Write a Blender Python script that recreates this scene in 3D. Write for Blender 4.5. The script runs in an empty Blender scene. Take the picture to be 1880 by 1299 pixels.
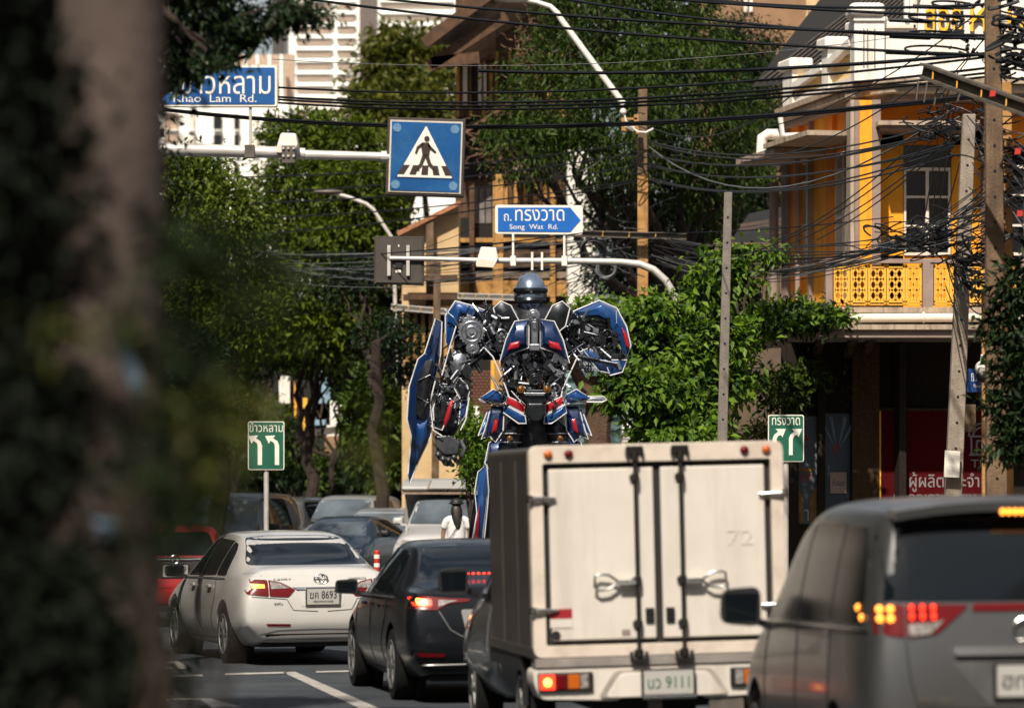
import bpy, bmesh, math, random
import numpy as np
from mathutils import Vector, Matrix, Euler
from mathutils.bvhtree import BVHTree
from mathutils.geometry import delaunay_2d_cdt
sc = bpy.context.scene
PI = math.pi
# ------------------------------------------------------------------ camera
FPX, CX, HY, CZ = 7500.0, 940.0, 905.0, 1.9
cd = bpy.data.cameras.new('camera'); cam = bpy.data.objects.new('camera', cd); sc.collection.objects.link(cam)
cam.location = (0, 0, CZ); cam.rotation_euler = (PI/2, 0, 0)
cd.sensor_width = 36; cd.lens = 36*FPX/1880; cd.shift_y = (HY-649.5)/1880
cd.clip_end = 3000; cd.clip_start = .5
cd.dof.use_dof = True; cd.dof.focus_distance = 54; cd.dof.aperture_fstop = 2.3; cd.dof.aperture_blades = 9
sc.camera = cam
# ------------------------------------------------------------------ sky and sun
SUN_EL, SUN_AZ = math.radians(50), math.radians(196)   # azimuth clockwise from +Y: behind the camera, to its right
w = bpy.data.worlds.new('World'); sc.world = w; w.use_nodes = True
nt = w.node_tree; bg = nt.nodes['Background']
sky = nt.nodes.new('ShaderNodeTexSky'); sky.sky_type = 'NISHITA'; sky.sun_disc = False
sky.sun_elevation = SUN_EL; sky.sun_rotation = SUN_AZ; sky.air_density = 1.2; sky.dust_density = 3.0; sky.ozone_density = 1.0
# high thin cloud over the blue: it is what the car windows reflect
tc = nt.nodes.new('ShaderNodeTexCoord'); mp = nt.nodes.new('ShaderNodeMapping'); mp.inputs['Scale'].default_value = (1.5, 1.5, 5)
nz = nt.nodes.new('ShaderNodeTexNoise'); nz.inputs['Scale'].default_value = 2.2; nz.inputs['Detail'].default_value = 8; nz.inputs['Roughness'].default_value = .62
rp = nt.nodes.new('ShaderNodeValToRGB'); rp.color_ramp.elements[0].position = .40; rp.color_ramp.elements[1].position = .66
mx = nt.nodes.new('ShaderNodeMix'); mx.data_type = 'RGBA'; mx.inputs[7].default_value = (7.4, 7.7, 8.0, 1)
nt.links.new(tc.outputs['Generated'], mp.inputs[0]); nt.links.new(mp.outputs[0], nz.inputs['Vector'])
nt.links.new(nz.outputs[0], rp.inputs[0]); nt.links.new(rp.outputs[0], mx.inputs[0])
nt.links.new(sky.outputs[0], mx.inputs[6]); nt.links.new(mx.outputs[2], bg.inputs[0])
bg.inputs[1].default_value = .05
sd = bpy.data.lights.new('sun', 'SUN'); sun = bpy.data.objects.new('sun', sd); sc.collection.objects.link(sun)
sd.energy = 4.0; sd.angle = math.radians(.8); sd.color = (1, .91, .78)
sdir = Vector((math.sin(SUN_AZ)*math.cos(SUN_EL), math.cos(SUN_AZ)*math.cos(SUN_EL), math.sin(SUN_EL)))
sun.rotation_euler = (-sdir).to_track_quat('-Z', 'Y').to_euler()
sc.view_settings.view_transform = 'Standard'; sc.view_settings.look = 'None'
sc.view_settings.exposure = 0.68; sc.view_settings.gamma = 1; sc.view_settings.use_curve_mapping = False
sc.cycles.max_bounces = 6; sc.cycles.diffuse_bounces = 3; sc.cycles.glossy_bounces = 3; sc.cycles.transparent_max_bounces = 6
sc.cycles.use_denoising = True
# ------------------------------------------------------------------ helpers
C = sc.collection
ORG = {}
def W(px, py, D):
    "place of the photo's pixel at distance D"
    return Vector(((px-CX)/FPX*D, D, CZ-(py-HY)/FPX*D))
def mat(name, col, rough=.7, metal=0., var=.25, scale=6., bump=0., emit=None, coat=0., spec=.5, dirt=None, dscale=1.5, damt=.5, streak=False, trans=0.):
    m = bpy.data.materials.new(name); m.use_nodes = True; n = m.node_tree; b = n.nodes['Principled BSDF']; L = n.links.new
    b.inputs['Roughness'].default_value = rough; b.inputs['Metallic'].default_value = metal
    b.inputs['Specular IOR Level'].default_value = spec; b.inputs['Coat Weight'].default_value = coat; b.inputs['Coat Roughness'].default_value = .04
    c = (*col, 1); b.inputs['Base Color'].default_value = c
    tcn = n.nodes.new('ShaderNodeTexCoord')
    if var or dirt:
        t = n.nodes.new('ShaderNodeTexNoise'); t.inputs['Scale'].default_value = scale; t.inputs['Detail'].default_value = 6
        L(tcn.outputs['Object'], t.inputs['Vector'])
        r = n.nodes.new('ShaderNodeMapRange'); r.inputs[1].default_value = .3; r.inputs[2].default_value = .7
        r.inputs[3].default_value = 1-var; r.inputs[4].default_value = 1+var; L(t.outputs[0], r.inputs[0])
        v = n.nodes.new('ShaderNodeVectorMath'); v.operation = 'SCALE'; v.inputs[0].default_value = col
        L(r.outputs[0], v.inputs['Scale']); out = v.outputs[0]
        if dirt:
            t2 = n.nodes.new('ShaderNodeTexNoise'); t2.inputs['Scale'].default_value = dscale; t2.inputs['Detail'].default_value = 9; t2.inputs['Roughness'].default_value = .7
            mp = n.nodes.new('ShaderNodeMapping'); mp.inputs['Scale'].default_value = (3, 3, .35) if streak else (1, 1, 1)
            L(tcn.outputs['Object'], mp.inputs[0]); L(mp.outputs[0], t2.inputs['Vector'])
            r2 = n.nodes.new('ShaderNodeMapRange'); r2.inputs[1].default_value = .48; r2.inputs[2].default_value = .7; r2.inputs[4].default_value = damt
            L(t2.outputs[0], r2.inputs[0])
            mm = n.nodes.new('ShaderNodeMix'); mm.data_type = 'RGBA'; mm.inputs[7].default_value = (*dirt, 1)
            L(r2.outputs[0], mm.inputs[0]); L(out, mm.inputs[6]); out = mm.outputs[2]
        L(out, b.inputs['Base Color'])
    if bump:
        t3 = n.nodes.new('ShaderNodeTexNoise'); t3.inputs['Scale'].default_value = scale*6; t3.inputs['Detail'].default_value = 5
        L(tcn.outputs['Object'], t3.inputs['Vector'])
        bp = n.nodes.new('ShaderNodeBump'); bp.inputs['Strength'].default_value = bump; bp.inputs['Distance'].default_value = .02
        L(t3.outputs[0], bp.inputs['Height']); L(bp.outputs[0], b.inputs['Normal'])
    if emit:
        b.inputs['Emission Color'].default_value = (*emit[:3], 1); b.inputs['Emission Strength'].default_value = emit[3]
    return m
def leafmat(name, col, col2, trans=.35, rough=.45):
    m = bpy.data.materials.new(name); m.use_nodes = True; n = m.node_tree; b = n.nodes['Principled BSDF']; L = n.links.new
    b.inputs['Roughness'].default_value = rough+.1; b.inputs['Specular IOR Level'].default_value = .22
    g = n.nodes.new('ShaderNodeAttribute'); g.attribute_name = 'tint'
    mm = n.nodes.new('ShaderNodeMix'); mm.data_type = 'RGBA'; mm.inputs[6].default_value = (*col, 1); mm.inputs[7].default_value = (*col2, 1)
    L(g.outputs['Fac'], mm.inputs[0]); L(mm.outputs[2], b.inputs['Base Color'])
    t = n.nodes.new('ShaderNodeBsdfTranslucent'); v = n.nodes.new('ShaderNodeVectorMath'); v.operation = 'MULTIPLY'; v.inputs[1].default_value = (1.3, 1.5, .5)
    L(mm.outputs[2], v.inputs[0]); L(v.outputs[0], t.inputs[0])
    ms = n.nodes.new('ShaderNodeMixShader'); ms.inputs[0].default_value = trans
    L(b.outputs[0], ms.inputs[1]); L(t.outputs[0], ms.inputs[2]); L(ms.outputs[0], n.nodes['Material Output'].inputs[0])
    return m
def frame(d):
    d = d.normalized(); a = Vector((0, 0, 1)) if abs(d.z) < .9 else Vector((1, 0, 0))
    u = d.cross(a).normalized(); return u, d.cross(u).normalized()
class MB:
    def __init__(s): s.v = []; s.f = []
    def add(s, v, f):
        k = len(s.v); s.v += [tuple(x) for x in v]; s.f += [tuple(i+k for i in q) for q in f]; return s
    def box(s, c, d, R=None):
        c = Vector(c); hx, hy, hz = d[0]/2, d[1]/2, d[2]/2
        vs = [Vector((x, y, z)) for x in (-hx, hx) for y in (-hy, hy) for z in (-hz, hz)]
        if R is not None: vs = [R @ q for q in vs]
        return s.add([q+c for q in vs], [(0, 1, 3, 2), (4, 6, 7, 5), (0, 4, 5, 1), (2, 3, 7, 6), (0, 2, 6, 4), (1, 5, 7, 3)])
    def b2(s, a, b):
        a = Vector(a); b = Vector(b); return s.box((a+b)/2, [abs(x) for x in (b-a)])
    def bar(s, p, q, w, h, up=None):
        p, q = Vector(p), Vector(q); d = (q-p).normalized()
        if up is None: u, v = frame(d)
        else: u = d.cross(Vector(up)).normalized(); v = u.cross(d).normalized()
        vs = [e+u*a*w/2+v*b*h/2 for e in (p, q) for a, b in ((-1, -1), (1, -1), (1, 1), (-1, 1))]
        return s.add(vs, [(3, 2, 1, 0), (4, 5, 6, 7), (0, 1, 5, 4), (1, 2, 6, 5), (2, 3, 7, 6), (3, 0, 4, 7)])
    def cyl(s, p, q, r, r1=None, n=14):
        p, q = Vector(p), Vector(q); r1 = r if r1 is None else r1; u, v = frame(q-p)
        vs = [e+u*math.cos(a)*R+v*math.sin(a)*R for e, R in ((p, r), (q, r1)) for a in [2*PI*i/n for i in range(n)]]
        return s.add(vs, [tuple(range(n))[::-1], tuple(range(n, 2*n))]+[(i, (i+1) % n, n+(i+1) % n, n+i) for i in range(n)])
    def tube(s, pts, r, n=6, closed=False):
        pts = [Vector(p) for p in pts]; N = len(pts); rs = r if isinstance(r, (list, tuple)) else [r]*N
        vs = []; pu = None
        for i, p in enumerate(pts):
            d = (pts[(i+1) % N]-pts[i-1]) if closed else (pts[min(i+1, N-1)]-pts[max(i-1, 0)])
            if d.length < 1e-9: d = Vector((0, 0, 1))
            d.normalize()
            if pu is None: u, v = frame(d)
            else:
                u = (pu-d*pu.dot(d)); u = u.normalized() if u.length > 1e-6 else frame(d)[0]; v = d.cross(u)
            pu = u
            vs += [p+(u*math.cos(a)+v*math.sin(a))*rs[i] for a in [2*PI*k/n for k in range(n)]]
        fs = []
        for i in range(N if closed else N-1):
            j = (i+1) % N
            fs += [(i*n+k, i*n+(k+1) % n, j*n+(k+1) % n, j*n+k) for k in range(n)]
        if not closed: fs += [tuple(range(n))[::-1], tuple(range((N-1)*n, N*n))]
        return s.add(vs, fs)
    def prism(s, poly, vec):
        poly = [Vector(p) for p in poly]; vec = Vector(vec); n = len(poly)
        return s.add(poly+[p+vec for p in poly], [tuple(range(n))[::-1], tuple(range(n, 2*n))]+[(i, (i+1) % n, n+(i+1) % n, n+i) for i in range(n)])
    def ball(s, c, r, nu=14, nv=8, R=None):
        c = Vector(c); r = r if isinstance(r, (tuple, list)) else (r, r, r)
        vs = []
        for j in range(nv+1):
            t = PI*j/nv
            for i in range(nu):
                a = 2*PI*i/nu; q = Vector((math.sin(t)*math.cos(a)*r[0], math.sin(t)*math.sin(a)*r[1], math.cos(t)*r[2]))
                vs.append(c+(R @ q if R is not None else q))
        return s.add(vs, [(j*nu+i, (j+1)*nu+i, (j+1)*nu+(i+1) % nu, j*nu+(i+1) % nu) for j in range(nv) for i in range(nu)])
    def torus(s, c, ax, R, r, n=20, m=6):
        u, v = frame(Vector(ax)); c = Vector(c)
        return s.tube([c+(u*math.cos(a)+v*math.sin(a))*R for a in [2*PI*i/n for i in range(n)]], r, m, True)
    def build(s, name, m, parent=None, smooth=False, bevel=0., kind=None, local=False, seg=2):
        me = bpy.data.meshes.new(name); vs = s.v
        if parent is not None and not local:
            o3 = ORG.get(parent.name, Vector((0, 0, 0))); vs = [(x[0]-o3.x, x[1]-o3.y, x[2]-o3.z) for x in vs]
        me.from_pydata(vs, [], s.f); me.materials.append(m); me.update()
        bm = bmesh.new(); bm.from_mesh(me); bmesh.ops.recalc_face_normals(bm, faces=bm.faces); bm.to_mesh(me); bm.free()
        if smooth: me.shade_smooth(); me.set_sharp_from_angle(angle=math.radians(38))
        o = bpy.data.objects.new(name, me); C.objects.link(o)
        if parent is not None: o.parent = parent; ORG[o.name] = ORG.get(parent.name, Vector((0, 0, 0)))
        if bevel:
            b = o.modifiers.new('bevel', 'BEVEL'); b.width = bevel; b.segments = seg; b.limit_method = 'ANGLE'; b.angle_limit = math.radians(35)
            b.harden_normals = True; me.shade_smooth(); me.set_sharp_from_angle(angle=math.radians(60))
        if kind: o['kind'] = kind
        return o
def thing(name, label, cat, loc=(0, 0, 0), group=None, rz=0, rx=0, ry=0):
    o = bpy.data.objects.new(name, None); C.objects.link(o); o.location = loc; o.rotation_euler = (rx, ry, rz)
    o.empty_display_size = .2; o['label'] = label; o['category'] = cat
    if group: o['group'] = group
    ORG[o.name] = Vector(loc); return o
def tag(o, label, cat, group=None):
    o['label'] = label; o['category'] = cat
    if group: o['group'] = group
    return o
def recenter(o):
    "put the origin of a top-level mesh at the middle of its base"
    me = o.data; c = np.empty(len(me.vertices)*3); me.vertices.foreach_get('co', c); c = c.reshape(-1, 3)
    p = np.array([c[:, 0].mean(), c[:, 1].mean(), c[:, 2].min()]); c -= p
    me.vertices.foreach_set('co', c.ravel()); me.update(); o.location = p.tolist(); return o
def struct(name, mb, m, **k):
    return mb.build(name, m, kind='structure', **k)
# text: outlines of the built-in font, filled by winding so overlapping strokes stay whole
TC = {}
def glyphs(s, bold):
    if (s, bold) in TC: return TC[(s, bold)]
    c = bpy.data.curves.new('t', 'FONT'); c.body = s; c.size = 1; c.fill_mode = 'NONE'; c.offset = bold; c.resolution_u = 3
    o = bpy.data.objects.new('t', c); C.objects.link(o); dg = bpy.context.evaluated_depsgraph_get(); dg.update()
    me = o.evaluated_get(dg).to_mesh(); vs = [(v.co.x, v.co.y) for v in me.vertices]; nb = {}
    for e in me.edges:
        a, b = e.vertices; nb.setdefault(a, []).append(b); nb.setdefault(b, []).append(a)
    loops = []; seen = set()
    for e in me.edges:
        a0 = e.vertices[0]
        if a0 in seen: continue
        lp = [a0]; seen.add(a0); cur = e.vertices[1]; prev = a0
        while cur not in seen:
            lp.append(cur); seen.add(cur)
            nx = [q for q in nb[cur] if q != prev]; prev = cur
            if not nx: break
            cur = nx[0]
        if len(lp) > 2: loops.append([vs[i] for i in lp])
    bpy.data.objects.remove(o); bpy.data.curves.remove(c)
    V = []; E = []
    for lp in loops:
        k = len(V); V += [Vector(p) for p in lp]; E += [(k+i, k+(i+1) % len(lp)) for i in range(len(lp))]
    r = delaunay_2d_cdt(V, E, [], 0, 1e-5); ov, of = r[0], r[2]
    # edge-loop direction is lost in to_mesh, so fill by parity per contour nesting of letters: a point is ink when
    # it lies in some outer contour and in none of that contour's own holes
    arr = [np.array(lp) for lp in loops]
    def area(a): return .5*np.sum(a[:, 0]*np.roll(a[:, 1], -1)-np.roll(a[:, 0], -1)*a[:, 1])
    def inside(a, x, y):
        x0, y0 = a[:, 0], a[:, 1]; x1, y1 = np.roll(x0, -1), np.roll(y0, -1)
        c_ = ((y0 > y) != (y1 > y)); xs = x0+(y-y0)*(x1-x0)/np.where(y1 == y0, 1e-12, y1-y0)
        return bool(np.sum(c_ & (x < xs)) % 2)
    sg = [1 if area(a) > 0 else -1 for a in arr]; big = int(np.argmax([abs(area(a)) for a in arr])); osg = sg[big]
    tris = []
    for f in of:
        x = sum(ov[i].x for i in f)/3; y = sum(ov[i].y for i in f)/3
        wn = sum(sg[k] for k, a in enumerate(arr) if inside(a, x, y))*osg
        if wn: tris.append(tuple(f))
    TC[(s, bold)] = ([(p.x, p.y) for p in ov], tris); return TC[(s, bold)]
def text(s, name, m, parent, c, width, height, right=(1, 0, 0), up=(0, 0, 1), depth=.004, bold=.0, local=False, label=None):
    "lettering fitted to width x height, centred on c, raised by depth towards the viewer"
    V, T = glyphs(s, bold); xs = [V[i][0] for t in T for i in t]; ys = [V[i][1] for t in T for i in t]
    x0, x1, y0, y1 = min(xs), max(xs), min(ys), max(ys); right, up, c = Vector(right).normalized(), Vector(up).normalized(), Vector(c); nrm = right.cross(up)
    sx = width/(x1-x0); sy = height/(y1-y0) if height else sx
    P = [c+right*((x-(x0+x1)/2)*sx)+up*((y-(y0+y1)/2)*sy) for x, y in V]; n = len(P)
    ed = {}
    for t in T:
        for i in range(3):
            a, b = t[i], t[(i+1) % 3]; ed[(a, b)] = 1
    fs = list(T)+[(a, b, b+n, a+n) for (a, b) in ed if (b, a) not in ed]
    mb = MB(); mb.add([p+nrm*depth for p in P]+P, fs)
    used = sorted({i for f in mb.f for i in f}); mp = {o: k for k, o in enumerate(used)}
    mb.v = [mb.v[i] for i in used]; mb.f = [tuple(mp[i] for i in f) for f in mb.f]
    o = mb.build(name, m, parent, local=local)
    if label: o['label'] = label
    return o
# foliage ---------------------------------------------------------------
def leaves(name, m, parent, blobs, n, size, seed, droop=.3, aspect=.42, clump=.18, per=14, shell=.5, kind=None, fold=.25, face=0.):
    """blobs: (centre, (rx,ry,rz)); leaves are folded four-triangle blades gathered in twigs on and in the blobs"""
    rg = np.random.default_rng(seed); vol = np.array([b[1][0]*b[1][1]*b[1][2] for b in blobs])**.72; pr = vol/vol.sum()
    nt_ = max(1, n//per); bi = rg.choice(len(blobs), nt_, p=pr)
    cen = np.array([list(b[0]) for b in blobs])[bi]; rad = np.array([list(b[1]) for b in blobs])[bi]
    d = rg.normal(size=(nt_, 3)); d /= np.linalg.norm(d, axis=1)[:, None]
    rr = shell+(1-shell)*rg.random(nt_)**.7; rr *= 1+.16*rg.normal(size=nt_)
    tw = cen+d*rad*rr[:, None]; tint_t = rg.random(nt_)
    idx = np.repeat(np.arange(nt_), per); N = len(idx)
    p = tw[idx]+rg.normal(size=(N, 3))*clump*np.array([1, 1, .6])
    ax = d[idx]*.7+rg.normal(size=(N, 3))*.65; ax[:, 2] -= droop; ax /= np.linalg.norm(ax, axis=1)[:, None]
    nr = rg.normal(size=(N, 3))*.55+np.array([0, -face, .9]); sd_ = np.cross(ax, nr); sd_ /= np.linalg.norm(sd_, axis=1)[:, None]+1e-9
    up = np.cross(sd_, ax); L = size*(.65+.7*rg.random(N)); Wd = L*aspect
    def q(a, b, c): return p+ax*(L*a)[:, None]+sd_*(Wd*b)[:, None]+up*(Wd*c)[:, None]
    V = np.stack([q(0, 0, 0), q(.45, .5, fold), q(.45, 0, 0), q(.45, -.5, fold), q(1, 0, -fold)], 1).reshape(-1, 3)
    k = np.arange(N)[:, None]*5; F = np.concatenate([k+np.array([0, 2, 1]), k+np.array([0, 3, 2]), k+np.array([1, 2, 4]), k+np.array([2, 3, 4])], 1).reshape(-1, 3)
    o3 = ORG.get(parent.name, Vector()) if parent else Vector(); V = V-np.array(o3)
    me = bpy.data.meshes.new(name); me.vertices.add(len(V)); me.vertices.foreach_set('co', V.ravel())
    me.loops.add(F.size); me.loops.foreach_set('vertex_index', F.ravel().astype(np.int32))
    me.polygons.add(len(F)); me.polygons.foreach_set('loop_start', np.arange(0, F.size, 3, dtype=np.int32))
    me.update(calc_edges=True); me.validate(); me.materials.append(m); me.shade_smooth()
    at = me.attributes.new('tint', 'FLOAT', 'POINT'); tt = np.clip(.5*tint_t[idx]+.5*rg.random(N), 0, 1); at.data.foreach_set('value', np.repeat(tt, 5).astype(np.float32))
    o = bpy.data.objects.new(name, me); C.objects.link(o)
    if parent: o.parent = parent
    if kind: o['kind'] = kind
    return o
def limb(mb, p, q, r0, r1, seed, n=6, wob=.06):
    rg = random.Random(seed); p, q = Vector(p), Vector(q); L = (q-p).length; pts = []; rs = []
    for i in range(n+1):
        t = i/n; o = Vector((rg.uniform(-1, 1), rg.uniform(-1, 1), rg.uniform(-.4, .4)))*L*wob*(0 if i in (0, n) else 1)
        pts.append(p.lerp(q, t)+o); rs.append(r0+(r1-r0)*t)
    mb.tube(pts, rs, 8); return pts
def tree(name, label, base, height, r, blobs, n, size, seed, lm, bark, group=None, cat='tree', lean=(0, 0), **kw):
    t = thing(name, label, cat, base, group); base = Vector(base)
    top = base+Vector((lean[0], lean[1], height)); mb = MB()
    pts = limb(mb, base-Vector((0, 0, .1)), top, r, r*.6, seed, 8, .03); mb.build('trunk', bark, t, smooth=True)
    mb = MB()
    for k, b in enumerate(blobs):
        c = Vector(b[0]); s = pts[-1-(k % 3)]; e = s.lerp(c, .95)
        pp = limb(mb, s, e, r*.5, r*.12, seed+k, 6, .08)
        for j in range(4):
            rg = random.Random(seed*7+k*5+j); d = Vector((rg.uniform(-1, 1)*b[1][0], rg.uniform(-1, 1)*b[1][1], rg.uniform(-.6, 1)*b[1][2]))*.8
            limb(mb, pp[2+j % 4], c+d, r*.18, r*.04, seed+k+j*3, 4, .1)
    mb.build('branches', bark, t, smooth=True)
    leaves('crown', lm, t, blobs, n, size, seed, kind='stuff', **kw)
    return t
def cat_pts(p, q, sag, n=14):
    p, q = Vector(p), Vector(q); return [p.lerp(q, i/n)-Vector((0, 0, sag*4*(i/n)*(1-i/n))) for i in range(n+1)]
# ------------------------------------------------------------------ materials
M = {}
M['asphalt'] = mat('asphalt', (.022, .028, .036), .85, var=.25, scale=2, bump=.5, dirt=(.055, .058, .062), dscale=.5, damt=.8)
M['pavement'] = mat('pavement', (.12, .11, .10), .9, var=.3, scale=3, bump=.3)
M['roadpaint'] = mat('road_paint', (.36, .34, .31), .8, var=.25, scale=7, dirt=(.09, .09, .09), dscale=5, damt=.8)
M['bark'] = mat('bark', (.034, .022, .016), .95, var=.5, scale=5, bump=1.2)
M['bark_pale'] = mat('bark_pale', (.078, .056, .047), .95, var=.2, scale=4, bump=.5, dirt=(.022, .014, .012), dscale=2.2, damt=.8)
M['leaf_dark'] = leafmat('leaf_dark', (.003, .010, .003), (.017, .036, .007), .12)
M['leaf_deep'] = leafmat('leaf_deep', (.0015, .0035, .0015), (.0045, .009, .003), .05, .7)  # near-black greens carry deep shade in the leaf colour
M['leaf_mid'] = leafmat('leaf_mid', (.004, .017, .003), (.060, .095, .008), .2)
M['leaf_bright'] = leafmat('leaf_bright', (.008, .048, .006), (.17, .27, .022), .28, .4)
M['leaf_olive'] = leafmat('leaf_olive', (.015, .028, .005), (.13, .13, .018), .25)
M['leaf_fore'] = leafmat('leaf_fore', (.003, .009, .003), (.016, .028, .005), .2, .7)
M['leaf_lime'] = leafmat('leaf_lime', (.004, .022, .003), (.13, .17, .010), .22)
M['concrete'] = mat('concrete', (.27, .225, .18), .9, var=.2, scale=7, bump=.5, dirt=(.12, .09, .065), dscale=2.4, damt=.7, streak=True)
M['concrete_y'] = mat('concrete_ochre', (.42, .22, .07), .9, var=.25, scale=6, bump=.4, dirt=(.18, .10, .05), dscale=3, damt=.6, streak=True)
M['concrete_b'] = mat('concrete_brown', (.15, .095, .055), .92, var=.3, scale=6, bump=.5, dirt=(.05, .035, .025), dscale=2.5, damt=.7, streak=True)
M['steel'] = mat('galvanised_steel', (.55, .53, .50), .5, .25, var=.12, scale=5, dirt=(.34, .27, .2), dscale=4, damt=.4)
M['dsteel'] = mat('dark_steel', (.12, .105, .09), .6, .4, var=.3, scale=8, dirt=(.2, .12, .05), dscale=5, damt=.4)
M['brownback'] = mat('sign_back_paint', (.042, .033, .027), .7, var=.2, scale=6)
M['whiteplastic'] = mat('white_plastic', (.78, .74, .68), .45, var=.05, scale=4, dirt=(.4, .33, .26), dscale=5, damt=.3)
M['wire'] = mat('black_cable', (.007, .008, .010), .5, var=.2, spec=.35)
M['wire_grey'] = mat('grey_cable', (.12, .125, .13), .5, var=.2)
M['blue_sign'] = mat('blue_sign', (.012, .09, .30), .4, var=.12, scale=3, dirt=(.03, .12, .3), dscale=3, damt=.4)
M['blue_sign2'] = mat('blue_sign_bright', (.008, .12, .46), .4, var=.06, scale=3)  # stronger, brighter blue than the first name sign
M['blue_navy'] = mat('blue_sign_navy', (.01, .05, .20), .4, var=.1)
M['sign_white'] = mat('sign_white', (.80, .76, .68), .5, var=.05)
M['sign_border'] = mat('sign_border', (.62, .56, .48), .5, var=.1, dirt=(.25, .16, .1), dscale=6, damt=.5)
M['sign_green'] = mat('sign_green', (.008, .105, .062), .45, var=.1)
M['sign_black'] = mat('sign_black', (.03, .015, .01), .6, var=.1)
M['y_wall'] = mat('yellow_plaster', (.88, .36, .015), .85, var=.12, scale=2, bump=.15, dirt=(.42, .15, .02), dscale=2.4, damt=.6, streak=True)
M['y_pale'] = mat('pale_yellow_plaster', (.88, .60, .26), .85, var=.08, scale=2, bump=.1)
M['y_fret'] = mat('yellow_fretwork', (.80, .42, .05), .7, var=.1, scale=8)
M['o_wall'] = mat('orange_plaster', (.86, .26, .01), .85, var=.15, scale=2, bump=.15, dirt=(.5, .15, .015), dscale=2.5, damt=.5, streak=True)
M['g_trim'] = mat('grey_stucco', (.27, .20, .17), .85, var=.12, scale=3, bump=.2, dirt=(.17, .12, .09), dscale=2.2, damt=.5)
M['stone'] = mat('weathered_cornice', (.40, .31, .23), .9, var=.15, scale=4, bump=.3, dirt=(.10, .065, .04), dscale=2.4, damt=.85, streak=True)
M['w_wall'] = mat('white_plaster', (.80, .76, .70), .85, var=.05, scale=2, bump=.1, dirt=(.42, .34, .26), dscale=2, damt=.5, streak=True)
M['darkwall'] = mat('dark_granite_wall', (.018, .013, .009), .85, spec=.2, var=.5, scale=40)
M['brownwall'] = mat('brown_stained_wall', (.055, .032, .016), .9, spec=.2, var=.4, scale=20, dirt=(.03, .018, .01), dscale=2.5, damt=.8, streak=True)
M['interior'] = mat('dark_opening', (.008, .007, .006), .9, var=0)
M['glass'] = mat('window_glass', (.012, .012, .014), .12, var=0, spec=.6)
M['cream'] = mat('cream_paint', (.70, .63, .53), .7, var=.08, scale=6)
M['redsign'] = mat('red_shop_sign', (.06, .0015, .003), .8, var=.12, scale=4, spec=.1)
M['greyletter'] = mat('pale_grey_lettering', (.22, .20, .20), .6, var=.05)
M['lettery'] = mat('yellow_letter_face', (.88, .5, .02), .5, var=.05)
M['letterr'] = mat('dark_red_letter_side', (.16, .015, .012), .5, var=.05)
M['wood'] = mat('old_brown_wood', (.085, .042, .02), .85, var=.4, scale=7, bump=.4, dirt=(.03, .016, .01), dscale=4, damt=.6, streak=True)
M['wood_y'] = mat('ochre_wood', (.42, .22, .06), .8, var=.3, scale=6, dirt=(.16, .08, .03), dscale=3, damt=.7, streak=True)
M['tin'] = mat('corrugated_tin', (.20, .15, .11), .7, var=.3, scale=4, dirt=(.09, .05, .03), dscale=3, damt=.7, streak=True)
M['tile'] = mat('brown_roof_tile', (.045, .028, .02), .85, var=.4, scale=5)
M['white_b'] = mat('white_tower_paint', (.88, .85, .79), .8, var=.04, scale=.5)
M['cream_b'] = mat('cream_house_paint', (.60, .42, .22), .85, var=.1, scale=1, dirt=(.3, .17, .07), dscale=1.5, damt=.5)
M['beige_b'] = mat('beige_brown_concrete', (.27, .16, .09), .9, var=.12, scale=3, bump=.2, dirt=(.17, .1, .06), dscale=1.2, damt=.5)
M['slot'] = mat('brown_window_band', (.42, .30, .22), .6, var=.2)
M['blue_b'] = mat('pale_blue_paint', (.22, .33, .42), .8, var=.15)
M['teal_b'] = mat('pale_teal_paint', (.20, .32, .32), .8, var=.15)
M['rubber'] = mat('tyre_rubber', (.007, .007, .007), .95, spec=.2, var=.2, scale=20)
M['blackplastic'] = mat('black_plastic', (.012, .012, .013), .5, var=.1)
M['chrome'] = mat('chrome', (.6, .59, .57), .25, 1, var=0)
M['alloy'] = mat('alloy_wheel', (.30, .30, .30), .35, .8, var=.05)
M['carglass'] = mat('tinted_car_glass', (.005, .007, .009), .05, var=0, spec=.38)
M['red_lens'] = mat('red_lamp_lens', (.11, .002, .004), .3, var=0, spec=.3)
M['clear_lens'] = mat('clear_lamp_lens', (.22, .20, .19), .3, 0, var=.6, scale=40)
M['amber_lens'] = mat('amber_lamp_lens', (.45, .10, .01), .2, var=0)
M['lit_red'] = mat('lit_brake_lamp', (.5, .02, .01), .3, var=0, emit=(1, .03, .01, 2.6))
M['lit_amber'] = mat('lit_amber_lamp', (.6, .2, .02), .3, var=0, emit=(1, .30, .03, 2.6))
M['lit_hot'] = mat('lit_lamp_core', (.8, .4, .05), .3, var=0, emit=(1, .36, .05, 5))
M['plate'] = mat('number_plate_white', (.40, .39, .37), .4, var=.04)
M['dustsheen'] = mat('dusty_sheen_windscreen', (.07, .085, .10), .18, var=.5, scale=1.5, spec=.5)  # grey tone puts dust and pale reflections into the glass colour
M['iron'] = mat('black_iron', (.016, .014, .013), .5, .3, var=.3)
M['plate_ink'] = mat('number_plate_ink', (.012, .012, .012), .5, var=0)
M['plate_green'] = mat('number_plate_green', (.01, .10, .05), .5, var=0)
M['shadowgap'] = mat('panel_gap', (.006, .006, .006), .9, var=0)
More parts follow.
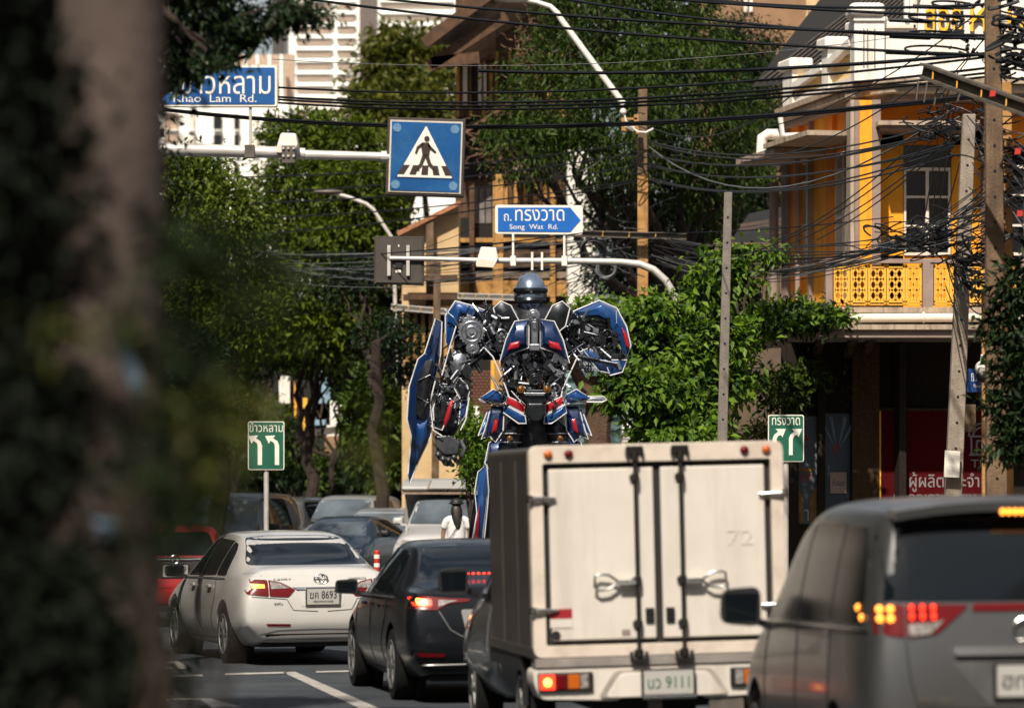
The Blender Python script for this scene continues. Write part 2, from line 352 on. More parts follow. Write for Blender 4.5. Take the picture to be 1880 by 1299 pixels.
# ------------------------------------------------------------------ vehicles
def paint(name, col, metal=.0, rough=.35):
    return mat(name, col, rough, metal, var=.03, scale=3, coat=.8, dirt=tuple(c*.75+.02 for c in col), dscale=2.5, damt=.25)
def section(zb, wb, zm, wm, zs, ws, wr, zr, zc):
    "half cross-section, bottom middle to top middle: floor, sill, widest line, shoulder, roof edge, roof middle"
    return [(0, zb), (wb*.6, zb), (wb*.93, zb+.005), (wb, zb+.07), (wm*.985, (zb+.07)*.5+zm*.5), (wm, zm), (wm*.985, zm*.45+zs*.55), (ws, zs),
            (ws*.5+wr*.5+.015, zs*.48+zr*.52), (wr, zr), (wr*.9, zr*.35+zc*.65+.004), (wr*.55, zc), (0, zc+.006)]
class Body:
    def __init__(s, stations, lv=3):
        "stations: (y, section params, dy per point or None)"
        bm = bmesh.new(); rings = []
        for st in stations:
            y, pr = st[0], st[1]; sec = section(*pr); dy = st[2] if len(st) > 2 and st[2] else [0]*len(sec)
            R = [bm.verts.new((x, y+d, z)) for (x, z), d in zip(sec, dy)]
            Lf = [R[0]]+[bm.verts.new((-x, y+d, z)) for (x, z), d in list(zip(sec, dy))[1:-1]]+[R[-1]]
            rings.append((R, Lf))
        K = len(rings[0][0])
        for (a, al), (b, bl) in zip(rings, rings[1:]):
            for i in range(K-1):
                bm.faces.new((a[i], b[i], b[i+1], a[i+1])); bm.faces.new((al[i+1], bl[i+1], bl[i], al[i]))
        for (a, al) in (rings[0], rings[-1]):
            for i in range(K-1):
                q = [a[i], a[i+1]]+([al[i+1]] if al[i+1] is not a[i+1] else [])+([al[i]] if al[i] is not a[i] else [])
                bm.faces.new(q)
        bmesh.ops.recalc_face_normals(bm, faces=bm.faces)
        me = bpy.data.meshes.new('b'); bm.to_mesh(me); bm.free()
        o = bpy.data.objects.new('b', me); C.objects.link(o); md = o.modifiers.new('s', 'SUBSURF'); md.levels = lv; md.render_levels = lv
        dg = bpy.context.evaluated_depsgraph_get(); ev = bpy.data.meshes.new_from_object(o.evaluated_get(dg)); bpy.data.objects.remove(o)
        s.me = ev; s.tree = BVHTree.FromPolygons([v.co.copy() for v in ev.vertices], [tuple(p.vertices) for p in ev.polygons])
    def emit(s, parent, m, wells=()):
        me = s.me; me.name = 'body'; o = bpy.data.objects.new('body', me); C.objects.link(o)
        me.materials.clear(); me.materials.append(m)
        for (x0, x1, y, z, r) in wells:
            mb = MB(); mb.cyl((x0, y, z), (x1, y, z), r, n=28); c = mb.build('cut', m, None); c.hide_render = True
            b = o.modifiers.new('c', 'BOOLEAN'); b.operation = 'DIFFERENCE'; b.object = c; b.solver = 'EXACT'
        if wells:
            dg = bpy.context.evaluated_depsgraph_get(); ev = bpy.data.meshes.new_from_object(o.evaluated_get(dg)); o.modifiers.clear(); o.data = ev; ev.name = 'body'
            for q in [x for x in C.objects if x.name.startswith('cut')]: bpy.data.objects.remove(q)
            ev.materials.clear(); ev.materials.append(m)
            ev.polygons.foreach_set('material_index', [0]*len(ev.polygons))
        o.data.shade_smooth(); o.data.set_sharp_from_angle(angle=math.radians(42)); o.parent = parent; s.obj = o; return o
    def hit(s, view, u, v):
        if view == 'rear': o, d = Vector((u, -3, v)), Vector((0, 1, 0))
        elif view == 'front': o, d = Vector((u, 12, v)), Vector((0, -1, 0))
        elif view == 'left': o, d = Vector((-4, u, v)), Vector((1, 0, 0))
        elif view == 'right': o, d = Vector((4, u, v)), Vector((-1, 0, 0))
        else: o, d = Vector((u, v, 6)), Vector((0, 0, -1))
        h = s.tree.ray_cast(o, d)
        if h[0] is not None: return h[0], h[1], d
        q = s.tree.find_nearest(o+d*(3 if view != 'front' else 8)); return None, None, d
    def patch(s, view, poly, name, m, parent, off=.006, thick=.02, g=.07, smooth=0, label=None):
        "a piece with thickness that follows the body: outline drawn in the side, rear or front elevation"
        if smooth: poly = rounded(poly, smooth)
        us = [p[0] for p in poly]; vs = [p[1] for p in poly]; bm = bmesh.new()
        bm.faces.new([bm.verts.new((u, v, 0)) for u, v in poly])
        for ax, lo, hi in ((0, min(us), max(us)), (1, min(vs), max(vs))):
            k = lo+g
            while k < hi:
                nrm = [0, 0, 0]; nrm[ax] = 1; co = [0, 0, 0]; co[ax] = k
                bmesh.ops.bisect_plane(bm, geom=bm.verts[:]+bm.edges[:]+bm.faces[:], plane_co=co, plane_no=nrm); k += g
        bmesh.ops.triangulate(bm, faces=[f for f in bm.faces if len(f.verts) > 4])
        bad = []; last = None; d = None
        for vt in bm.verts:
            p, n_, d = s.hit(view, vt.co.x, vt.co.y)
            if p is None: bad.append(vt); continue
            vt.co = p-d*off
        if len(bad) == len(bm.verts): bm.free(); return None
        good = [v for v in bm.verts if v not in bad]
        for b_ in bad:     # outline that runs past the silhouette: slide to the nearest good point
            u, v = b_.co.x, b_.co.y
            bmq = min(good, key=lambda q: ((q.co.x if view in ('rear', 'front', 'top') else q.co.y)-u)**2+((q.co.z if view != 'top' else q.co.y)-v)**2)
            b_.co = bmq.co
        bm.normal_update()
        r = bmesh.ops.extrude_face_region(bm, geom=bm.faces[:])
        for e in r['geom']:
            if isinstance(e, bmesh.types.BMVert): e.co += d*thick
        bmesh.ops.recalc_face_normals(bm, faces=bm.faces)
        me = bpy.data.meshes.new(name); bm.to_mesh(me); bm.free(); me.materials.append(m); me.shade_smooth(); me.set_sharp_from_angle(angle=math.radians(35))
        o = bpy.data.objects.new(name, me); C.objects.link(o); o.parent = parent
        if label: o['label'] = label
        return o
    def line(s, view, pts, name, m, parent, w=.008, off=.002, label=None):
        "a thin seam or strip that follows the body"
        P = []
        for (a, b) in zip(pts, pts[1:]):
            n = max(2, int(math.hypot(b[0]-a[0], b[1]-a[1])/.05))
            for i in range(n):
                t = i/n; h = s.hit(view, a[0]+(b[0]-a[0])*t, a[1]+(b[1]-a[1])*t)
                if h[0] is not None: P.append(h[0]-h[2]*off)
        if len(P) < 3: return None
        mb = MB(); mb.tube(P, w/2, 6); return mb.build(name, m, parent, smooth=True, local=True)
def rounded(poly, r, k=3):
    out = []; n = len(poly)
    for i in range(n):
        a, b, c = Vector(poly[i-1]), Vector(poly[i]), Vector(poly[(i+1) % n])
        d1 = min(r, (a-b).length*.45); d2 = min(r, (c-b).length*.45); p = b+(a-b).normalized()*d1; q = b+(c-b).normalized()*d2
        for j in range(k+1):
            t = j/k; out.append(tuple(p*(1-t)**2+b*2*t*(1-t)+q*t*t))
    return out
def sym(f):
    "run for both sides of the vehicle"
    for sgn in (-1, 1): f(sgn)
def wheel(parent, x, y, r, w, sgn, spokes=10):
    mb = MB(); pr = [(r*.66, -w/2), (r*.93, -w/2+.004), (r, -w/2+.035), (r, w/2-.035), (r*.93, w/2-.004), (r*.66, w/2)]; n = 32; vs = []
    for (rr, dx) in pr: vs += [(x+dx, y+math.cos(2*PI*i/n)*rr, r+math.sin(2*PI*i/n)*rr) for i in range(n)]
    mb.add(vs, [(j*n+i, j*n+(i+1) % n, (j+1)*n+(i+1) % n, (j+1)*n+i) for j in range(len(pr)-1) for i in range(n)])
    t = mb.build('wheel', M['rubber'], parent, smooth=True, local=True)
    mb = MB(); xo = x+sgn*w*.5
    mb.cyl((xo-sgn*.10, y, r), (xo-sgn*.03, y, r), r*.64, n=28); mb.torus((xo-sgn*.006, y, r), (1, 0, 0), r*.655, .014, 28, 6)
    for k in range(spokes):
        a = 2*PI*k/spokes; mb.bar((xo-sgn*.01, y+math.cos(a)*.05, r+math.sin(a)*.05), (xo-sgn*.012, y+math.cos(a)*r*.64, r+math.sin(a)*r*.64), .03, .02, (1, 0, 0))
    mb.cyl((xo-sgn*.04, y, r), (xo+sgn*.004, y, r), .055, n=14)
    # dark barrel first so spokes read against it
    o = mb.build('rim', M['alloy'], t, local=True)
    mb = MB(); mb.cyl((xo-sgn*.032, y, r), (xo-sgn*.026, y, r), r*.62, n=24); mb.build('brake_disc', M['shadowgap'], t, local=True)
    return t
def mirror(parent, x, y, z, sgn, m, sz=(.22, .12, .15), arm=True):
    mb = MB(); hx, hy, hz = sz[0]/2, sz[1]/2, sz[2]/2
    O = rounded([(x-sg_(sgn)*hx*0-hx, z-hz*.85), (x+hx, z-hz*.95), (x+hx, z+hz*.95), (x-hx, z+hz)], hz*.45, 4) if 0 else rounded([(x-sgn*hx, z-hz), (x+sgn*hx, z-hz*.8), (x+sgn*hx*.92, z+hz*.85), (x-sgn*hx, z+hz)], hz*.5, 4)
    c = Vector((x, y, z)); R0 = [Vector((a, y-hy, b)) for a, b in O]; R1 = [Vector((x+(a-x)*1.03, y-hy*.2, z+(b-z)*1.03)) for a, b in O]; R2 = [Vector((x+(a-x)*.8, y+hy*.7, z+(b-z)*.78)) for a, b in O]; R3 = [Vector((x+(a-x)*.4, y+hy, z+(b-z)*.4)) for a, b in O]; n = len(O)
    mb.add(R0+R1+R2+R3, [(k*n+q, k*n+(q+1) % n, (k+1)*n+(q+1) % n, (k+1)*n+q) for k in range(3) for q in range(n)]+[tuple(range(n)), tuple(range(3*n, 4*n))])
    mb.bar((x-sgn*sz[0]*.3, y+.02, z-sz[2]*.3), (x-sgn*(sz[0]*.5+.1), y+.06, z-sz[2]*.55), .07, .04)
    o = mb.build('side_mirror', m, parent, smooth=True, local=True)
    mb = MB(); P = [(x-sz[0]*.4, y-sz[1]*.52, z-sz[2]*.36), (x+sz[0]*.4, y-sz[1]*.52, z-sz[2]*.36), (x+sz[0]*.43, y-sz[1]*.52, z+sz[2]*.34), (x-sz[0]*.43, y-sz[1]*.52, z+sz[2]*.34)]
    mb.prism(P, (0, .01, 0)); mb.build('mirror_glass', M['carglass'], o, local=True); return o
def plate(parent, c, s1, s2=None, w=.36, h=.17, ink='plate_ink', frame_='blackplastic'):
    c = Vector(c); mb = MB(); mb.box(c, (w+.035, .02, h+.03)); f = mb.build('number_plate', M[frame_], parent, local=True, bevel=.004)
    mb = MB(); mb.box(c-Vector((0, .012, 0)), (w, .008, h)); mb.build('plate_face', M['plate'], f, local=True)
    if s1: text(s1, 'plate_characters', M[ink], f, c+Vector((0, -.0165, h*.12 if s2 else 0)), w*.84, h*.5, depth=.003, bold=.02, local=True)
    if s2: text(s2, 'plate_province', M[ink], f, c+Vector((0, -.0165, -h*.34)), w*.62, h*.17, depth=.003, bold=.005, local=True)
    return f
def place_car(t, loc, rz, rx=0, ry=0):
    t.location = loc; t.rotation_euler = (rx, ry, rz)
def rear_y(body, x, z, off=.01):
    h = body.hit('rear', x, z); return Vector((x, h[0].y-off, z)) if h[0] is not None else Vector((x, 0, z))

def sedan(label, group, col_m, kind):
    t = thing('parked_car' if kind == 'x' else 'sedan_car', label, 'car', (0, 0, 0), group)
    L, Wd, H, wb = (4.83, .91, 1.475, 2.775) if kind == 'camry' else (4.58, .90, 1.475, 2.70)
    e = [0.10, .10, .08, .05, .0, .0, .03, .10, .16, .20, .22, .24, .24]
    k = 1 if kind == 'camry' else 1.02; hd = H
    st = [(0.0, (.30, .66, .55, .80, .95, .70, .62, 1.02, 1.055), e),
          (0.05, (.26, .74, .58, .87, .97, .79, .66, 1.035, 1.075), e),
          (0.25, (.23, .78, .60, .905*Wd/.91, .97, .83, .67, 1.05, 1.09), [x*.6 for x in e]),
          (0.62, (.20, .80, .62, Wd, .97, .85, .68, 1.07, 1.10)),
          (0.98, (.18, .80, .62, Wd, .97, .865, .66, 1.20, 1.225)),
          (1.42, (.17, .80, .62, Wd, .965, .87, .61, 1.385, 1.42)),
          (1.9, (.17, .80, .60, Wd, .955, .875, .59, 1.43, 1.47)),
          (2.5, (.17, .80, .60, Wd, .94, .875, .585, 1.435, 1.478)),
          (3.0, (.17, .80, .60, Wd, .925, .87, .585, 1.37, 1.42)),
          (3.45, (.17, .80, .60, Wd, .905, .865, .60, 1.13, 1.19)),
          (3.75, (.18, .80, .60, Wd, .87, .85, .66, .97, 1.02)),
          (4.2, (.20, .80, .58, .90, .80, .80, .62, .87, .93)),
          (4.6, (.22, .74, .55, .84, .72, .70, .55, .77, .83)),
          (L-.03, (.26, .62, .50, .72, .64, .60, .48, .68, .72), [-x*.4 for x in e])]
    if kind == 'mazda':   # faster tail, higher deck
        st = [(y*L/4.83, tuple(p if i != 4 else p+.03 for i, p in enumerate(a[1])) if y < 1 else a[1], *(a[2:])) for y, a in [(q[0], q) for q in st]]
    b = Body(st); r = .335; yr = 1.06; yf = yr+wb
    wl = [(sg*.60, sg*1.2, yy, r, r+.055) for sg in (-1, 1) for yy in (yr, yf)]
    b.emit(t, col_m, wl)
    mb = MB(); mb.box((0, L/2, .36), (1.25, L-1.0, .3)); mb.box((0, .45, .27), (1.3, .55, .12)); mb.build('underbody', M['shadowgap'], t, local=True)
    for sg in (-1, 1):
        for yy in (yr, yf): wheel(t, sg*(Wd-.115), yy, r, .215, sg)
        for yy in (yr, yf): mb = MB(); mb.cyl((sg*.62, yy, r), (sg*(Wd-.21), yy, r), r+.05, n=24); mb.build('wheel_well', M['shadowgap'], t, local=True)
    for view, sg in (('left', -1), ('right', 1)):
        b.patch(view, [(1.12, .985), (1.60, .985), (1.60, 1.36), (1.42, 1.33), (1.28, 1.24)], 'side_window', M['carglass'], t, smooth=.05)
        b.patch(view, [(1.64, .985), (2.42, .97), (2.42, 1.39), (1.64, 1.37)], 'side_window', M['carglass'], t, smooth=.03)
        b.patch(view, [(2.50, .97), (3.48, .955), (3.05, 1.27), (2.80, 1.365), (2.50, 1.395)], 'side_window', M['carglass'], t, smooth=.03)
        b.line(view, [(1.08, .955), (2.4, .945), (3.5, .925)], 'window_trim', M['chrome'], t, .018, .008)
        for yy in (2.46, 3.42): b.line(view, [(yy, .95), (yy, .5), (yy-.02, .26)], 'door_seam', M['shadowgap'], t)
        b.line(view, [(1.55, .95), (1.50, .75), (1.72, .5), (1.75, .28)], 'door_seam', M['shadowgap'], t)
        b.line(view, [(1.75, .27), (3.4, .26)], 'door_seam', M['shadowgap'], t)
        for yy in (1.72, 2.62):
            h = b.hit(view, yy, .86); mb = MB(); mb.bar(h[0]+Vector((sg*.025, 0, 0)), h[0]+Vector((sg*.03, .19, 0)), .03, .035); mb.build('door_handle', col_m, t, smooth=True, local=True, bevel=.008)
        mirror(t, sg*1.0, 3.33, 1.0, sg, M['blackplastic'] if kind == 'mazda' else M['blackplastic'])
    b.patch('front', [(-.62, .98), (.62, .98), (.52, 1.36), (-.52, 1.36)], 'windscreen', M['carglass'], t, smooth=.05)
    if kind == 'camry':
        b.patch('rear', [(-.70, 1.105), (.70, 1.105), (.55, 1.405), (.3, 1.425), (-.3, 1.425), (-.55, 1.405)], 'rear_window', M['carglass'], t, smooth=.05)
        for sg in (-1, 1):
            q = lambda P: [(sg*x, z) for x, z in P]
            o = b.patch('rear', q([(.86, .965), (.60, .955), (.60, .775), (.84, .80)]), 'tail_light', M['red_lens'], t, smooth=.02, off=.012)
            o2 = b.patch('rear', q([(.59, .955), (.45, .925), (.30, .845), (.38, .765), (.59, .775)]), 'tail_light', M['red_lens'], t, smooth=.015, off=.012)
            b.patch('rear', q([(.57, .945), (.45, .91), (.36, .862), (.57, .855)]), 'reversing_lens', M['clear_lens'], o2, off=.018)
            b.patch('rear', q([(.79, .915), (.64, .905), (.64, .865), (.78, .865)]), 'indicator_lamp', M['lit_amber' if sg < 0 else 'red_lens'], o, off=.02)
            b.patch('rear', q([(.64, .475), (.36, .468), (.37, .445), (.62, .45)]), 'bumper_reflector', M['red_lens'], t, smooth=.01)
            b.line('rear', q([(.79, .77), (.40, .74), (.33, .62), (.0, .60)]), 'boot_seam', M['shadowgap'], t)
            b.line('rear', q([(.84, 1.0), (.70, 1.03), (.60, .96)]), 'boot_seam', M['shadowgap'], t)
        b.patch('rear', [(-.32, .872), (.32, .872), (.28, .845), (-.28, .845)], 'chrome_garnish', M['chrome'], t, off=.02)
        b.patch('rear', [(-.62, .36), (.62, .36), (.70, .29), (-.70, .29)], 'diffuser', M['blackplastic'], t, off=.004)
        b.line('rear', [(-.80, .33), (-.5, .40), (0, .41), (.5, .40), (.80, .33)], 'bumper_crease', M['shadowgap'], t, .006, 0)
        b.patch('rear', [(-.26, .855), (.26, .855), (.24, .66), (-.24, .66)], 'plate_recess', col_m, t, off=.004, smooth=.03)
        pc = rear_y(b, 0, .765, .035); plate(t, pc, 'ฆค 8693', 'กรุงเทพมหานคร', frame_='chrome')
        ec = rear_y(b, 0, .955, .03); mb = MB()
        mb.torus(ec, (0, 1, 0), .075, .010, 28, 8); mb.v = [(x, y, ec.z+(z-ec.z)*.72) for x, y, z in mb.v]
        k2 = len(mb.v); mb.torus(ec, (0, 1, 0), .034, .008, 20, 6); mb.v[k2:] = [(ec.x+(x-ec.x)*.75, y, ec.z+(z-ec.z)*1.25) for x, y, z in mb.v[k2:]]
        k2 = len(mb.v); mb.torus(ec+Vector((0, 0, .022)), (0, 1, 0), .042, .008, 20, 6); mb.v[k2:] = [(x, y, ec.z+.022+(z-ec.z-.022)*.5) for x, y, z in mb.v[k2:]]
        mb.build('badge', M['chrome'], t, smooth=True, local=True)
        for s_, x, z, w_, h_ in (('CAMRY', -.43, .955, .20, .028), ('HYBRID', .42, .955, .2, .03), ('VVT-i', -.50, .69, .10, .03), ('VVT-i', .45, .69, .1, .03)):
            text(s_, 'boot_lettering', M['chrome' if s_ == 'CAMRY' else 'dsteel'], t, rear_y(b, x, z, .006), w_, h_, depth=.005, bold=.02, local=True)
    else:
        b.patch('rear', [(-.68, 1.125), (.68, 1.125), (.54, 1.40), (.3, 1.425), (-.3, 1.425), (-.54, 1.40)], 'rear_window', M['carglass'], t, smooth=.05)
        b.patch('rear', [(.0, 1.14), (.0, 1.165), (.22, 1.165), (.22, 1.14)], 'high_brake_lamp', M['red_lens'], t, off=.012)
        mb = MB()
        for k in range(10):
            p = rear_y(b, -.30+.05*k-.02, 1.165, .02); mb.ball(p, (.016, .006, .012), 8, 6)
        mb.build('brake_lamp_row', M['lit_red'], t, local=True)
        for sg in (-1, 1):
            q = lambda P: [(sg*x, z) for x, z in P]
            o = b.patch('rear', q([(.88, 1.00), (.52, .965), (.30, .955), (.33, .93), (.50, .915), (.62, .855), (.86, .875)]), 'tail_light', M['red_lens'], t, smooth=.015, off=.012)
            b.patch('rear', q([(.84, .975), (.66, .955), (.66, .89), (.82, .895)]), 'brake_lamp', M['lit_red'], o, off=.02, smooth=.02)
            b.patch('rear', q([(.80, .965), (.70, .95), (.70, .90), (.79, .905)]), 'lamp_core', M['lit_hot'], o, off=.03, smooth=.02)
            b.patch('rear', q([(.60, .95), (.42, .94), (.50, .925), (.60, .885)]), 'reversing_lens', M['clear_lens'], o, off=.018)
            b.patch('rear', q([(.80, .475), (.55, .465), (.56, .435), (.79, .44)]), 'bumper_reflector', M['red_lens'], t, smooth=.01, off=.01)
            b.line('rear', q([(.60, .85), (.50, .68), (.40, .62), (0, .60)]), 'boot_seam', M['alloy'], t, .012, .006)
            b.line('rear', q([(.86, 1.03), (.72, 1.06), (.58, .98)]), 'boot_seam', M['shadowgap'], t)
        b.patch('rear', [(-.66, .36), (.66, .36), (.72, .29), (-.72, .29)], 'diffuser', M['blackplastic'], t, off=.004)
        b.line('rear', [(-.78, .36), (0, .37), (.78, .36)], 'bumper_strip', M['alloy'], t, .015, .006)
        b.patch('rear', [(-.40, .86), (.40, .86), (.36, .66), (-.36, .66)], 'plate_recess', mat('recess_grey', (.20, .20, .20), .5, var=.1), t, off=.006, smooth=.03)
        plate(t, rear_y(b, 0, .775, .035), '7ขง 2481' if 0 else '7', None)
        text('mazda3', 'boot_lettering', M['chrome'], t, rear_y(b, -.40, 1.02, .006), .20, .045, depth=.005, bold=.02, local=True)
        mb = MB(); mb.bar((-.18, 1.58, 1.475), (.20, 1.56, 1.477), .03, .01); mb.build('roof_strip', M['blackplastic'], t, local=True)
    return t, b

def front_car(name, label, cat, col_m, X, D, ry_, kind='sedan', H=1.47, Wd=.88, L=4.5, group='cars queueing in the far lane, facing the camera', dark=True):
    "a car seen from the front"
    t = thing(name, label, cat, (0, 0, 0), group)
    if kind == 'sedan':
        st = [(0.0, (.28, .6, .5, .76, .95, .70, .6, 1.0, 1.03)), (.1, (.22, .72, .58, .86, .97, .80, .66, 1.03, 1.07)), (.6, (.2, .78, .6, Wd, .97, .83, .68, 1.07, 1.10)),
              (1.4, (.18, .78, .6, Wd, .96, .85, .60, H-.09, H-.045)), (2.4, (.18, .78, .6, Wd, .94, .85, .585, H-.035, H)), (3.0, (.18, .78, .6, Wd, .92, .85, .59, H-.1, H-.05)),
              (3.5, (.18, .78, .6, Wd, .90, .84, .64, 1.06, 1.12)), (3.8, (.18, .78, .6, Wd, .86, .82, .66, .94, 1.0)), (4.2, (.2, .76, .56, .85, .78, .76, .6, .84, .90)), (L-.08, (.24, .7, .5, .80, .68, .68, .55, .74, .78)), (L, (.28, .6, .46, .66, .6, .56, .48, .64, .68))]
        wz = (1.02, H-.10); ws_ = (.68, .54); hz = .70; gz = .56
    elif kind == 'suv':
        st = [(0.0, (.4, .6, .6, .8, 1.05, .78, .66, H-.25, H-.2)), (.1, (.3, .76, .66, .88, 1.1, .84, .68, H-.12, H-.06)), (.8, (.26, .8, .66, Wd, 1.12, .86, .68, H-.05, H)),
              (2.3, (.26, .8, .66, Wd, 1.1, .86, .67, H-.04, H)), (2.8, (.26, .8, .66, Wd, 1.08, .86, .67, H-.10, H-.05)), (3.35, (.26, .8, .66, Wd, 1.06, .86, .72, 1.2, 1.26)),
              (3.6, (.26, .8, .66, Wd, 1.02, .85, .72, 1.09, 1.15)), (4.2, (.3, .8, .62, .90, .95, .82, .7, 1.02, 1.08)), (L-.06, (.34, .76, .6, .85, .85, .76, .62, .94, .98)), (L, (.4, .68, .58, .74, .78, .66, .55, .84, .88))]
        wz = (1.17, H-.13); ws_ = (.74, .62); hz = .88; gz = .76
    b = Body(st, 2); b.emit(t, col_m)
    b.patch('front', [(-ws_[0], wz[0]), (ws_[0], wz[0]), (ws_[1], wz[1]), (ws_[1]*.6, wz[1]+.03), (-ws_[1]*.6, wz[1]+.03), (-ws_[1], wz[1])], 'windscreen', M['dustsheen'], t, smooth=.06)
    for sg in (-1, 1):
        q = lambda P: [(sg*x, z) for x, z in P]
        b.patch('front', q([(.78, hz+.05), (.45, hz), (.48, hz-.09), (.76, hz-.07)]), 'headlight', M['clear_lens'], t, smooth=.03)
        view = 'left' if sg < 0 else 'right'
        yb = 3.15 if kind == 'sedan' else 3.2
        b.patch(view, [(1.0, wz[0]-.02), (yb, wz[0]-.04), (yb-.5, wz[1]), (1.2, wz[1])], 'side_window', M['carglass'], t, smooth=.05)
        mirror(t, sg*(Wd+.12), 3.2 if kind == 'sedan' else 3.1, wz[0]+.05, sg, M['blackplastic'] if dark else col_m)
        for yy in (.9, L-.85): wheel(t, sg*(Wd-.12), yy, .33, .21, sg)
    b.patch('front', [(-.42, gz+.09), (.42, gz+.09), (.36, gz-.07), (-.36, gz-.07)], 'grille', M['blackplastic'], t, smooth=.03)
    b.line('front', [(-.40, gz+.1), (.40, gz+.1)], 'chrome_strip', M['chrome'], t, .03, .01)
    b.patch('front', [(-.5, gz-.14), (.5, gz-.14), (.45, gz-.26), (-.45, gz-.26)], 'lower_grille', M['blackplastic'], t, smooth=.03)
    h = b.hit('front', 0, gz+.02)
    mb = MB(); mb.torus(h[0]+Vector((0, .02, 0)), (0, 1, 0), .06, .012, 18, 6); mb.build('badge', M['chrome'], t, local=True)
    # local +y is the front; turn it to face the camera and put the nose at D
    a = PI+ry_; off = Matrix.Rotation(a, 3, 'Z') @ Vector((0, L, 0))
    place_car(t, (X-off.x, D-off.y, 0), a); return t, b
def box_truck():
    t = thing('box_truck', 'small cream box truck seen from behind with double doors and steel locking rods', 'truck')
    cr = mat('box_panel_cream', (.62, .575, .52), .42, var=.05, scale=3, dirt=(.30, .24, .19), dscale=1.3, damt=.34, spec=.35, streak=True, bump=.04)
    frm = mat('box_frame_paint', (.62, .54, .46), .45, var=.06, scale=5, dirt=(.30, .24, .19), dscale=3, damt=.5)
    alu = mat('box_side_aluminium', (.055, .047, .04), .42, .2, var=.2, scale=3, dirt=(.05, .04, .035), dscale=1.5, damt=.6, streak=True)
    cabm = paint('cab_grey_paint', (.13, .135, .14), .4)
    rub = mat('door_gasket', (.012, .011, .010), .8, var=0)
    X, Z0, Z1 = .915, .74, 2.26
    mb = MB(); mb.b2((-X+.005, .06, Z0+.02), (X-.005, 2.5, Z1-.01)); mb.build('cargo_box', alu, t, local=True, bevel=.05, seg=4)
    mb = MB()
    for sg in (-1, 1):
        mb = MB(); a, c = sorted((sg*(X+.012), sg*(X-.01))); mb.b2((a, .02, Z0), (c, 2.5, Z0+.07)); mb.build('side_rail', alu, t, local=True)
        for k in (1, 2): mb = MB(); a, c = sorted((sg*(X+.006), sg*(X-.01))); mb.b2((a, k*.83, Z0+.07), (c, k*.83+.03, Z1-.1)); mb.build('side_rib', alu, t, local=True)
    # rear frame: outline with rounded top corners
    def ringed(o, i, y0, y1, name, m):
        n = len(o); vs = [(x, y0, z) for x, z in o]+[(x, y0, z) for x, z in i]+[(x, y1, z) for x, z in o]+[(x, y1, z) for x, z in i]; f = []
        for k in range(n):
            j = (k+1) % n; f += [(k, j, n+j, n+k), (2*n+k, 3*n+k, 3*n+j, 2*n+j), (k, 2*n+k, 2*n+j, j), (n+k, n+j, 3*n+j, 3*n+k)]
        mb = MB(); mb.add(vs, f); return mb.build(name, m, t, local=True, bevel=.006)
    out = rounded([(-X-.01, Z0), (X+.01, Z0), (X+.01, Z1), (-X-.01, Z1)], .07, 4); inn = rounded([(-X+.085, Z0+.085), (X-.085, Z0+.085), (X-.085, Z1-.13), (-X+.085, Z1-.13)], .02, 4)
    ringed(out, inn, -.02, .10, 'rear_frame', frm)
    mb = MB(); mb.b2((-X+.08, .028, Z0+.08), (X-.08, .06, Z1-.12)); mb.build('door_gasket', rub, t, local=True)
    dz0, dz1 = Z0+.12, Z1-.17
    for sg in (-1, 1):
        mb = MB(); a, c = sorted((sg*.026, sg*(X-.128))); mb.b2((a, .0, dz0), (c, .04, dz1)); d = mb.build('rear_door', cr, t, local=True, bevel=.012, seg=3)
        # locking rod with keepers, guides and handle
        xr = sg*.165; r_ = MB(); r_.cyl((xr, -.045, Z0-.0), (xr, -.045, Z1-.06), .014, n=12)
        rod = r_.build('locking_rod', M['iron'], d, smooth=True, local=True)
        for z in (Z0+.02, Z0+.23, 1.28, dz1-.07, Z1-.09):
            g_ = MB(); g_.b2((xr-.035, -.03, z-.018), (xr+.035, .0, z+.018)); g_.cyl((xr, -.05, z-.03), (xr, -.05, z+.03), .026, n=12); g_.build('rod_bracket', M['iron'], rod, local=True, bevel=.004)
        for z, h in ((Z0+.0, -.03), (Z1-.06, .03)):
            g_ = MB(); g_.bar((xr-.06, -.045, z+h), (xr+.06, -.045, z+h), .03, .03); g_.b2((xr-.065, -.06, z-.03), (xr-.045, -.02, z+.03)); g_.b2((xr+.045, -.06, z-.03), (xr+.065, -.02, z+.03)); g_.build('rod_cam', M['iron'], rod, local=True, bevel=.004)
        h_ = MB(); x0 = xr+sg*.02; zc = 1.27
        h_.bar((x0, -.05, zc), (x0+sg*.12, -.05, zc-.0), .05, .03); x1 = x0+sg*.13
        h_.tube([(x1, -.05, zc+.012), (x1+sg*.06, -.055, zc+.055), (x1+sg*.13, -.055, zc+.062), (x1+sg*.16, -.055, zc+.05), (x1+sg*.165, -.055, zc-.03), (x1+sg*.13, -.055, zc-.055), (x1+sg*.06, -.055, zc-.045), (x1, -.05, zc-.012)], .011, 8, True)
        h_.build('door_handle', M['chrome'], d, smooth=True, local=True)
        lk = MB(); xl = sg*.075; lk.b2((xl-.03, -.02, Z0+.24), (xl+.03, -.0, Z0+.34)); lk.cyl((xl, -.03, Z0+.27), (xl, -.02, Z0+.27), .018); lk.cyl((xl, -.03, Z0+.31), (xl, -.02, Z0+.31), .018); lk.build('latch_plate', M['iron'], d, local=True)
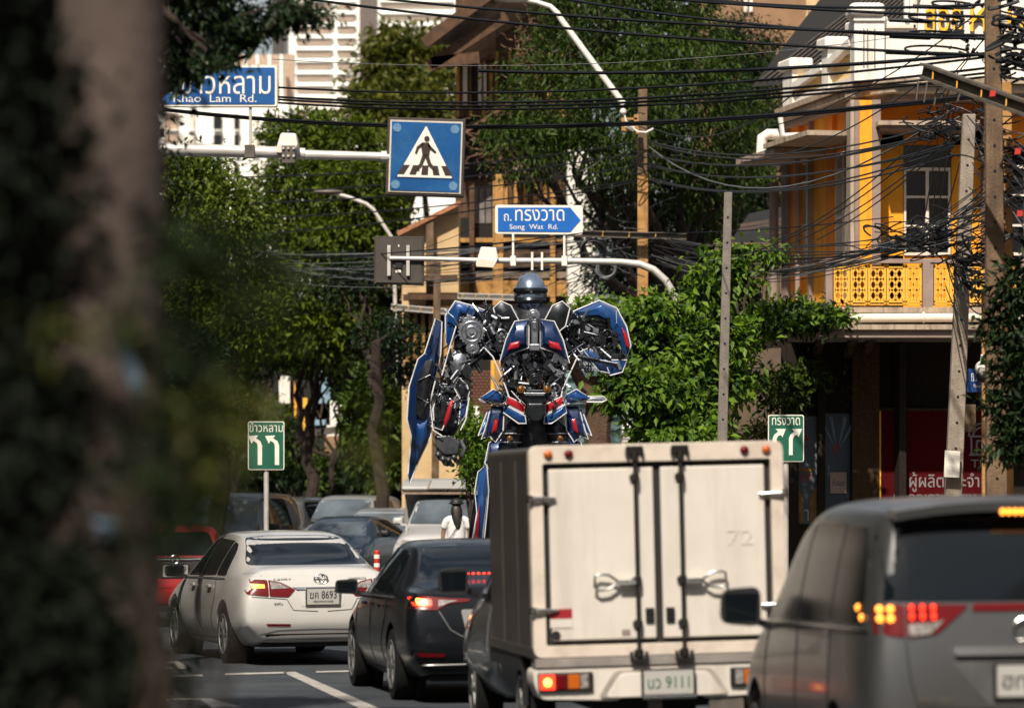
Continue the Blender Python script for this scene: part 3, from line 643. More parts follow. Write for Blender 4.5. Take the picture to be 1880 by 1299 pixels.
        for z in (1.88, 1.08):
            hb = MB(); xa, xb = sg*(X+.015), sg*(X-.175); hb.cyl((xa, -.03, z-.03), (xa, -.03, z+.03), .022, n=12)
            hb.bar((xa, -.03, z), (sg*(X-.02), -.028, z), .05, .02); hb.tube([(sg*(X-.01), -.035, z), (sg*(X-.08), -.03, z), (xb, -.02, z)], [.024, .020, .010], 10)
            hb.build('hinge', M['chrome'], d, smooth=True, local=True)
    for x, m_ in ((-.79, 'amber_lens'), (-.64, 'red_lens'), (.64, 'red_lens'), (.80, 'amber_lens')):
        mb = MB(); mb.ball((x, -.03, Z1-.062), (.033, .022, .03), 14, 8); mb.build('marker_lamp', M[m_], t, smooth=True, local=True)
    # stickers
    mb = MB(); mb.b2((-.80, -.006, 1.02), (-.64, -.001, 1.09)); mb.build('warning_sticker', mat('sticker_red', (.30, .012, .02), .5, var=.05), t, local=True)
    mb = MB(); mb.b2((-.80, -.006, .955), (-.64, -.001, 1.018)); mb.build('warning_sticker', mat('sticker_white', (.62, .58, .52), .5, var=.05), t, local=True)
    mb = MB(); mb.cyl((-.76, -.006, .90), (-.76, -.001, .90), .035); mb.build('drain_plug', M['blackplastic'], t, local=True)
    mb = MB(); mb.b2((-.28, -.006, .89), (-.22, -.001, .93)); mb.build('small_label', mat('label_pinkgrey', (.28, .2, .2), .5), t, local=True)
    text('Peppermint', 'door_lettering', mat('sticker_blue', (.02, .06, .22), .5), t, (.76, -.001, .96), .17, .035, depth=.004, bold=.01, local=True)
    mb = MB(); mb.b2((.63, -.006, .94), (.66, -.001, .98)); mb.build('small_label', mat('sticker_red2', (.45, .05, .03), .5), t, local=True)
    text('72', 'ghost_lettering', mat('faded_glue', (.56, .51, .45), .6, var=.1), t, (.60, -.001, 1.57), .19, .11, depth=.003, bold=.03, local=True)
    # sill under the box, lower body with bumper, recess, lamps
    mb = MB(); mb.b2((-X, -.015, Z0-.07), (X, .2, Z0-.005)); mb.build('rear_sill', mat('sill_metal', (.30, .27, .25), .5, .3, var=.2), t, local=True, bevel=.006)
    out = rounded([(-.88, .44), (-.32, .42), (-.30, .44), (.30, .44), (.32, .42), (.90, .44), (.93, .58), (.93, .665), (-.93, .665), (-.93, .56)], .05, 4)
    mb = MB(); mb.prism([(x, .0, z) for x, z in out], (0, .35, 0)); mb.build('rear_bumper', cr, t, local=True, bevel=.02, seg=3)
    rec = rounded([(-.42, .44), (.46, .44), (.34, .62), (-.30, .62)], .05, 4)
    mb = MB(); mb.prism([(x, -.012, z) for x, z in rounded([(-.47, .44), (.50, .44), (.37, .645), (-.34, .645)], .05, 4)], (0, .03, 0)); mb.build('bumper_trim', mat('bumper_grey', (.34, .30, .26), .5), t, local=True, bevel=.008)
    mb = MB(); mb.prism([(x, -.016, z) for x, z in rec], (0, .02, 0)); mb.build('plate_recess', cr, t, local=True, bevel=.01)
    plate(t, (.04, -.055, .545), 'บว 9111', None, ink='plate_green')
    mb = MB(); mb.b2((-.15, -.07, .425), (.24, -.03, .45)); mb.build('plate_lamp', M['chrome'], t, local=True, bevel=.006)
    for sg in (-1, 1):
        mb = MB(); a, c = sorted((sg*.90, sg*.50)); mb.b2((a, -.03, .50), (c, .0, .635)); h = mb.build('tail_light', M['blackplastic'], t, local=True, bevel=.01)
        for k, (m_, w_) in enumerate((('lit_red' if sg < 0 else 'red_lens', .105), ('red_lens', .075), ('amber_lens', .085), ('clear_lens', .06))):
            x = .885-[0, .115, .20, .29][k]; a, c = sorted((sg*x, sg*(x-w_))); mb = MB(); mb.b2((a, -.042, .515), (c, -.02, .62)); l = mb.build('lamp_lens', M[m_], h, local=True, bevel=.006)
            if sg < 0 and k == 0:
                mb = MB(); mb.ball((-.833, -.04, .567), (.03, .02, .03), 12, 8); mb.build('lamp_core', M['lit_hot'], h, local=True)
    mb = MB(); mb.b2((-.5, .1, .36), (.5, 2.5, .60)); mb.b2((-.35, .3, .28), (.3, 1.0, .5)); mb.build('chassis', M['shadowgap'], t, local=True)
    
    for a, c in (((-.1, .0, .30), (.0, .06, .42)), ((.35, .02, .32), (.6, .05, .44))): mb = MB(); mb.b2(a, c); mb.build('tow_bracket', M['dsteel'], t, local=True)
    for sg in (-1, 1):
        wheel(t, sg*.76, 1.15, .34, .22, sg, 6); wheel(t, sg*.76, 4.15, .34, .22, sg, 6)
        mb = MB(); mb.b2((sg*.89-.02, .75, .36), (sg*.89+.02, .79, .74)); mb.build('mud_flap', M['blackplastic'], t, local=True); mb = MB(); mb.b2((sg*.9-.015, .8, .62), (sg*.9+.015, 2.6, .76)); mb.build('side_skirt', M['blackplastic'], t, local=True)
        mirror(t, sg*1.06, 3.75, 1.22, sg, M['blackplastic'], (.24, .13, .22))
    st = [(2.62, (.4, .6, .7, .8, 1.02, .80, .66, 1.50, 1.55)), (2.7, (.3, .78, .66, .88, 1.02, .85, .68, 1.62, 1.68)), (3.3, (.28, .8, .66, .90, 1.02, .87, .66, 1.64, 1.70)),
          (3.75, (.28, .8, .66, .90, 1.0, .86, .68, 1.40, 1.46)), (4.1, (.28, .8, .66, .92, .98, .86, .74, 1.10, 1.15)), (4.7, (.32, .8, .62, .90, .92, .82, .72, 1.0, 1.04)), (5.05, (.4, .7, .58, .8, .80, .72, .6, .86, .90))]
    b = Body(st, 2); b.emit(t, cabm).name = 'cab'
    for v in ('left', 'right'): b.patch(v, [(2.85, 1.06), (3.9, 1.06), (3.45, 1.55), (2.9, 1.58)], 'side_window', M['carglass'], t, smooth=.05)
    return t

def mpv():
    t = thing('people_carrier', 'dark silver people carrier with lit amber and red rear lamps at the right edge', 'car')
    pt = mat('silver_paint', (.125, .127, .13), .3, .7, var=.02, scale=3, spec=.3, coat=.12)
    e = [.12, .12, .10, .05, 0, 0, .02, .05, .12, .20, .24, .27, .27]; H = 1.87; Wd = .90
    st = [(0, (.36, .66, .70, .78, 1.10, .74, .66, 1.72, 1.78), e), (.05, (.30, .76, .70, .86, 1.12, .82, .71, 1.76, 1.83), e), (.3, (.26, .8, .72, Wd, 1.14, .87, .74, 1.79, 1.86), [q*.5 for q in e]),
          (1.0, (.24, .82, .72, Wd, 1.13, .88, .745, 1.82, H+.02)), (2.2, (.22, .82, .7, Wd, 1.12, .88, .74, 1.81, H+.01)), (3.0, (.22, .82, .7, Wd, 1.09, .87, .72, 1.70, 1.77)),
          (3.7, (.22, .82, .68, Wd, 1.05, .86, .70, 1.36, 1.42)), (4.1, (.22, .82, .66, Wd, 1.0, .84, .70, 1.10, 1.16)), (4.5, (.24, .8, .6, .87, .86, .80, .64, .93, .98)), (4.76, (.28, .7, .55, .76, .74, .66, .5, .80, .84))]
    pgl = mat('privacy_glass', (.004, .005, .006), .22, var=0, spec=.12)
    b = Body(st); b.emit(t, pt, [(sg*.6, sg*1.2, yy, .34, .40) for sg in (-1, 1) for yy in (1.0, 3.9)])
    mb = MB(); mb.box((0, 2.4, .40), (1.25, 3.8, .34)); mb.build('underbody', M['shadowgap'], t, local=True)
    for sg in (-1, 1):
        for yy in (1.0, 3.9): wheel(t, sg*.785, yy, .34, .22, sg)
        for yy in (1.0, 3.9): mb = MB(); mb.cyl((sg*.62, yy, .34), (sg*.69, yy, .34), .39, n=24); mb.build('wheel_well', M['shadowgap'], t, local=True)
    b.patch('rear', [(-.84, 1.315), (.84, 1.315), (.79, 1.55), (.725, 1.79), (.3, 1.835), (-.3, 1.835), (-.725, 1.79), (-.79, 1.55)], 'rear_window', M['carglass'], t, smooth=.08)
    # roof spoiler over the glass
    sp = MB(); n = 12
    for i in range(n+1):
        x = -.70+1.4*i/n; z = 1.855-.05*(abs(x)/.7)**2.5
        sp.v += [(x, .33, z+.012), (x, .10, z+.0), (x, .11, z-.05), (x, .33, z-.035)]
    sp.f = [(4*i+k, 4*i+(k+1) % 4, 4*i+4+(k+1) % 4, 4*i+4+k) for i in range(n) for k in range(4)]+[(0, 1, 2, 3), (4*n+3, 4*n+2, 4*n+1, 4*n)]
    sp.build('roof_spoiler', pt, t, smooth=True, local=True)
    mb = MB()
    for k in range(7): mb.ball((-.105+.035*k, .10, 1.80), (.015, .01, .018), 10, 6)
    mb.build('high_brake_lamp', M['lit_amber'], t, local=True)
    for v in ('left', 'right'):
        b.patch(v, [(.30, 1.19), (1.18, 1.18), (1.18, 1.72), (.62, 1.72), (.42, 1.55)], 'side_window', pgl, t, smooth=.05)
        b.patch(v, [(1.22, 1.18), (2.30, 1.165), (2.30, 1.73), (1.22, 1.73)], 'side_window', pgl, t, smooth=.03)
        b.patch(v, [(2.36, 1.16), (3.72, 1.13), (3.30, 1.48), (3.0, 1.64), (2.7, 1.70), (2.36, 1.72)], 'side_window', pgl, t, smooth=.04)
        for yy in (1.2, 2.33, 3.5): b.line(v, [(yy, 1.15), (yy, .4)], 'door_seam', M['shadowgap'], t)
        b.line(v, [(.2, 1.16), (3.7, 1.11)], 'window_trim', M['chrome'], t, .014, .008)
    for sg in (-1, 1):
        q = lambda P: [(sg*x, z) for x, z in P]
        o = b.patch('rear', q([(.885, 1.30), (.66, 1.30), (.66, 1.12), (.875, 1.15)]), 'tail_light', M['red_lens'], t, smooth=.02, off=.012)
        o2 = b.patch('rear', q([(.65, 1.30), (.30, 1.295), (.36, 1.24), (.48, 1.14), (.65, 1.115)]), 'tail_light', M['red_lens'], t, smooth=.02, off=.012)
        b.patch('rear', q([(.64, 1.19), (.50, 1.20), (.44, 1.215), (.52, 1.14), (.64, 1.125)]), 'reversing_lens', M['clear_lens'], o2, off=.018, smooth=.01)
        for i in range(3):
            for j in range(2):
                mb = MB(); mb.ball(rear_y(b, sg*(.845-.055*i), 1.275-.052*j, .02), (.021, .01, .021), 10, 6); mb.build('indicator_diode', M['lit_amber' if sg < 0 else 'red_lens'], o, local=True)
                mb = MB(); mb.ball(rear_y(b, sg*(.62-.06*i), 1.28-.045*j, .02), (.013, .01, .02), 10, 6); mb.build('brake_diode', M['lit_red'], o2, local=True)
        mirror(t, sg*1.06, 3.42, 1.20, sg, M['blackplastic'], (.25, .14, .25))
        b.line('rear', q([(.655, 1.11), (.64, .9), (.60, .74), (0, .72)]), 'tailgate_seam', M['shadowgap'], t)
    b.patch('rear', [(-.28, 1.30), (.28, 1.30), (.28, 1.26), (-.28, 1.26)], 'reflector_strip', M['red_lens'], t, off=.01)
    rc = [(-.42, .99), (.42, .99), (.20, .74), (-.20, .74)]
    b.patch('rear', rc, 'plate_recess', mat('recess_silver', (.13, .13, .135), .3, .5), t, off=.004, smooth=.04)
    b.patch('rear', [(-.39, 1.065), (.39, 1.065), (.40, 1.02), (-.40, 1.02)], 'chrome_garnish', M['chrome'], t, off=.035, thick=.05, smooth=.02)
    b.patch('rear', [(-.38, 1.018), (.38, 1.018), (.38, 1.0), (-.38, 1.0)], 'handle_gap', M['shadowgap'], t, off=.012)
    plate(t, rear_y(b, 0, .88, .03), 'ฮท 51', None, w=.34)
    mb = MB(); mb.torus(rear_y(b, 0, 1.16, .02), (0, 1, 0), .06, .009, 24, 6); mb.build('badge', M['chrome'], t, local=True)
    text('PREVIA', 'tailgate_lettering', M['dsteel'], t, rear_y(b, -.50, .775, .006), .20, .03, depth=.005, bold=.02, local=True)
    return t

def red_hatch():
    t = thing('hatchback_car', 'red hatchback seen from behind the foliage, left of the white saloon', 'car')
    pt = paint('red_paint', (.36, .012, .012), .1)
    e = [.1, .1, .08, .04, 0, 0, .05, .09, .2, .28, .32, .34, .34]
    st = [(0, (.32, .66, .6, .76, .96, .72, .58, 1.30, 1.36), e), (.06, (.26, .76, .6, .84, .98, .79, .64, 1.37, 1.43), e), (.4, (.22, .78, .6, .86, .98, .82, .66, 1.40, 1.46), [q*.4 for q in e]),
          (1.5, (.2, .78, .6, .86, .96, .83, .64, 1.41, 1.47)), (2.4, (.2, .78, .6, .86, .94, .83, .62, 1.38, 1.44)), (3.0, (.2, .78, .6, .86, .9, .8, .62, 1.05, 1.1)), (3.6, (.24, .74, .55, .82, .78, .74, .58, .86, .92)), (3.95, (.3, .6, .5, .66, .64, .56, .46, .70, .74))]
    b = Body(st, 2); b.emit(t, pt)
    b.patch('rear', [(-.62, 1.02), (.62, 1.02), (.52, 1.35), (-.52, 1.35)], 'rear_window', M['carglass'], t, smooth=.06)
    b.patch('rear', [(-.55, .99), (.55, .99), (.50, .70), (-.50, .70)], 'tailgate_panel', M['blackplastic'], t, smooth=.04)
    b.line('rear', [(-.56, .97), (-.2, .955), (.2, .955), (.56, .97)], 'chrome_strip', M['chrome'], t, .035, .012)
    for sg in (-1, 1):
        q = lambda P: [(sg*x, z) for x, z in P]
        b.patch('rear', q([(.80, 1.0), (.58, 1.0), (.60, 1.30), (.66, 1.36), (.68, 1.2)]), 'tail_light', M['red_lens'], t, smooth=.03, off=.015)
        b.line('rear', q([(.78, .56), (0, .56)]), 'bumper_crease', M['shadowgap'], t)
        for yy in (.75, 3.2): wheel(t, sg*.75, yy, .29, .19, sg)
    mb = MB(); mb.torus(rear_y(b, 0, .96, .03), (0, 1, 0), .06, .012, 20, 6); mb.bar(rear_y(b, -.03, .99, .03), rear_y(b, -.03, .93, .03), .015, .015); mb.bar(rear_y(b, .03, .99, .03), rear_y(b, .03, .93, .03), .015, .015); mb.bar(rear_y(b, -.03, .96, .03), rear_y(b, .03, .96, .03), .012, .012); mb.build('badge', M['chrome'], t, local=True)
    plate(t, rear_y(b, 0, .80, .03), '5กม 609', 'กรุงเทพมหานคร', h=.17)
    mb = MB(); mb.b2((-.6, .1, .22), (.6, 3.6, .4)); mb.build('underbody', M['shadowgap'], t, local=True)
    return t

def camper():
    wp = paint('white_pickup_paint', (.45, .44, .43), 0); t, b = front_car('camper_pickup', 'white pickup carrying a pale grey camper shell over its cab, facing the camera', 'camper', wp, (795-940)/7500*80, 80, math.radians(-8), 'suv', 1.78, .90, 5.0, group=None, dark=False)
    cm = mat('camper_shell', (.26, .255, .25), .45, var=.06, scale=3, dirt=(.28, .25, .22), dscale=2, damt=.4); cs = mat('camper_side', (.20, .15, .11), .6, var=.1)
    t.scale = (1, 1, 1.1)
    # shell: long box behind the cab with a rounded lid over it
    mb = MB(); P = rounded([(-.5, .9), (2.6, .9), (2.6, 1.72), (2.85, 1.74), (3.0, 1.80), (2.85, 1.93), (2.4, 2.0), (-.5, 2.0)], .12, 4)
    mb.prism([(-.96, y, z) for y, z in P], (1.92, 0, 0)); mb.build('camper_shell', cm, t, local=True, bevel=.08, seg=4)
    mb = MB()
    for x in (-.97, .95): mb.b2((x, -.3, 1.0), (x+.02, 2.5, 1.85))
    mb.build('camper_side_panel', cs, t, local=True)
    mb = MB(); mb.prism([(-.45, 3.03, 1.80), (.45, 3.03, 1.80), (.40, 2.85, 1.965), (-.40, 2.85, 1.965)], (0, -.03, -.03)); hh = mb.build('hatch', mat('hatch_frame', (.12, .09, .07), .6), t, local=True)
    mb = MB(); mb.prism([(-.40, 3.04, 1.815), (.40, 3.04, 1.815), (.36, 2.865, 1.97), (-.36, 2.865, 1.97)], (0, -.02, -.02)); mb.build('hatch_panel', cm, hh, local=True)
    mb = MB(); mb.b2((-.95, 2.0, 1.71), (.95, 3.0, 1.75)); mb.build('shell_rim', mat('shell_rim', (.22, .16, .12), .6), t, local=True)
    return t
# ------------------------------------------------------------------ ground
def BL(px, py, rx, rz, D, ry=None): return (W(px, py, D), (rx*D/FPX, (ry if ry else rx*.8*D/FPX), rz*D/FPX))
def G(px, py): return 14250/(py-HY)
def sheet(name, pts, z, m):
    mb = MB(); mb.add([(x, y, z) for x, y in pts], [tuple(range(len(pts)))]); return struct(name, mb, m)
sheet('ground', [(-900, -60), (900, -60), (900, 1500), (-900, 1500)], -.03, M['pavement'])
# the street runs towards the camera and bends to the left
def road_c(y): return -.5-.0011*max(0, y-20)**2*.55
ys = [-20, 0, 15, 25, 35, 45, 55, 65, 80, 100, 130, 170]
mb = MB(); vs = []
for y in ys: vs += [(road_c(y)-6.2-(max(0, y-60)*.02), y, 0), (road_c(y)+5.6, y, 0)]
mb.add(vs, [(2*i, 2*i+1, 2*i+3, 2*i+2) for i in range(len(ys)-1)]); struct('road', mb, M['asphalt'])
mb = MB(); pv = mat('kerb_stone', (.2, .18, .16), .9, var=.2, scale=5, bump=.3)
for (a, b) in zip(ys, ys[1:]):
    for sg, w0 in ((1, 5.6), (-1, 6.2)):
        x0 = road_c(a)+sg*w0; x1 = road_c(b)+sg*w0
        mb.add([(x0, a, -.02), (x0+sg*.2, a, -.02), (x1+sg*.2, b, -.02), (x1, b, -.02), (x0, a, .13), (x0+sg*.2, a, .13), (x1+sg*.2, b, .13), (x1, b, .13)], [(0, 3, 7, 4), (4, 7, 6, 5), (1, 5, 6, 2)])
struct('kerb', mb, pv)
def pave(sg, w0, wide):
    mb = MB()
    for (a, b) in zip(ys, ys[1:]):
        x0 = road_c(a)+sg*(w0+.2); x1 = road_c(b)+sg*(w0+.2)
        mb.add([(x0, a, .125), (x0+sg*wide, a, .125), (x1+sg*wide, b, .125), (x1, b, .125)], [(0, 1, 2, 3)])
    struct('pavement', mb, M['pavement'])
pave(1, 5.6, 9); pave(-1, 6.2, 12)
def mark(name, pp):
    sheet(name, [(lambda D: ((px-CX)/FPX*D, D))(G(px, py)) for px, py in pp], .006, M['roadpaint'])
mark('road_marking', [(262, 1240), (371, 1238), (373, 1241), (262, 1243)])
mark('road_marking', [(413, 1236), (524, 1233), (528, 1236), (413, 1239)])
mark('road_marking', [(580, 1232), (656, 1230), (656, 1233), (580, 1234.5)])
mark('road_marking', [(519, 1234), (542, 1233), (700, 1302), (664, 1302)])
mark('road_marking', [(255, 1214), (326, 1212), (348, 1227), (262, 1228)])
mark('road_marking', [(262, 1283), (290, 1282), (295, 1279), (322, 1283), (386, 1282), (445, 1298), (388, 1298), (368, 1284), (330, 1285), (262, 1286)])
for k in range(5): mark('lane_line', [(730+22*k, 1262-7*k), (733+22*k, 1262-7*k), (748+22*k, 1257-7*k), (745+22*k, 1257-7*k)])
# ------------------------------------------------------------------ vehicles in place
camry, _ = sedan('white saloon with a round badge and one lit amber indicator, ahead of the black saloon', None, paint('pearl_white_paint', (.52, .505, .48), .1, .3), 'camry')
place_car(camry, ((594-CX)/FPX*45, 45, 0), math.radians(16), ry=math.radians(-.5))
mazda, _ = sedan('black saloon car with lit red brake lamps, directly left of the box truck', None, mat('black_paint', (.006, .007, .009), .22, 0, var=.0, spec=.25, coat=.12), 'mazda')
place_car(mazda, ((930-CX)/FPX*36.8, 36.8, 0), math.radians(10), ry=math.radians(-.6))
tr = box_truck(); place_car(tr, ((1218-CX)/FPX*29.4, 29.4, 0), math.radians(7.5), ry=math.radians(-1.4))
mv = mpv(); place_car(mv, ((1888-CX)/FPX*22.3, 22.3, 0), math.radians(5.5), ry=math.radians(-.5))
rh = red_hatch(); place_car(rh, ((322-CX)/FPX*58, 58, 0), math.radians(12))
camper()
P_ = lambda n, c, m=0: paint(n, c, m)
gr = 'cars waiting in the far lane'
def FC(name, label, cat, col, px, D, a, kind, H, Wd=.88, L=4.5, dark=True): front_car(name, label, cat, col, (px-CX)/FPX*D, D, math.radians(a), kind, H, Wd, L, gr, dark)
silver = P_('silver_car_paint', (.33, .34, .35), .4); navy = P_('navy_car_paint', (.03, .05, .08), .2); blk = P_('black_car_paint', (.015, .016, .018), .2); wht = P_('white_car_paint', (.52, .50, .46)); gry = P_('dark_grey_car_paint', (.08, .085, .09), .3)
FC('saloon_car', 'dark saloon with glossy black roof and silver bonnet beside the camper pickup, facing the camera', 'car', silver, 668, 88, -12, 'sedan', 1.60, .86)
FC('saloon_car', 'dark blue saloon with wide windscreen in front of the silver people carrier', 'car', navy, 590, 84, -14, 'sedan', 1.44, .86)
FC('people_carrier', 'silver people carrier with tall windscreen behind the dark blue saloon', 'car', silver, 600, 96, -13, 'suv', 1.86, .9)
FC('hatchback_car', 'small white car between the green sign pole and the silver people carrier', 'car', wht, 530, 98, -14, 'sedan', 1.62, .84, 4.2)
FC('saloon_car', 'dark car half hidden behind the small white car', 'car', navy, 515, 110, -14, 'suv', 1.80, .88)
FC('pickup_truck', 'grey pickup directly behind the green direction sign pole', 'pickup', gry, 468, 96, -14, 'suv', 1.82, .9)
FC('van', 'dark van at the left end of the far queue, seen through leaves', 'van', gry, 375, 82, -13, 'suv', 1.92, .92)
FC('hatchback_car', 'black car at the far left of the queue beside the dark van', 'car', blk, 425, 118, -13, 'suv', 1.95, .9)
# ------------------------------------------------------------------ corner shophouse
YD = 70
F = lambda px, py, d=0: W(px, py, YD)+Vector((0, d, 0))
bld = thing('corner_shophouse', 'two storey yellow and orange corner shophouse with white parapet and grey columns', 'building', (7.5, 73, 0))
def fb(name, x0, y0, x1, y1, d0, d1, m, parent=None, bevel=0, **k):
    "box on the front plane from photo pixels, between depths d0 and d1"
    a = F(x0, y0); b = F(x1, y1); mb = MB(); mb.b2((a.x, YD+d0, a.z), (b.x, YD+d1, b.z)); return mb.build(name, m, parent or bld, bevel=bevel, **k)
RX = 2080
cz = lambda py: CZ-(py-HY)/FPX*YD
A0, B0 = Vector((6.16, 70, 0)), Vector((5.03, 75.5, 0)); sd_ = (B0-A0).normalized(); sn = Vector((-sd_.y, sd_.x, 0))   # side wall direction, outward normal (left)
if sn.x > 0: sn = -sn
def sb(name, t0, t1, z0, z1, o0, o1, m, parent=None, bevel=0):
    "box on the side wall: along t, up z, outward o"
    mb = MB(); pts = [A0+sd_*t0+sn*o0, A0+sd_*t1+sn*o0, A0+sd_*t1+sn*o1, A0+sd_*t0+sn*o1]
    mb.prism([Vector((p.x, p.y, z0)) for p in pts], (0, 0, z1-z0)); return mb.build(name, m, parent or bld, bevel=bevel)
SL = 5.6
# ground floor
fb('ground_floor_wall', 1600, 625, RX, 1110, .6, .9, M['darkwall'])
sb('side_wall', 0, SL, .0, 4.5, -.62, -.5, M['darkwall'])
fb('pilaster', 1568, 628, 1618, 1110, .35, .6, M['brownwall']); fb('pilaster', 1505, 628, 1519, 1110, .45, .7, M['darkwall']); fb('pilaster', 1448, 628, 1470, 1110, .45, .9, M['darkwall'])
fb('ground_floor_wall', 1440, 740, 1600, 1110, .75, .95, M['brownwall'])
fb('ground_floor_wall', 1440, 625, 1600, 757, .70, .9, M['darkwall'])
# posters
pst = [('poster', 1466, 762, 1506, 962, (.15, .20, .25)), ('poster', 1521, 757, 1566, 1000, (.09, .14, .20))]
for k, (n_, x0, y0, x1, y1, c_) in enumerate(pst):
    p_ = fb(n_, x0, y0, x1, y1, .70, .74, mat('poster_blue%d' % k, tuple(q*.5 for q in c_), .5, var=.35, scale=1.2), tag_ if 0 else None)
    p_['label'] = ['faded blue poster with small red print and golden shapes', 'blue poster with pale rays and a red printed column'][k]
    pr = mat('poster_red_print%d' % k, (.22, .04, .035), .6); xa = 1484 if k == 0 else 1542
    for (yy, h_) in ((783, 2), (797, 18), (818, 3)) if k == 0 else ((812, 3), (818, 12), (830, 3)): fb('printed_bar', xa-6, yy, xa+6, yy+h_*.6, .685, .70, pr, p_)
    if k == 0:
        for q in range(5): fb('printed_figure', 1474+q*5, 868, 1476+q*5, 884, .685, .70, pr, p_)
        gold = mat('poster_gold', (.24, .13, .02), .5, var=.3, scale=9)
        mb = MB()
        for a_, b_ in (((1467, 890), (1480, 915)), ((1505, 890), (1492, 915))): mb.prism([F(a_[0], a_[1], .68), F(b_[0], b_[1], .68), F(b_[0], 960, .68), F(a_[0], 960, .68)], (0, .02, 0))
        mb.build('golden_print', gold, p_); fb('printed_band', 1470, 858, 1500, 858+6, .685, .70, gold, p_)
        text('ข้าว', 'poster_lettering', mat('poster_white', (.5, .5, .48), .6), p_, F(1486, 940, .685), .34, .30, bold=.02)
    else:
        mb = MB()
        for a_ in (-.5, -.2, .25, .55): mb.prism([F(1543, 830, .69), F(1543+60*math.sin(a_)-3, 830-70*math.cos(a_), .69), F(1543+60*math.sin(a_)+4, 830-66*math.cos(a_), .69)], (0, .01, 0))
        mb.build('pale_rays', mat('poster_pale', (.16, .23, .30), .6), p_)
fb('notice', 1530, 866, 1560, 905, .66, .70, mat('notice_pink', (.45, .30, .26), .6, var=.1), None, label=None) if 0 else None
nt_ = fb('notice', 1530, 866, 1560, 905, .66, .69, mat('notice_pink', (.42, .30, .26), .6, var=.1)); text('ที่จอด', 'notice_lettering', M['plate_ink'], nt_, F(1545, 885, .66), .2, .12)
# red shop sign
rs = fb('shop_sign', 1620, 753, 1835, 935, .40, .58, M['redsign']); rs['label'] = 'large dark red shop sign with pale grey Thai lettering'
fb('sign_frame', 1617, 750, 1621, 935, .38, .56, M['y_fret'], rs) ; fb('sign_frame', 1617, 748, 1838, 753, .38, .56, M['brownwall'], rs)
text('ผู้ผลิตและจำหน่าย', 'sign_lettering', M['greyletter'], rs, F(1768, 884, .40), (1862-1674)/FPX*YD, .34, bold=.012)
text('ท่อคุณภาพเยี่ยม', 'sign_lettering', M['greyletter'], rs, F(1720, 912, .40), (1795-1645)/FPX*YD, .20, bold=.008)
text('TBO', 'sign_lettering', M['greyletter'], rs, F(1812, 850, .40), .46, .14, bold=.01)
mb = MB()
for r0 in (27, 19): mb.tube([F(1810+r0*math.cos(a), 800-r0*.9*math.sin(a), .39) for a in [PI*i/12 for i in range(13)]], .018, 6)
for (a_, b_) in (((1784, 800), (1836, 800)), ((1788, 800), (1788, 832)), ((1798, 808), (1798, 834)), ((1798, 808), (1830, 808)), ((1784, 834), (1838, 834)), ((1814, 808), (1814, 834)), ((1830, 800), (1830, 834))): mb.tube([F(*a_, .39), F(*b_, .39)], .018, 6)
mb.build('arch_emblem', M['greyletter'], rs)
# canopy with stained fascia, cornice moulding and scroll brackets
fb('canopy', 1470, 602, RX, 611, -1.5, .9, M['stone']); fb('canopy_fascia', 1440, 611, RX, 625, -1.42, -1.25, M['g_trim'])
mb = MB(); mb.prism([W(1385, 625, 76), W(1440, 625, 68.6), W(1440, 607, 68.6), W(1395, 611, 76)], (.0, .25, 0)); mb.build('canopy_fascia', M['g_trim'], bld)
mb = MB(); a_ = cz(605); mb.prism([(5.0, 68.6, a_-.1), (9.5, 68.6, a_-.1), (9.5, 76, a_-.1), (4.1, 76, a_-.1)], (0, 0, .12)); mb.build('canopy_slab', M['stone'], bld)
for px in (1495, 1553, 1585, 1760):
    mb = MB(); mb.prism([F(px-1, 628, -.3), F(px-1, 656, .4), F(px-1, 648, .2), F(px-1, 636, -.5), F(px-1, 628, -1.1)], (.14, 0, 0)); mb.torus(F(px+3, 638, -.3), (1, 0, 0), .09, .035, 14, 6); mb.build('scroll_bracket', M['brownwall'], bld)
dp = MB(); dp.tube([F(1525, 589, -1.0), F(1600, 588, -1.0), F(RX, 586, -1.0)], .075, 12); dp.torus(F(1685, 587, -1.0), (1, 0, 0), .08, .02); dp.build('drain_pipe', M['cream'], bld, smooth=True)
# balcony
fb('balcony_slab', 1500, 568, RX, 578, -.9, 1.4, M['stone']); fb('balcony_rail', 1500, 478, RX, 486, -.55, -.35, M['g_trim'])
posts = [(1511, 1524), (1688, 1707), (1862, 1880), (2040, 2056)]
for a_, b_ in posts: fb('balcony_post', a_, 480, b_, 568, -.6, -.3, M['g_trim'], bevel=.01)
def fret(x0, x1):
    "pierced yellow panel: frame bars, wavy lattice"
    p = thing if 0 else None
    mb = MB(); y0, y1 = 489, 562; d0, d1 = -.50, -.42
    def q(px, py, w, h): a = F(px, py); mb.b2((a.x-w/FPX*YD/2, YD+d0, a.z-h/FPX*YD/2), (a.x+w/FPX*YD/2, YD+d1, a.z+h/FPX*YD/2))
    xm = (x0+x1)/2; wd = x1-x0
    for yy in (493, 556): q(xm, yy, wd, 3)
    q(xm, 561.5, wd, 2)
    for xx in (x0+2, x1-2): q(xx, 525, 3.5, 74)
    n = 2; cw = (wd-6)/n
    for i in range(n):
        cx_ = x0+3+cw*(i+.5)
        for sg in (-1, 1):
            pts = [F(cx_+sg*cw*.46*math.sin(PI*3*j/12), 495+60*j/12, -.46) for j in range(13)]
            for a_, b_ in zip(pts, pts[1:]): mb.bar(a_, b_, .035, .05, (0, 1, 0))
    return mb.build('fretwork_panel', M['y_fret'], bld)
for a_, b_ in ((1525, 1556), (1557, 1588), (1589, 1622), (1623, 1656), (1657, 1687), (1708, 1737), (1738, 1768), (1769, 1800), (1801, 1831), (1832, 1861), (1881, 1911)): fret(a_, b_)
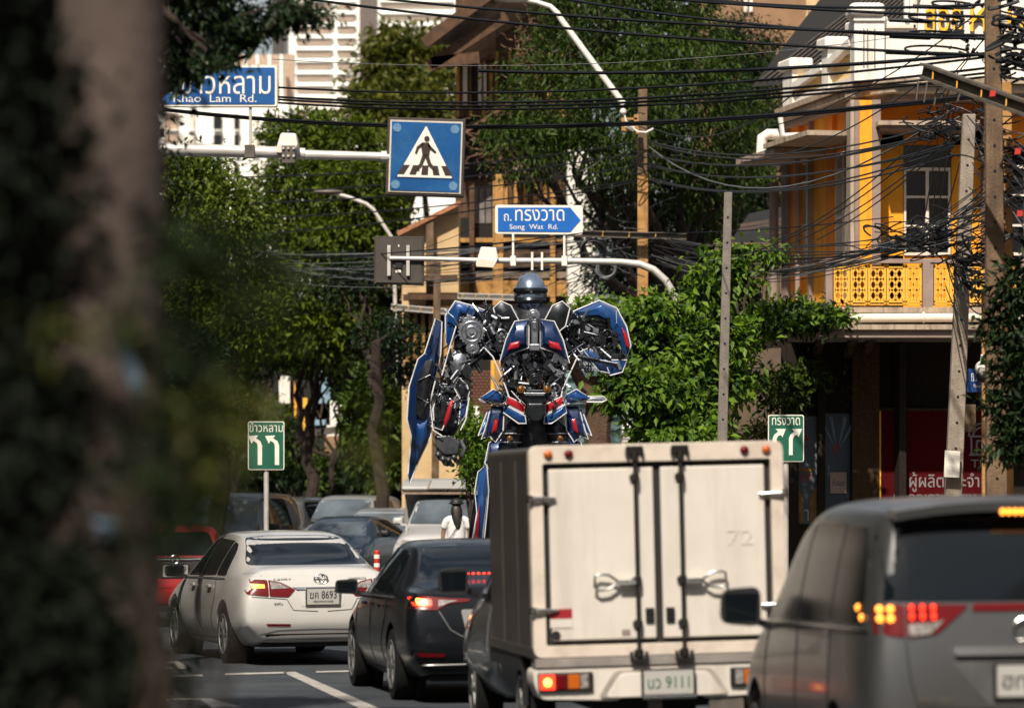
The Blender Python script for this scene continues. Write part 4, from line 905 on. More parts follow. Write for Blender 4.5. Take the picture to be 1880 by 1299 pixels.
# upper wall behind the balcony, with openings
UW = .45
fb('upper_wall', 1612, 235, 1663, 568, UW, UW+.2, M['y_wall']); fb('upper_wall', 1752, 235, 1806, 568, UW, UW+.2, M['y_wall']); fb('upper_wall', 1600, 186, RX, 262, UW, UW+.2, M['o_wall']); fb('upper_wall', 1612, 466, 1810, 568, UW, UW+.2, M['y_wall'])
fb('upper_wall', 1812, 235, 1842, 568, UW, UW+.2, M['o_wall']); fb('upper_wall', 1935, 235, RX, 568, UW, UW+.2, M['o_wall'])
fb('dark_room', 1590, 230, RX, 600, 2.0, 2.1, M['interior'])
def window(x0, y0, x1, y1, d, cols=2, rows=3, fm='cream'):
    f = fb('window_frame', x0, y0, x1, y0+6, d-.06, d+.06, M[fm]); wd = x1-x0
    fb('frame_bar', x0, y1-5, x1, y1, d-.06, d+.06, M[fm], f)
    for c_ in range(cols+1): xx = x0+wd*c_/cols; fb('frame_bar', xx-(3 if 0 < c_ < cols else 0)-(0 if c_ == 0 else 4)*(c_ == cols), y0, xx+(3 if 0 < c_ < cols else 0)+(4 if c_ == 0 else 0), y1, d-.05, d+.055, M[fm], f)
    for r_ in range(1, rows): yy = y0+(y1-y0)*r_/rows; fb('frame_bar', x0, yy-2, x1, yy+2, d-.03, d+.05, M[fm], f)
    for c_ in range(cols):
        for r_ in range(rows):
            xa = x0+wd*c_/cols; ya = y0+(y1-y0)*r_/rows; fb('pane', xa+4, ya+3, xa+wd/cols-4, ya+(y1-y0)/rows-3, d+.06, d+.07, M['glass'], f)
    return f
fb('transom_opening', 1663, 262, 1752, 302, UW+.05, UW+.08, M['glass']); window(1664, 304, 1750, 466, UW+.02); window(1848, 300, 1932, 466, UW+.02)
# columns at the corner: grey shafts with yellow faces
for x0, x1, m_, d in ((1559, 1566, 'stone', -.28), (1566, 1575, 'g_trim', -.24), (1575, 1599, 'y_wall', -.20), (1599, 1614, 'g_trim', -.28)):
    fb('corner_column', x0, 186, x1, 568, d, .6, M[m_])
fb('corner_column', 1806, 186, 1812, 568, -.2, .6, M['g_trim'])
# side wall of the upper floor
z0, z1 = cz(568), cz(186)
sb('upper_side_wall', .2, SL, z0, cz(480), -.25, -.1, M['y_wall']); sb('upper_side_wall', .2, SL, cz(255), z1, -.25, -.1, M['o_wall'])
for a_, b_, m_ in ((1.1, 1.45, 'g_trim'), (2.5, 2.9, 'o_wall'), (2.9, 3.7, 'y_wall'), (3.7, 3.8, 'g_trim'), (4.7, 5.25, 'o_wall'), (5.25, SL, 'g_trim')): sb('side_pilaster', a_, b_, z0, z1, -.1, .06 if m_ == 'g_trim' else -.02, M[m_])
for a_ in (1.47, 3.8):
    f = sb('side_window', a_, a_+.08, z0+.8, cz(262), -.2, -.06, M['cream'])
    for q in (.46, .92): sb('frame_bar', a_+q, a_+q+.08, z0+.8, cz(262), -.2, -.06, M['cream'], f)
    for zz in (z0+.8, z0+1.7, z0+2.5): sb('frame_bar', a_, a_+1.0, zz, zz+.05, -.19, -.07, M['cream'], f)
    sb('pane', a_+.02, a_+1.0, z0+.8, cz(262), -.24, -.2, M['glass'], f)
dpp = MB()
p0 = A0+sd_*SL+sn*.2; dpp.tube([Vector((p0.x, p0.y, 4.9)), Vector((p0.x, p0.y, cz(290)))], .085, 12); dpp.tube([A0+sd_*3.9+sn*.22+Vector((0, 0, 4.9)), A0+sd_*3.9+sn*.22+Vector((0, 0, cz(250)))], .05, 10); dpp.build('drain_pipe', M['g_trim'], bld, smooth=True)
dpp = MB(); e_ = B0+sn*.42; dpp.tube([Vector((e_.x+.45, e_.y, cz(196))), Vector((e_.x+.1, e_.y, cz(196))), Vector((e_.x, e_.y, cz(202))), Vector((e_.x-.02, e_.y, cz(232))), Vector((e_.x+.15, e_.y, cz(246))), Vector((e_.x+.35, e_.y, cz(252)))], .10, 12); dpp.build('gutter_pipe', M['w_wall'], bld, smooth=True)
dpp = MB(); e_ = A0+sd_*3.0+sn*.8; dpp.tube([Vector((e_.x, e_.y, cz(180))), Vector((e_.x+.05, e_.y, cz(222))), Vector((e_.x+.4, e_.y, cz(222)))], .05, 10); dpp.build('gutter_pipe', M['w_wall'], bld, smooth=True)
# cornices run along the front, round the corner and down the side
def ring(name, zt, zb, over, m, back=.6, bev=.0):
    o = over; c0 = A0+sd_*(SL-.3)+sn*o*.45; c1 = A0+sd_*.55+sn*o*.6; c2 = Vector((A0.x+.35, YD-o, 0)); c3 = Vector((F(RX, 0).x, YD-o, 0))
    i0 = A0+sd_*SL-sn*back; i1 = A0+sd_*.3-sn*back+Vector((.0, .3, 0)); i3 = Vector((F(RX, 0).x, YD+back, 0))
    P = [c0, c1, c2, c3, i3, Vector((i1.x+.2, YD+back, 0)), i0]
    mb = MB(); mb.prism([Vector((p.x, p.y, zb)) for p in P], (0, 0, zt-zb)); return mb.build(name, m, bld, bevel=bev)
ring('cornice_band', cz(150), cz(160), .60, M['stone']); ring('cornice_band', cz(160), cz(176), .5, M['stone'], bev=.03); ring('cornice_band', cz(176), cz(187), .30, M['g_trim'])
ring('cornice_band', cz(130), cz(150), .12, M['w_wall'])
fb('sunshade', 1605, 228, 1790, 236, -.7, .9, M['stone']); fb('sunshade', 1612, 236, 1790, 243, -.6, .9, M['g_trim'])
sb('sunshade', .5, 3.4, cz(245), cz(236), -.3, 1.0, M['stone']); sb('sunshade', 2.9, 5.5, cz(258), cz(247), -.3, .95, M['stone'])
# parapet
sb('parapet_panel', .3, SL, cz(150), cz(88), -.1, .0, M['y_pale'])
for a_, b_, yt in ((.0, .95, 52), (2.35, 2.75, 62), (4.7, 5.35, 76)):
    sb('parapet_pier', a_, b_, cz(150), cz(yt), -.2, .1, M['w_wall']); sb('pier_cap', a_-.1, b_+.1, cz(yt), cz(yt-22), -.28, .18, M['w_wall'], bevel=.05)
mb = MB()
for (a_, ya, b_, yb) in ((.95, 66, 2.35, 92), (2.75, 92, 4.7, 112)):
    p = A0+sd_*a_+sn*.03; q = A0+sd_*b_+sn*.03; mb.bar((p.x, p.y, cz(ya)), (q.x, q.y, cz(yb)), .2, .14)
mb.build('parapet_coping', M['w_wall'], bld)
fb('parapet_pier', 1567, 40, 1622, 150, -.18, .5, M['w_wall']); fb('pier_moulding', 1565, 33, 1624, 42, -.22, .5, M['w_wall'], bevel=.02); fb('pier_cap', 1557, 8, 1623, 33, -.30, .6, M['w_wall'], bevel=.09)
for px in (1583, 1590, 1603): fb('pier_groove', px, 55, px+2, 125, -.20, -.16, M['g_trim'])
fb('parapet_wall', 1622, 40, RX, 150, -.05, .3, M['w_wall']); fb('gable_wall', 1662, -70, RX, 42, -.05, .3, M['w_wall'])
fb('wall_moulding', 1612, 47, 1680, 53, -.12, -.04, M['cream']); fb('wall_moulding', 1676, 0, 1682, 53, -.12, -.04, M['cream']); fb('wall_moulding', 1660, -30, 1668, 40, -.12, -.04, M['w_wall'])
mb = MB(); mb.tube([F(1682+60*(1-math.cos(a)), 18-60*math.sin(a), -.08) for a in [PI/2*i/8 for i in range(9)]], .025, 6); mb.build('curved_moulding', M['g_trim'], bld)
for s_, xc, w_ in (('ส', 1706, 21), ('อ', 1731, 20), ('อ', 1756, 20), ('ห', 1794, 30), ('า', 1823, 14), ('ห', 1862, 28), ('ล', 1892, 22)):
    o_ = text(s_, 'sign_letter', M['letterr'], bld, F(xc+1, 38, -.05), w_/FPX*YD, .40, depth=.09, bold=.035); text(s_, 'letter_face', M['lettery'], o_, F(xc, 38, -.142), w_/FPX*YD, .40, depth=.012, bold=.03)
# roof behind the parapet: separate long sheets
rf = thing('tin_roof', 'dark ribbed metal roof rising behind the white parapet', 'roof', (8, 78, 9))
rsm = mat('roof_sheet_dark', (.05, .04, .033), .7, .2, var=.3)
for k in range(32):
    mb = MB(); p = W(1395+k*12, 150-k*1, 80); q = W(1590+k*12, -2-k*3, 84); mb.bar(p, q, .045, .06, (0, -.6, .8)); mb.build('roof_sheet', rsm, rf)
mb = MB(); mb.add([W(1380, 160, 81), W(1800, 120, 81), W(1900, -60, 86), W(1520, -20, 86)], [(0, 1, 2, 3)]); mb.build('roof_underlay', M['interior'], rf)
# beige block behind it
bb = thing('concrete_block', 'plain beige brown concrete building behind the big tree at the top right', 'building', (6.5, 112, 0))
mb = MB(); mb.b2(W(1285, -150, 110), W(1480, 905, 110)+Vector((0, 6, -1.9))); mb.build('wall', M['beige_b'], bb)
mb = MB(); mb.b2(W(1480, -150, 109), W(1590, 905, 109)+Vector((0, 6, -1.9))); mb.build('wall', M['cream_b'], bb)
for x0 in (1366, 1376): mb = MB(); mb.b2(W(x0, 0, 109.9), W(x0+6, 22, 109.9)+Vector((0, .1, 0))); mb.build('window', M['w_wall'], bb)
for z_ in range(6): mb = MB(); mb.b2(W(1484, 20+60*z_, 108.9), W(1560, 24+60*z_, 108.9)+Vector((0, .1, 0))); mb.build('ledge', M['g_trim'], bb)
# low tiled roof and grey boards left of the shophouse
lr = thing('low_shed', 'low shed with brown tiled roof and grey boards left of the corner shophouse', 'building', (5.2, 80, 0))
mb = MB(); mb.b2(W(1310, 445, 79), W(1462, 905, 79)+Vector((0, .1, -1.9))); mb.build('wall', mat('grey_brown_board', (.11, .075, .05), .85, var=.2, scale=4), lr)
for k in range(19): mb = MB(); mb.b2(W(1312+k*8, 446, 78.95), W(1318.6+k*8, 620, 78.95)+Vector((0, .05, 0))); mb.build('board', mat('board_brown', (.15, .095, .06), .85, var=.35, scale=4, streak=True, dirt=(.06, .04, .03)) if k == 0 else bpy.data.materials['board_brown'], lr)
for r_ in range(7):
    for k in range(13):
        px = 1360+k*12+r_*3-(r_ % 2)*5; py = 392+r_*8+(13-k)*1.8
        if px < 1352 or px > 1470: continue
        p = W(px, py, 80.5-r_*.25); mb = MB(); mb.bar(p, p+Vector((.16, 0, .03)), .14, .03, (0, -.5, .8)); mb.build('roof_tile', M['tile'], lr)
mb = MB(); mb.add([W(1330, 460, 79.0), W(1470, 448, 79.0), W(1470, 372, 81.5), W(1375, 392, 81.5)], [(0, 1, 2, 3)]); mb.build('roof_underlay', M['shadowgap'], lr)
# dark end of the lane under the canopy
sh = thing('side_house', 'orange brown house wall with a small blue and white sign left of the canopy', 'building', (5.2, 84, 0))
mb = MB(); mb.b2(W(1180, 610, 84), W(1462, 905, 84)+Vector((0, .2, -1.9))); mb.build('wall', mat('orange_brown_wall', (.16, .055, .02), .85, var=.4, scale=1.5), sh)
mb = MB(); mb.b2(W(1395, 642, 83.8), W(1430, 700, 83.8)+Vector((0, .1, 0))); mb.build('upper_panel', M['teal_b'], sh)
mb = MB(); mb.b2(W(1386, 662, 82.8), W(1402, 690, 82.8)+Vector((0, .05, 0))); s_ = mb.build('small_sign', M['sign_white'], sh); mb = MB(); mb.b2(W(1388, 672, 82.77), W(1400, 680, 82.77)+Vector((0, .03, 0))); mb.build('blue_band', M['blue_navy'], s_)
mb = MB(); mb.b2(W(1165, 740, 83.8), W(1182, 905, 83.8)+Vector((0, .1, 0))); mb.build('ochre_post', M['y_wall'], sh)
# ------------------------------------------------------------------ far buildings
hr = thing('white_tower', 'tall white tower with rows of brown window bands far behind the trees', 'tower', (-14, 330, 0))
a = W(505, -250, 320); b = W(850, 905, 320); mb = MB(); mb.b2((a.x, 320, 0), (b.x, 345, a.z)); mb.build('wall', M['white_b'], hr)
for k in range(17):
    py = -100+22*k
    for x0, x1 in ((545, 608), (620, 650), (700, 830)):
        if x0 == 700 and py > 130: continue
        mb = MB(); mb.b2(W(x0, py, 319.8), W(x1, py+(4 if x0 < 700 else 2), 319.8)+Vector((0, .3, 0))); mb.build('window_band', M['slot'], hr)
        mb = MB(); mb.b2(W(x0-3, py-8, 319.6), W(x1+3, py-6, 319.6)+Vector((0, .4, 0))); mb.build('ledge', M['white_b'], hr)
mb = MB(); mb.b2(W(660, -200, 319.5), W(690, 330, 319.5)+Vector((0, .5, 0))); mb.build('dark_shaft', mat('grey_brown_shaft', (.13, .10, .09), .7, var=.3), hr)
mb = MB(); mb.b2(W(500, -200, 319), W(522, 330, 319)+Vector((0, .5, 0))); mb.build('dark_shaft', mat('dark_shaft', (.06, .055, .05), .7, var=.3), hr)
lb = thing('white_office_block', 'low white building with dark rectangular windows behind the left trees', 'building', (-18, 265, 0))
a = W(230, 188, 260); b = W(530, 905, 260); mb = MB(); mb.b2((a.x, 260, 0), (b.x, 275, a.z)); mb.build('wall', M['white_b'], lb)
for px, wd, m_ in ((300, 26, 'slot'), (346, 10, 'cream'), (392, 14, 'interior'), (430, 8, 'interior'), (462, 10, 'cream'), (486, 20, 'interior')):
    for py in (210, 248, 300, 350, 400):
        mb = MB(); mb.b2(W(px, py, 259.7), W(px+wd, py+28, 259.7)+Vector((0, .25, 0))); f_ = mb.build('window', M[m_], lb); mb = MB(); mb.b2(W(px-1, py+28, 259.5), W(px+wd+1, py+30, 259.5)+Vector((0, .4, 0))); mb.build('sill', M['white_b'], f_)
for px in range(250, 530, 22): mb = MB(); mb.b2(W(px, 100, 262), W(px+5, 188, 262)+Vector((0, 1, 0))); mb.build('roof_fin', M['white_b'], lb)
mb = MB(); mb.b2(W(240, 100, 264), W(540, 190, 264)+Vector((0, 1, 0))); mb.build('plant_room', M['slot'], lb)
# old wooden house behind the crossing sign
DW = 102
def wb(name, x0, y0, x1, y1, d0, d1, m, p): mb = MB(); a = W(x0, y0, DW); b = W(x1, y1, DW); mb.b2((a.x, DW+d0, a.z), (b.x, DW+d1, b.z)); return mb.build(name, m, p)
wh = thing('old_wooden_house', 'tall weathered brown timber house with louvred shutters behind the crossing sign', 'house', (0, 104, 0))
wb('wall', 836, -60, 1062, 905+139, 0, 4, M['wood'], wh)
for k in range(28): wb('board', 837+k*8, 95, 843.5+k*8, 215, -.06, 0, M['wood'] if k % 3 else M['wood_y'], wh)
for x0, x1, m_ in ((850, 858, 'cream'), (866, 872, 'interior'), (878, 884, 'cream'), (888, 893, 'cream'), (898, 904, 'wood_y'), (926, 934, 'interior'), (915, 920, 'interior')): wb('shutter', x0, 118, x1, 196, -.14, -.06, M[m_], wh)
for k in range(4): wb('board', 868+k*12, 345, 878+k*12, 410, -.1, 0, mat('grey_shutter', (.16, .14, .13), .8, var=.3) if k == 0 else bpy.data.materials['grey_shutter'], wh)
for k in range(12): wb('board', 925+k*9, 330, 932+k*9, 400, -.1, 0, M['wood'] if k % 2 else M['wood_y'], wh)
for x0 in (862, 905, 1010): wb('post', x0, 335, x0+9, 905, -.5, -.3, M['wood_y'] if x0 != 862 else M['wood'], wh)
for y0, y1, m_ in ((438, 446, 'wood_y'), (460, 492, 'wood'), (500, 512, 'tin'), (516, 545, 'wood_y'), (560, 600, 'wood'), (608, 618, 'tin')): wb('balcony_beam', 790, y0, 1050, y1, -.35, -.1, M[m_], wh)
wb('opening', 842, 400, 1050, 545, -.08, 0, M['interior'], wh); wb('opening', 850, 610, 1050, 800, -.08, 0, M['interior'], wh); wb('opening', 842, 215, 1050, 330, -.05, 0, M['interior'], wh)
for (x0, y0, x1, y1, d) in ((778, 80, 905, -15, -2.4), (785, 124, 930, 30, -2.0), (792, 116, 880, 106, -2.0), (800, 60, 1010, -60, -1.2)):
    mb = MB(); mb.bar(W(x0, y0, DW+d), W(x1, y1, DW+d), .2, .28); mb.build('eaves_board', M['wood'], wh)
mb = MB(); mb.prism([W(782, 84, DW-2.2), W(930, -40, DW-2.2), W(1060, -40, DW), W(905, 75, DW)], (0, 0, .12)); mb.build('roof', M['tin'], wh)
mb = MB(); mb.prism([W(790, 128, DW-1.8), W(910, 52, DW-1.8), W(910, 110, DW), W(840, 120, DW)], (0, 0, .1)); mb.build('roof', M['tin'], wh)
mb = MB(); mb.prism([W(830, 262, DW-1.4), W(1000, 150, DW-1.4), W(1000, 170, DW), W(840, 245, DW)], (0, 0, .1)); mb.build('awning', mat('rusty_awning', (.12, .055, .035), .85, var=.4, scale=3), wh)
for k in range(9):
    mb = MB(); mb.bar(W(795+k*14, 70-k*10, DW-2.2), W(840+k*14, 82-k*10, DW-.2), .06, .09); mb.build('rafter', M['wood'], wh)
mb = MB(); mb.b2(W(1042, 275, 99), W(1092, 560, 99)+Vector((0, 2, 0))); ww = thing('white_wall_strip', 'narrow sunlit white house end between the wooden house and the big tree', 'building', (1.7, 100, 0)); mb.build('wall', M['w_wall'], ww)
# cream gable house
gh = thing('cream_gable_house', 'cream house with sloping tiled verge behind the back of the square sign', 'house', (-1.9, 98, 0))
mb = MB(); mb.prism([W(738, 432, 98), W(790, 402, 98), W(842, 376, 98), W(842, 1060, 98), W(738, 1060, 98)], (0, 3, 0)); mb.build('wall', M['cream_b'], gh)
mb = MB(); mb.bar(W(730, 430, 97.8), W(846, 372, 97.8), .3, .10, (0, 0, 1)); mb.build('roof_verge', mat('terracotta', (.36, .15, .07), .8, var=.4, scale=8), gh)
mb = MB(); mb.b2(W(782, 405, 97.7), W(796, 700, 97.7)+Vector((0, .3, 0))); mb.build('post', M['concrete_b'], gh)
for k in range(7): mb = MB(); mb.b2(W(745+k*14, 560, 97.6), W(752+k*14, 700, 97.6)+Vector((0, .2, 0))); mb.build('board', M['wood_y'], gh)
for y_ in (505, 540, 562): mb = MB(); mb.b2(W(740, y_, 97.2), W(840, y_+10, 97.2)+Vector((0, .5, 0))); mb.build('beam', M['wood'], gh)
mb = MB(); mb.b2(W(740, 575, 97.7), W(842, 640, 97.7)+Vector((0, .2, 0))); mb.build('opening', M['interior'], gh)
# row of shophouses further left
oh = thing('ochre_shophouse', 'ochre shophouse wall glimpsed between the left tree trunks', 'building', (-4, 112, 0))
mb = MB(); mb.b2(W(640, 480, 110), W(745, 1050, 110)+Vector((0, 3, 0))); mb.build('wall', M['cream_b'], oh)
for x0, y0, x1, y1, m_ in ((664, 580, 676, 700, 'wood_y'), (690, 560, 702, 700, 'wood_y'), (650, 700, 740, 730, 'teal_b'), (655, 730, 735, 900, 'interior'), (706, 580, 735, 690, 'teal_b'), (640, 600, 662, 640, 'w_wall')):
    mb = MB(); mb.b2(W(x0, y0, 109.7), W(x1, y1, 109.7)+Vector((0, .2, 0))); mb.build('panel', M[m_], oh)
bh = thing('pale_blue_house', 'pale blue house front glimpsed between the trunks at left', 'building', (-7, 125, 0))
mb = MB(); mb.b2(W(200, 600, 122), W(640, 1020, 122)+Vector((0, 3, 0))); mb.build('wall', mat('deep_shade_wall', (.012, .012, .010), .9, var=.4), bh)  # near-black colour puts the deep shade between the trunks into the wall
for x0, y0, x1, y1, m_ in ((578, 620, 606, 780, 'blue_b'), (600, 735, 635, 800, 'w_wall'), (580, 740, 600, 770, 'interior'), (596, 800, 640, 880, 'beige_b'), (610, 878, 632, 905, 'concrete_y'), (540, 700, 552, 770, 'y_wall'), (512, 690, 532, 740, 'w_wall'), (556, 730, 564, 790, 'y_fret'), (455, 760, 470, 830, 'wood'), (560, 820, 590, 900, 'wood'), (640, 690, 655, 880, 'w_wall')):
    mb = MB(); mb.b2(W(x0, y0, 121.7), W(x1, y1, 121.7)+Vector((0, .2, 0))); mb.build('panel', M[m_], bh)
mb = MB(); mb.prism([W(560, 790, 120), W(700, 770, 119), W(700, 784, 119), W(560, 802, 120)], (0, .6, 0)); mb.build('awning', M['dsteel'], bh)
# street level behind the statue
gl = thing('brick_shopfront', 'brick and teal shopfront behind the statue with a yellow pipe', 'building', (.3, 96, 0))
mb = MB(); mb.b2(W(845, 560, 95.5), W(1010, 1080, 95.5)+Vector((0, 1, 0))); mb.build('wall', M['interior'], gl)
brm = mat('brick_red', (.13, .055, .035), .9, var=.5, scale=3); bme = None
for r_ in range(22):
    for c_ in range(7):
        p = W(868+c_*7.5+(r_ % 2)*3.5, 682+r_*5.6, 95.4); mb = MB(); mb.box(p, (.085, .08, .058))
        if bme is None: o_ = mb.build('brick', brm, gl); bme = o_.data; bp0 = p
        else: o_ = bpy.data.objects.new('brick', bme); C.objects.link(o_); o_.parent = gl; o_.location = p-bp0
mb = MB(); mb.tube([W(905, 640, 95), W(905, 860, 95)], .05, 8); mb.tube([W(912, 600, 95), W(912, 800, 95)], .04, 8); mb.build('yellow_pipe', M['y_fret'], gl)
mb = MB(); mb.b2(W(1038, 680, 96), W(1140, 905, 96)+Vector((0, 1, -1.9))); mb.build('teal_wall', M['teal_b'], gl)
mb = MB(); mb.b2(W(868, 745, 94.8), W(880, 775, 94.8)+Vector((0, .3, 0))); mb.build('meter_box', M['w_wall'], gl)
for y_ in range(690, 900, 24): mb = MB(); mb.b2(W(1040, y_, 95.9), W(1140, y_+3, 95.9)+Vector((0, .1, 0))); mb.build('shutter_slat', M['slot'] if 0 else M['teal_b'], gl)

# unseen building rows added around the camera to cut sky fill and darken reflections
for lab, x0, y0, x1, y1, h in (('unseen brown building row added for car reflections, to the right of the camera', 9.5, -70, 18, 58, 11), ('unseen dark building row added to darken reflections, to the left of the camera', -22, -70, -11.5, 84, 19), ('unseen building added for car reflections, closing the street far behind the camera', -30, -110, 30, -90, 15)):
    t = thing('added_building_row', lab, 'building', ((x0+x1)/2, (y0+y1)/2, 0)); mb = MB(); mb.b2((x0, y0, 0), (x1, y1, h)); mb.build('wall', M['darkwall'] if x0 == -22 else M['beige_b'], t)
    for k in range(int((y1-y0)/5)) if x0 not in (-30, 0) else range(10):
        for z_ in (1.2, 4.8, 8.0):
            mb = MB()
            if x0 == -30: mb.b2((-28+k*5.8, y1-.1, z_), (-25+k*5.8, y1+.05, z_+2))
            else: xx = x0 if x0 > 0 else x1; mb.b2((xx-.06, y0+1+k*5, z_), (xx+.06, y0+4+k*5, z_+2))
            mb.build('window', M['glass'], t)

t = thing('air_conditioner', 'grey air conditioner unit on brackets on the wooden house front', 'air conditioner', W(955, 300, 101.5)); mb = MB(); mb.b2(W(942, 296, 101.2), W(972, 318, 101.2)+Vector((0, .4, 0))); mb.build('casing', M['g_trim'], t, bevel=.02); mb = MB(); mb.torus(W(953, 307, 101.17), (0, 1, 0), .12, .012, 18, 5); mb.build('fan_ring', M['blackplastic'], t)
# ------------------------------------------------------------------ signs and masts
def panel(D, pts, d0, d1, name, m, parent, bevel=0.):
    mb = MB(); mb.prism([W(x, y, D)+Vector((0, d0, 0)) for x, y in pts], (0, d1-d0, 0)); return mb.build(name, m, parent, bevel=bevel)
def lamp_box(D, cx_, cy, name, label):
    "slanted white street lantern clamped over the arm"
    t = thing(name, label, 'lamp', W(cx_, cy+20, D), 'street lanterns clamped on the sign arms'); s = D/FPX
    mb = MB(); a = [(-20, 20), (14, 22), (22, 8), (18, -13), (-10, -14)]
    mb.prism([W(cx_+x, cy+y-2, D)+Vector((0, -.16, 0)) for x, y in a], (0, .36, 0)); mb.build('housing', M['whiteplastic'], t, bevel=.02)
    mb = MB(); mb.prism([W(cx_+x, cy+y, D)+Vector((0, -.19, 0)) for x, y in ((-19, 20), (13, 22), (19, 10), (-14, 6))], (0, .03, 0)); mb.build('diffuser', M['cream'], t)
    mb = MB(); mb.b2(W(cx_-8, cy+8, D)+Vector((0, -.20, 0)), W(cx_+17, cy+40, D)+Vector((0, -.1, 0))); 
    if name == 'street_lantern' and cx_ < 700:
        o_ = mb.build('clamp', M['dsteel'], t, bevel=.005)
        for x in (-5, 4, 14):
            for y in (13, 27): mb = MB(); mb.cyl(W(cx_+x, cy+y, D)+Vector((0, -.22, 0)), W(cx_+x, cy+y, D)+Vector((0, -.19, 0)), .014, n=8); mb.build('bolt', M['steel'], o_)
# nearer arm: street name plate and crossing sign
D1 = 44
m1 = thing('sign_mast', 'long white sign arm reaching in from the left with its post hidden behind the trunk', 'sign mast', (W(170, 905, D1).x, D1, 0))
pl_ = W(170, 905, D1); mb = MB()
mb.tube([Vector((pl_.x, D1, 0)), Vector((pl_.x, D1, 4.6)), Vector((pl_.x+.12, D1, 5.3)), Vector((pl_.x+.5, D1, 5.62)), W(300, 274, D1)], [.11, .1, .09, .085, .075], 14)
mb.tube([W(300, 274, D1), W(540, 281, D1), W(560, 282.5, D1)], [.072, .062, .062], 14); mb.tube([W(555, 284, D1), W(700, 287.5, D1), W(722, 288, D1)], [.052, .046, .046], 14)
mb.build('arm', M['steel'], m1, smooth=True)
mb = MB(); mb.cyl(W(700, 288, D1), W(716, 288, D1), .065); mb.build('arm_end', M['steel'], m1)
s1 = thing('street_name_sign', 'blue street name sign on a short rod, half covered by leaves at the top left', 'street sign', W(458, 196, D1))
def frame_sign(t, D, x0, y0, x1, y1, face, border, fr, b=3, bd=4):
    P = rounded([(x0, y0), (x1, y0), (x1, y1), (x0, y1)], 5, 3); o = panel(D, P, 0, .05, 'sign_frame', fr, t)
    P = rounded([(x0+b, y0+b), (x1-b, y0+b), (x1-b, y1-b), (x0+b, y1-b)], 4, 3); panel(D, P, -.012, .0, 'sign_border', border, t)
    P = rounded([(x0+b+bd, y0+b+bd), (x1-b-bd, y0+b+bd), (x1-b-bd, y1-b-bd), (x0+b+bd, y1-b-bd)], 3, 3); return panel(D, P, -.02, -.012, 'sign_face', face, t)
frame_sign(s1, D1, 262, 119, 510, 197, M['blue_sign'], M['sign_white'], M['sign_border'], 1.5, 4)
text('ถ.ข้าวหลาม', 'thai_lettering', M['sign_white'], s1, W(396, 148, D1)+Vector((0, -.02, 0)), 202/FPX*D1, 50/FPX*D1, bold=.028)
text('Khao  Lam  Rd.', 'latin_lettering', M['sign_white'], s1, W(395, 181, D1)+Vector((0, -.02, 0)), 152/FPX*D1, 14/FPX*D1, bold=.035)
mb = MB(); mb.cyl(W(459.5, 196, D1)+Vector((0, .03, 0)), W(459.5, 285, D1)+Vector((0, .03, 0)), .016); mb.build('rod', M['steel'], s1, smooth=True)
mb = MB(); mb.b2(W(450, 267, D1)+Vector((0, -.09, 0)), W(468, 283, D1)+Vector((0, -.03, 0))); mb.b2(W(450, 279, D1)+Vector((0, -.095, 0)), W(468, 290, D1)+Vector((0, .08, 0))); mb.build('clamp', M['dsteel'], s1)
lamp_box(D1, 527, 262, 'street_lantern', 'white lantern with a riveted clamp on the arm left of the crossing sign')
s2 = thing('crossing_sign', 'square blue pedestrian crossing sign with white triangle in a dark frame, slightly tilted', 'road sign', W(781, 360, D1))
def rot(P, c, a): return [(c[0]+(x-c[0])*math.cos(a)-(y-c[1])*math.sin(a), c[1]+(x-c[0])*math.sin(a)+(y-c[1])*math.cos(a)) for x, y in P]
RC = (781.5, 289); RA = math.radians(1.8); q_ = lambda P: rot(P, RC, RA)
def pan2(P, d0, d1, n, m, **k): return panel(D1, q_(P), d0, d1, n, m, s2, **k)
pan2([(710, 218), (853, 218), (853, 360), (710, 360)], -.06, .14, 'sign_box', M['brownback'], bevel=.01)
pan2([(715, 223), (848, 223), (848, 355), (715, 355)], -.072, -.06, 'sign_border', M['sign_border'])
pan2([(718, 226), (845, 226), (845, 352), (718, 352)], -.08, -.072, 'sign_face', mat('blue_sign_worn', (.006, .075, .24), .45, var=.15, scale=4, dirt=(.04, .15, .30), dscale=3, damt=.45, spec=.3))
pan2(rounded([(781, 229), (835, 329), (727, 329)], 3, 3), -.085, -.08, 'triangle_edge', M['blue_navy']); pan2(rounded([(781, 232), (832, 327), (730, 327)], 3, 3), -.09, -.085, 'white_triangle', M['sign_white'])
for k in range(5):
    x = 738+k*20; s_ = (781-x)*.14; pan2([(x+s_-2, 305), (x+s_+9, 305), (x+9-s_*.7, 322), (x-3-s_*.7, 322)], -.095, -.09, 'crossing_stripe', M['sign_black'])
ink = M['sign_black']
pan2([(783+5.0*math.cos(a), 256+5.0*math.sin(a)) for a in [2*PI*i/14 for i in range(14)]], -.098, -.092, 'figure_head', ink)
for nm, P in (('figure_body', [(775, 263), (787, 263), (790, 270), (788, 287), (776, 287), (773, 272)]), ('figure_leg', [(776, 285), (783, 287), (775, 307), (768, 313), (764, 311), (771, 302)]), ('figure_leg', [(780, 287), (787, 285), (792, 300), (800, 310), (796, 313), (787, 305)]),
              ('figure_arm', [(775, 263), (777, 268), (769, 274), (765, 284), (762, 283), (765, 271)]), ('figure_arm', [(786, 263), (792, 271), (801, 279), (799, 282), (789, 275), (785, 268)]), ('figure_foot', [(762, 310), (771, 312), (771, 315), (761, 314)]), ('figure_foot', [(795, 311), (804, 310), (804, 313), (796, 315)])):
    pan2(P, -.099, -.091, nm, ink)
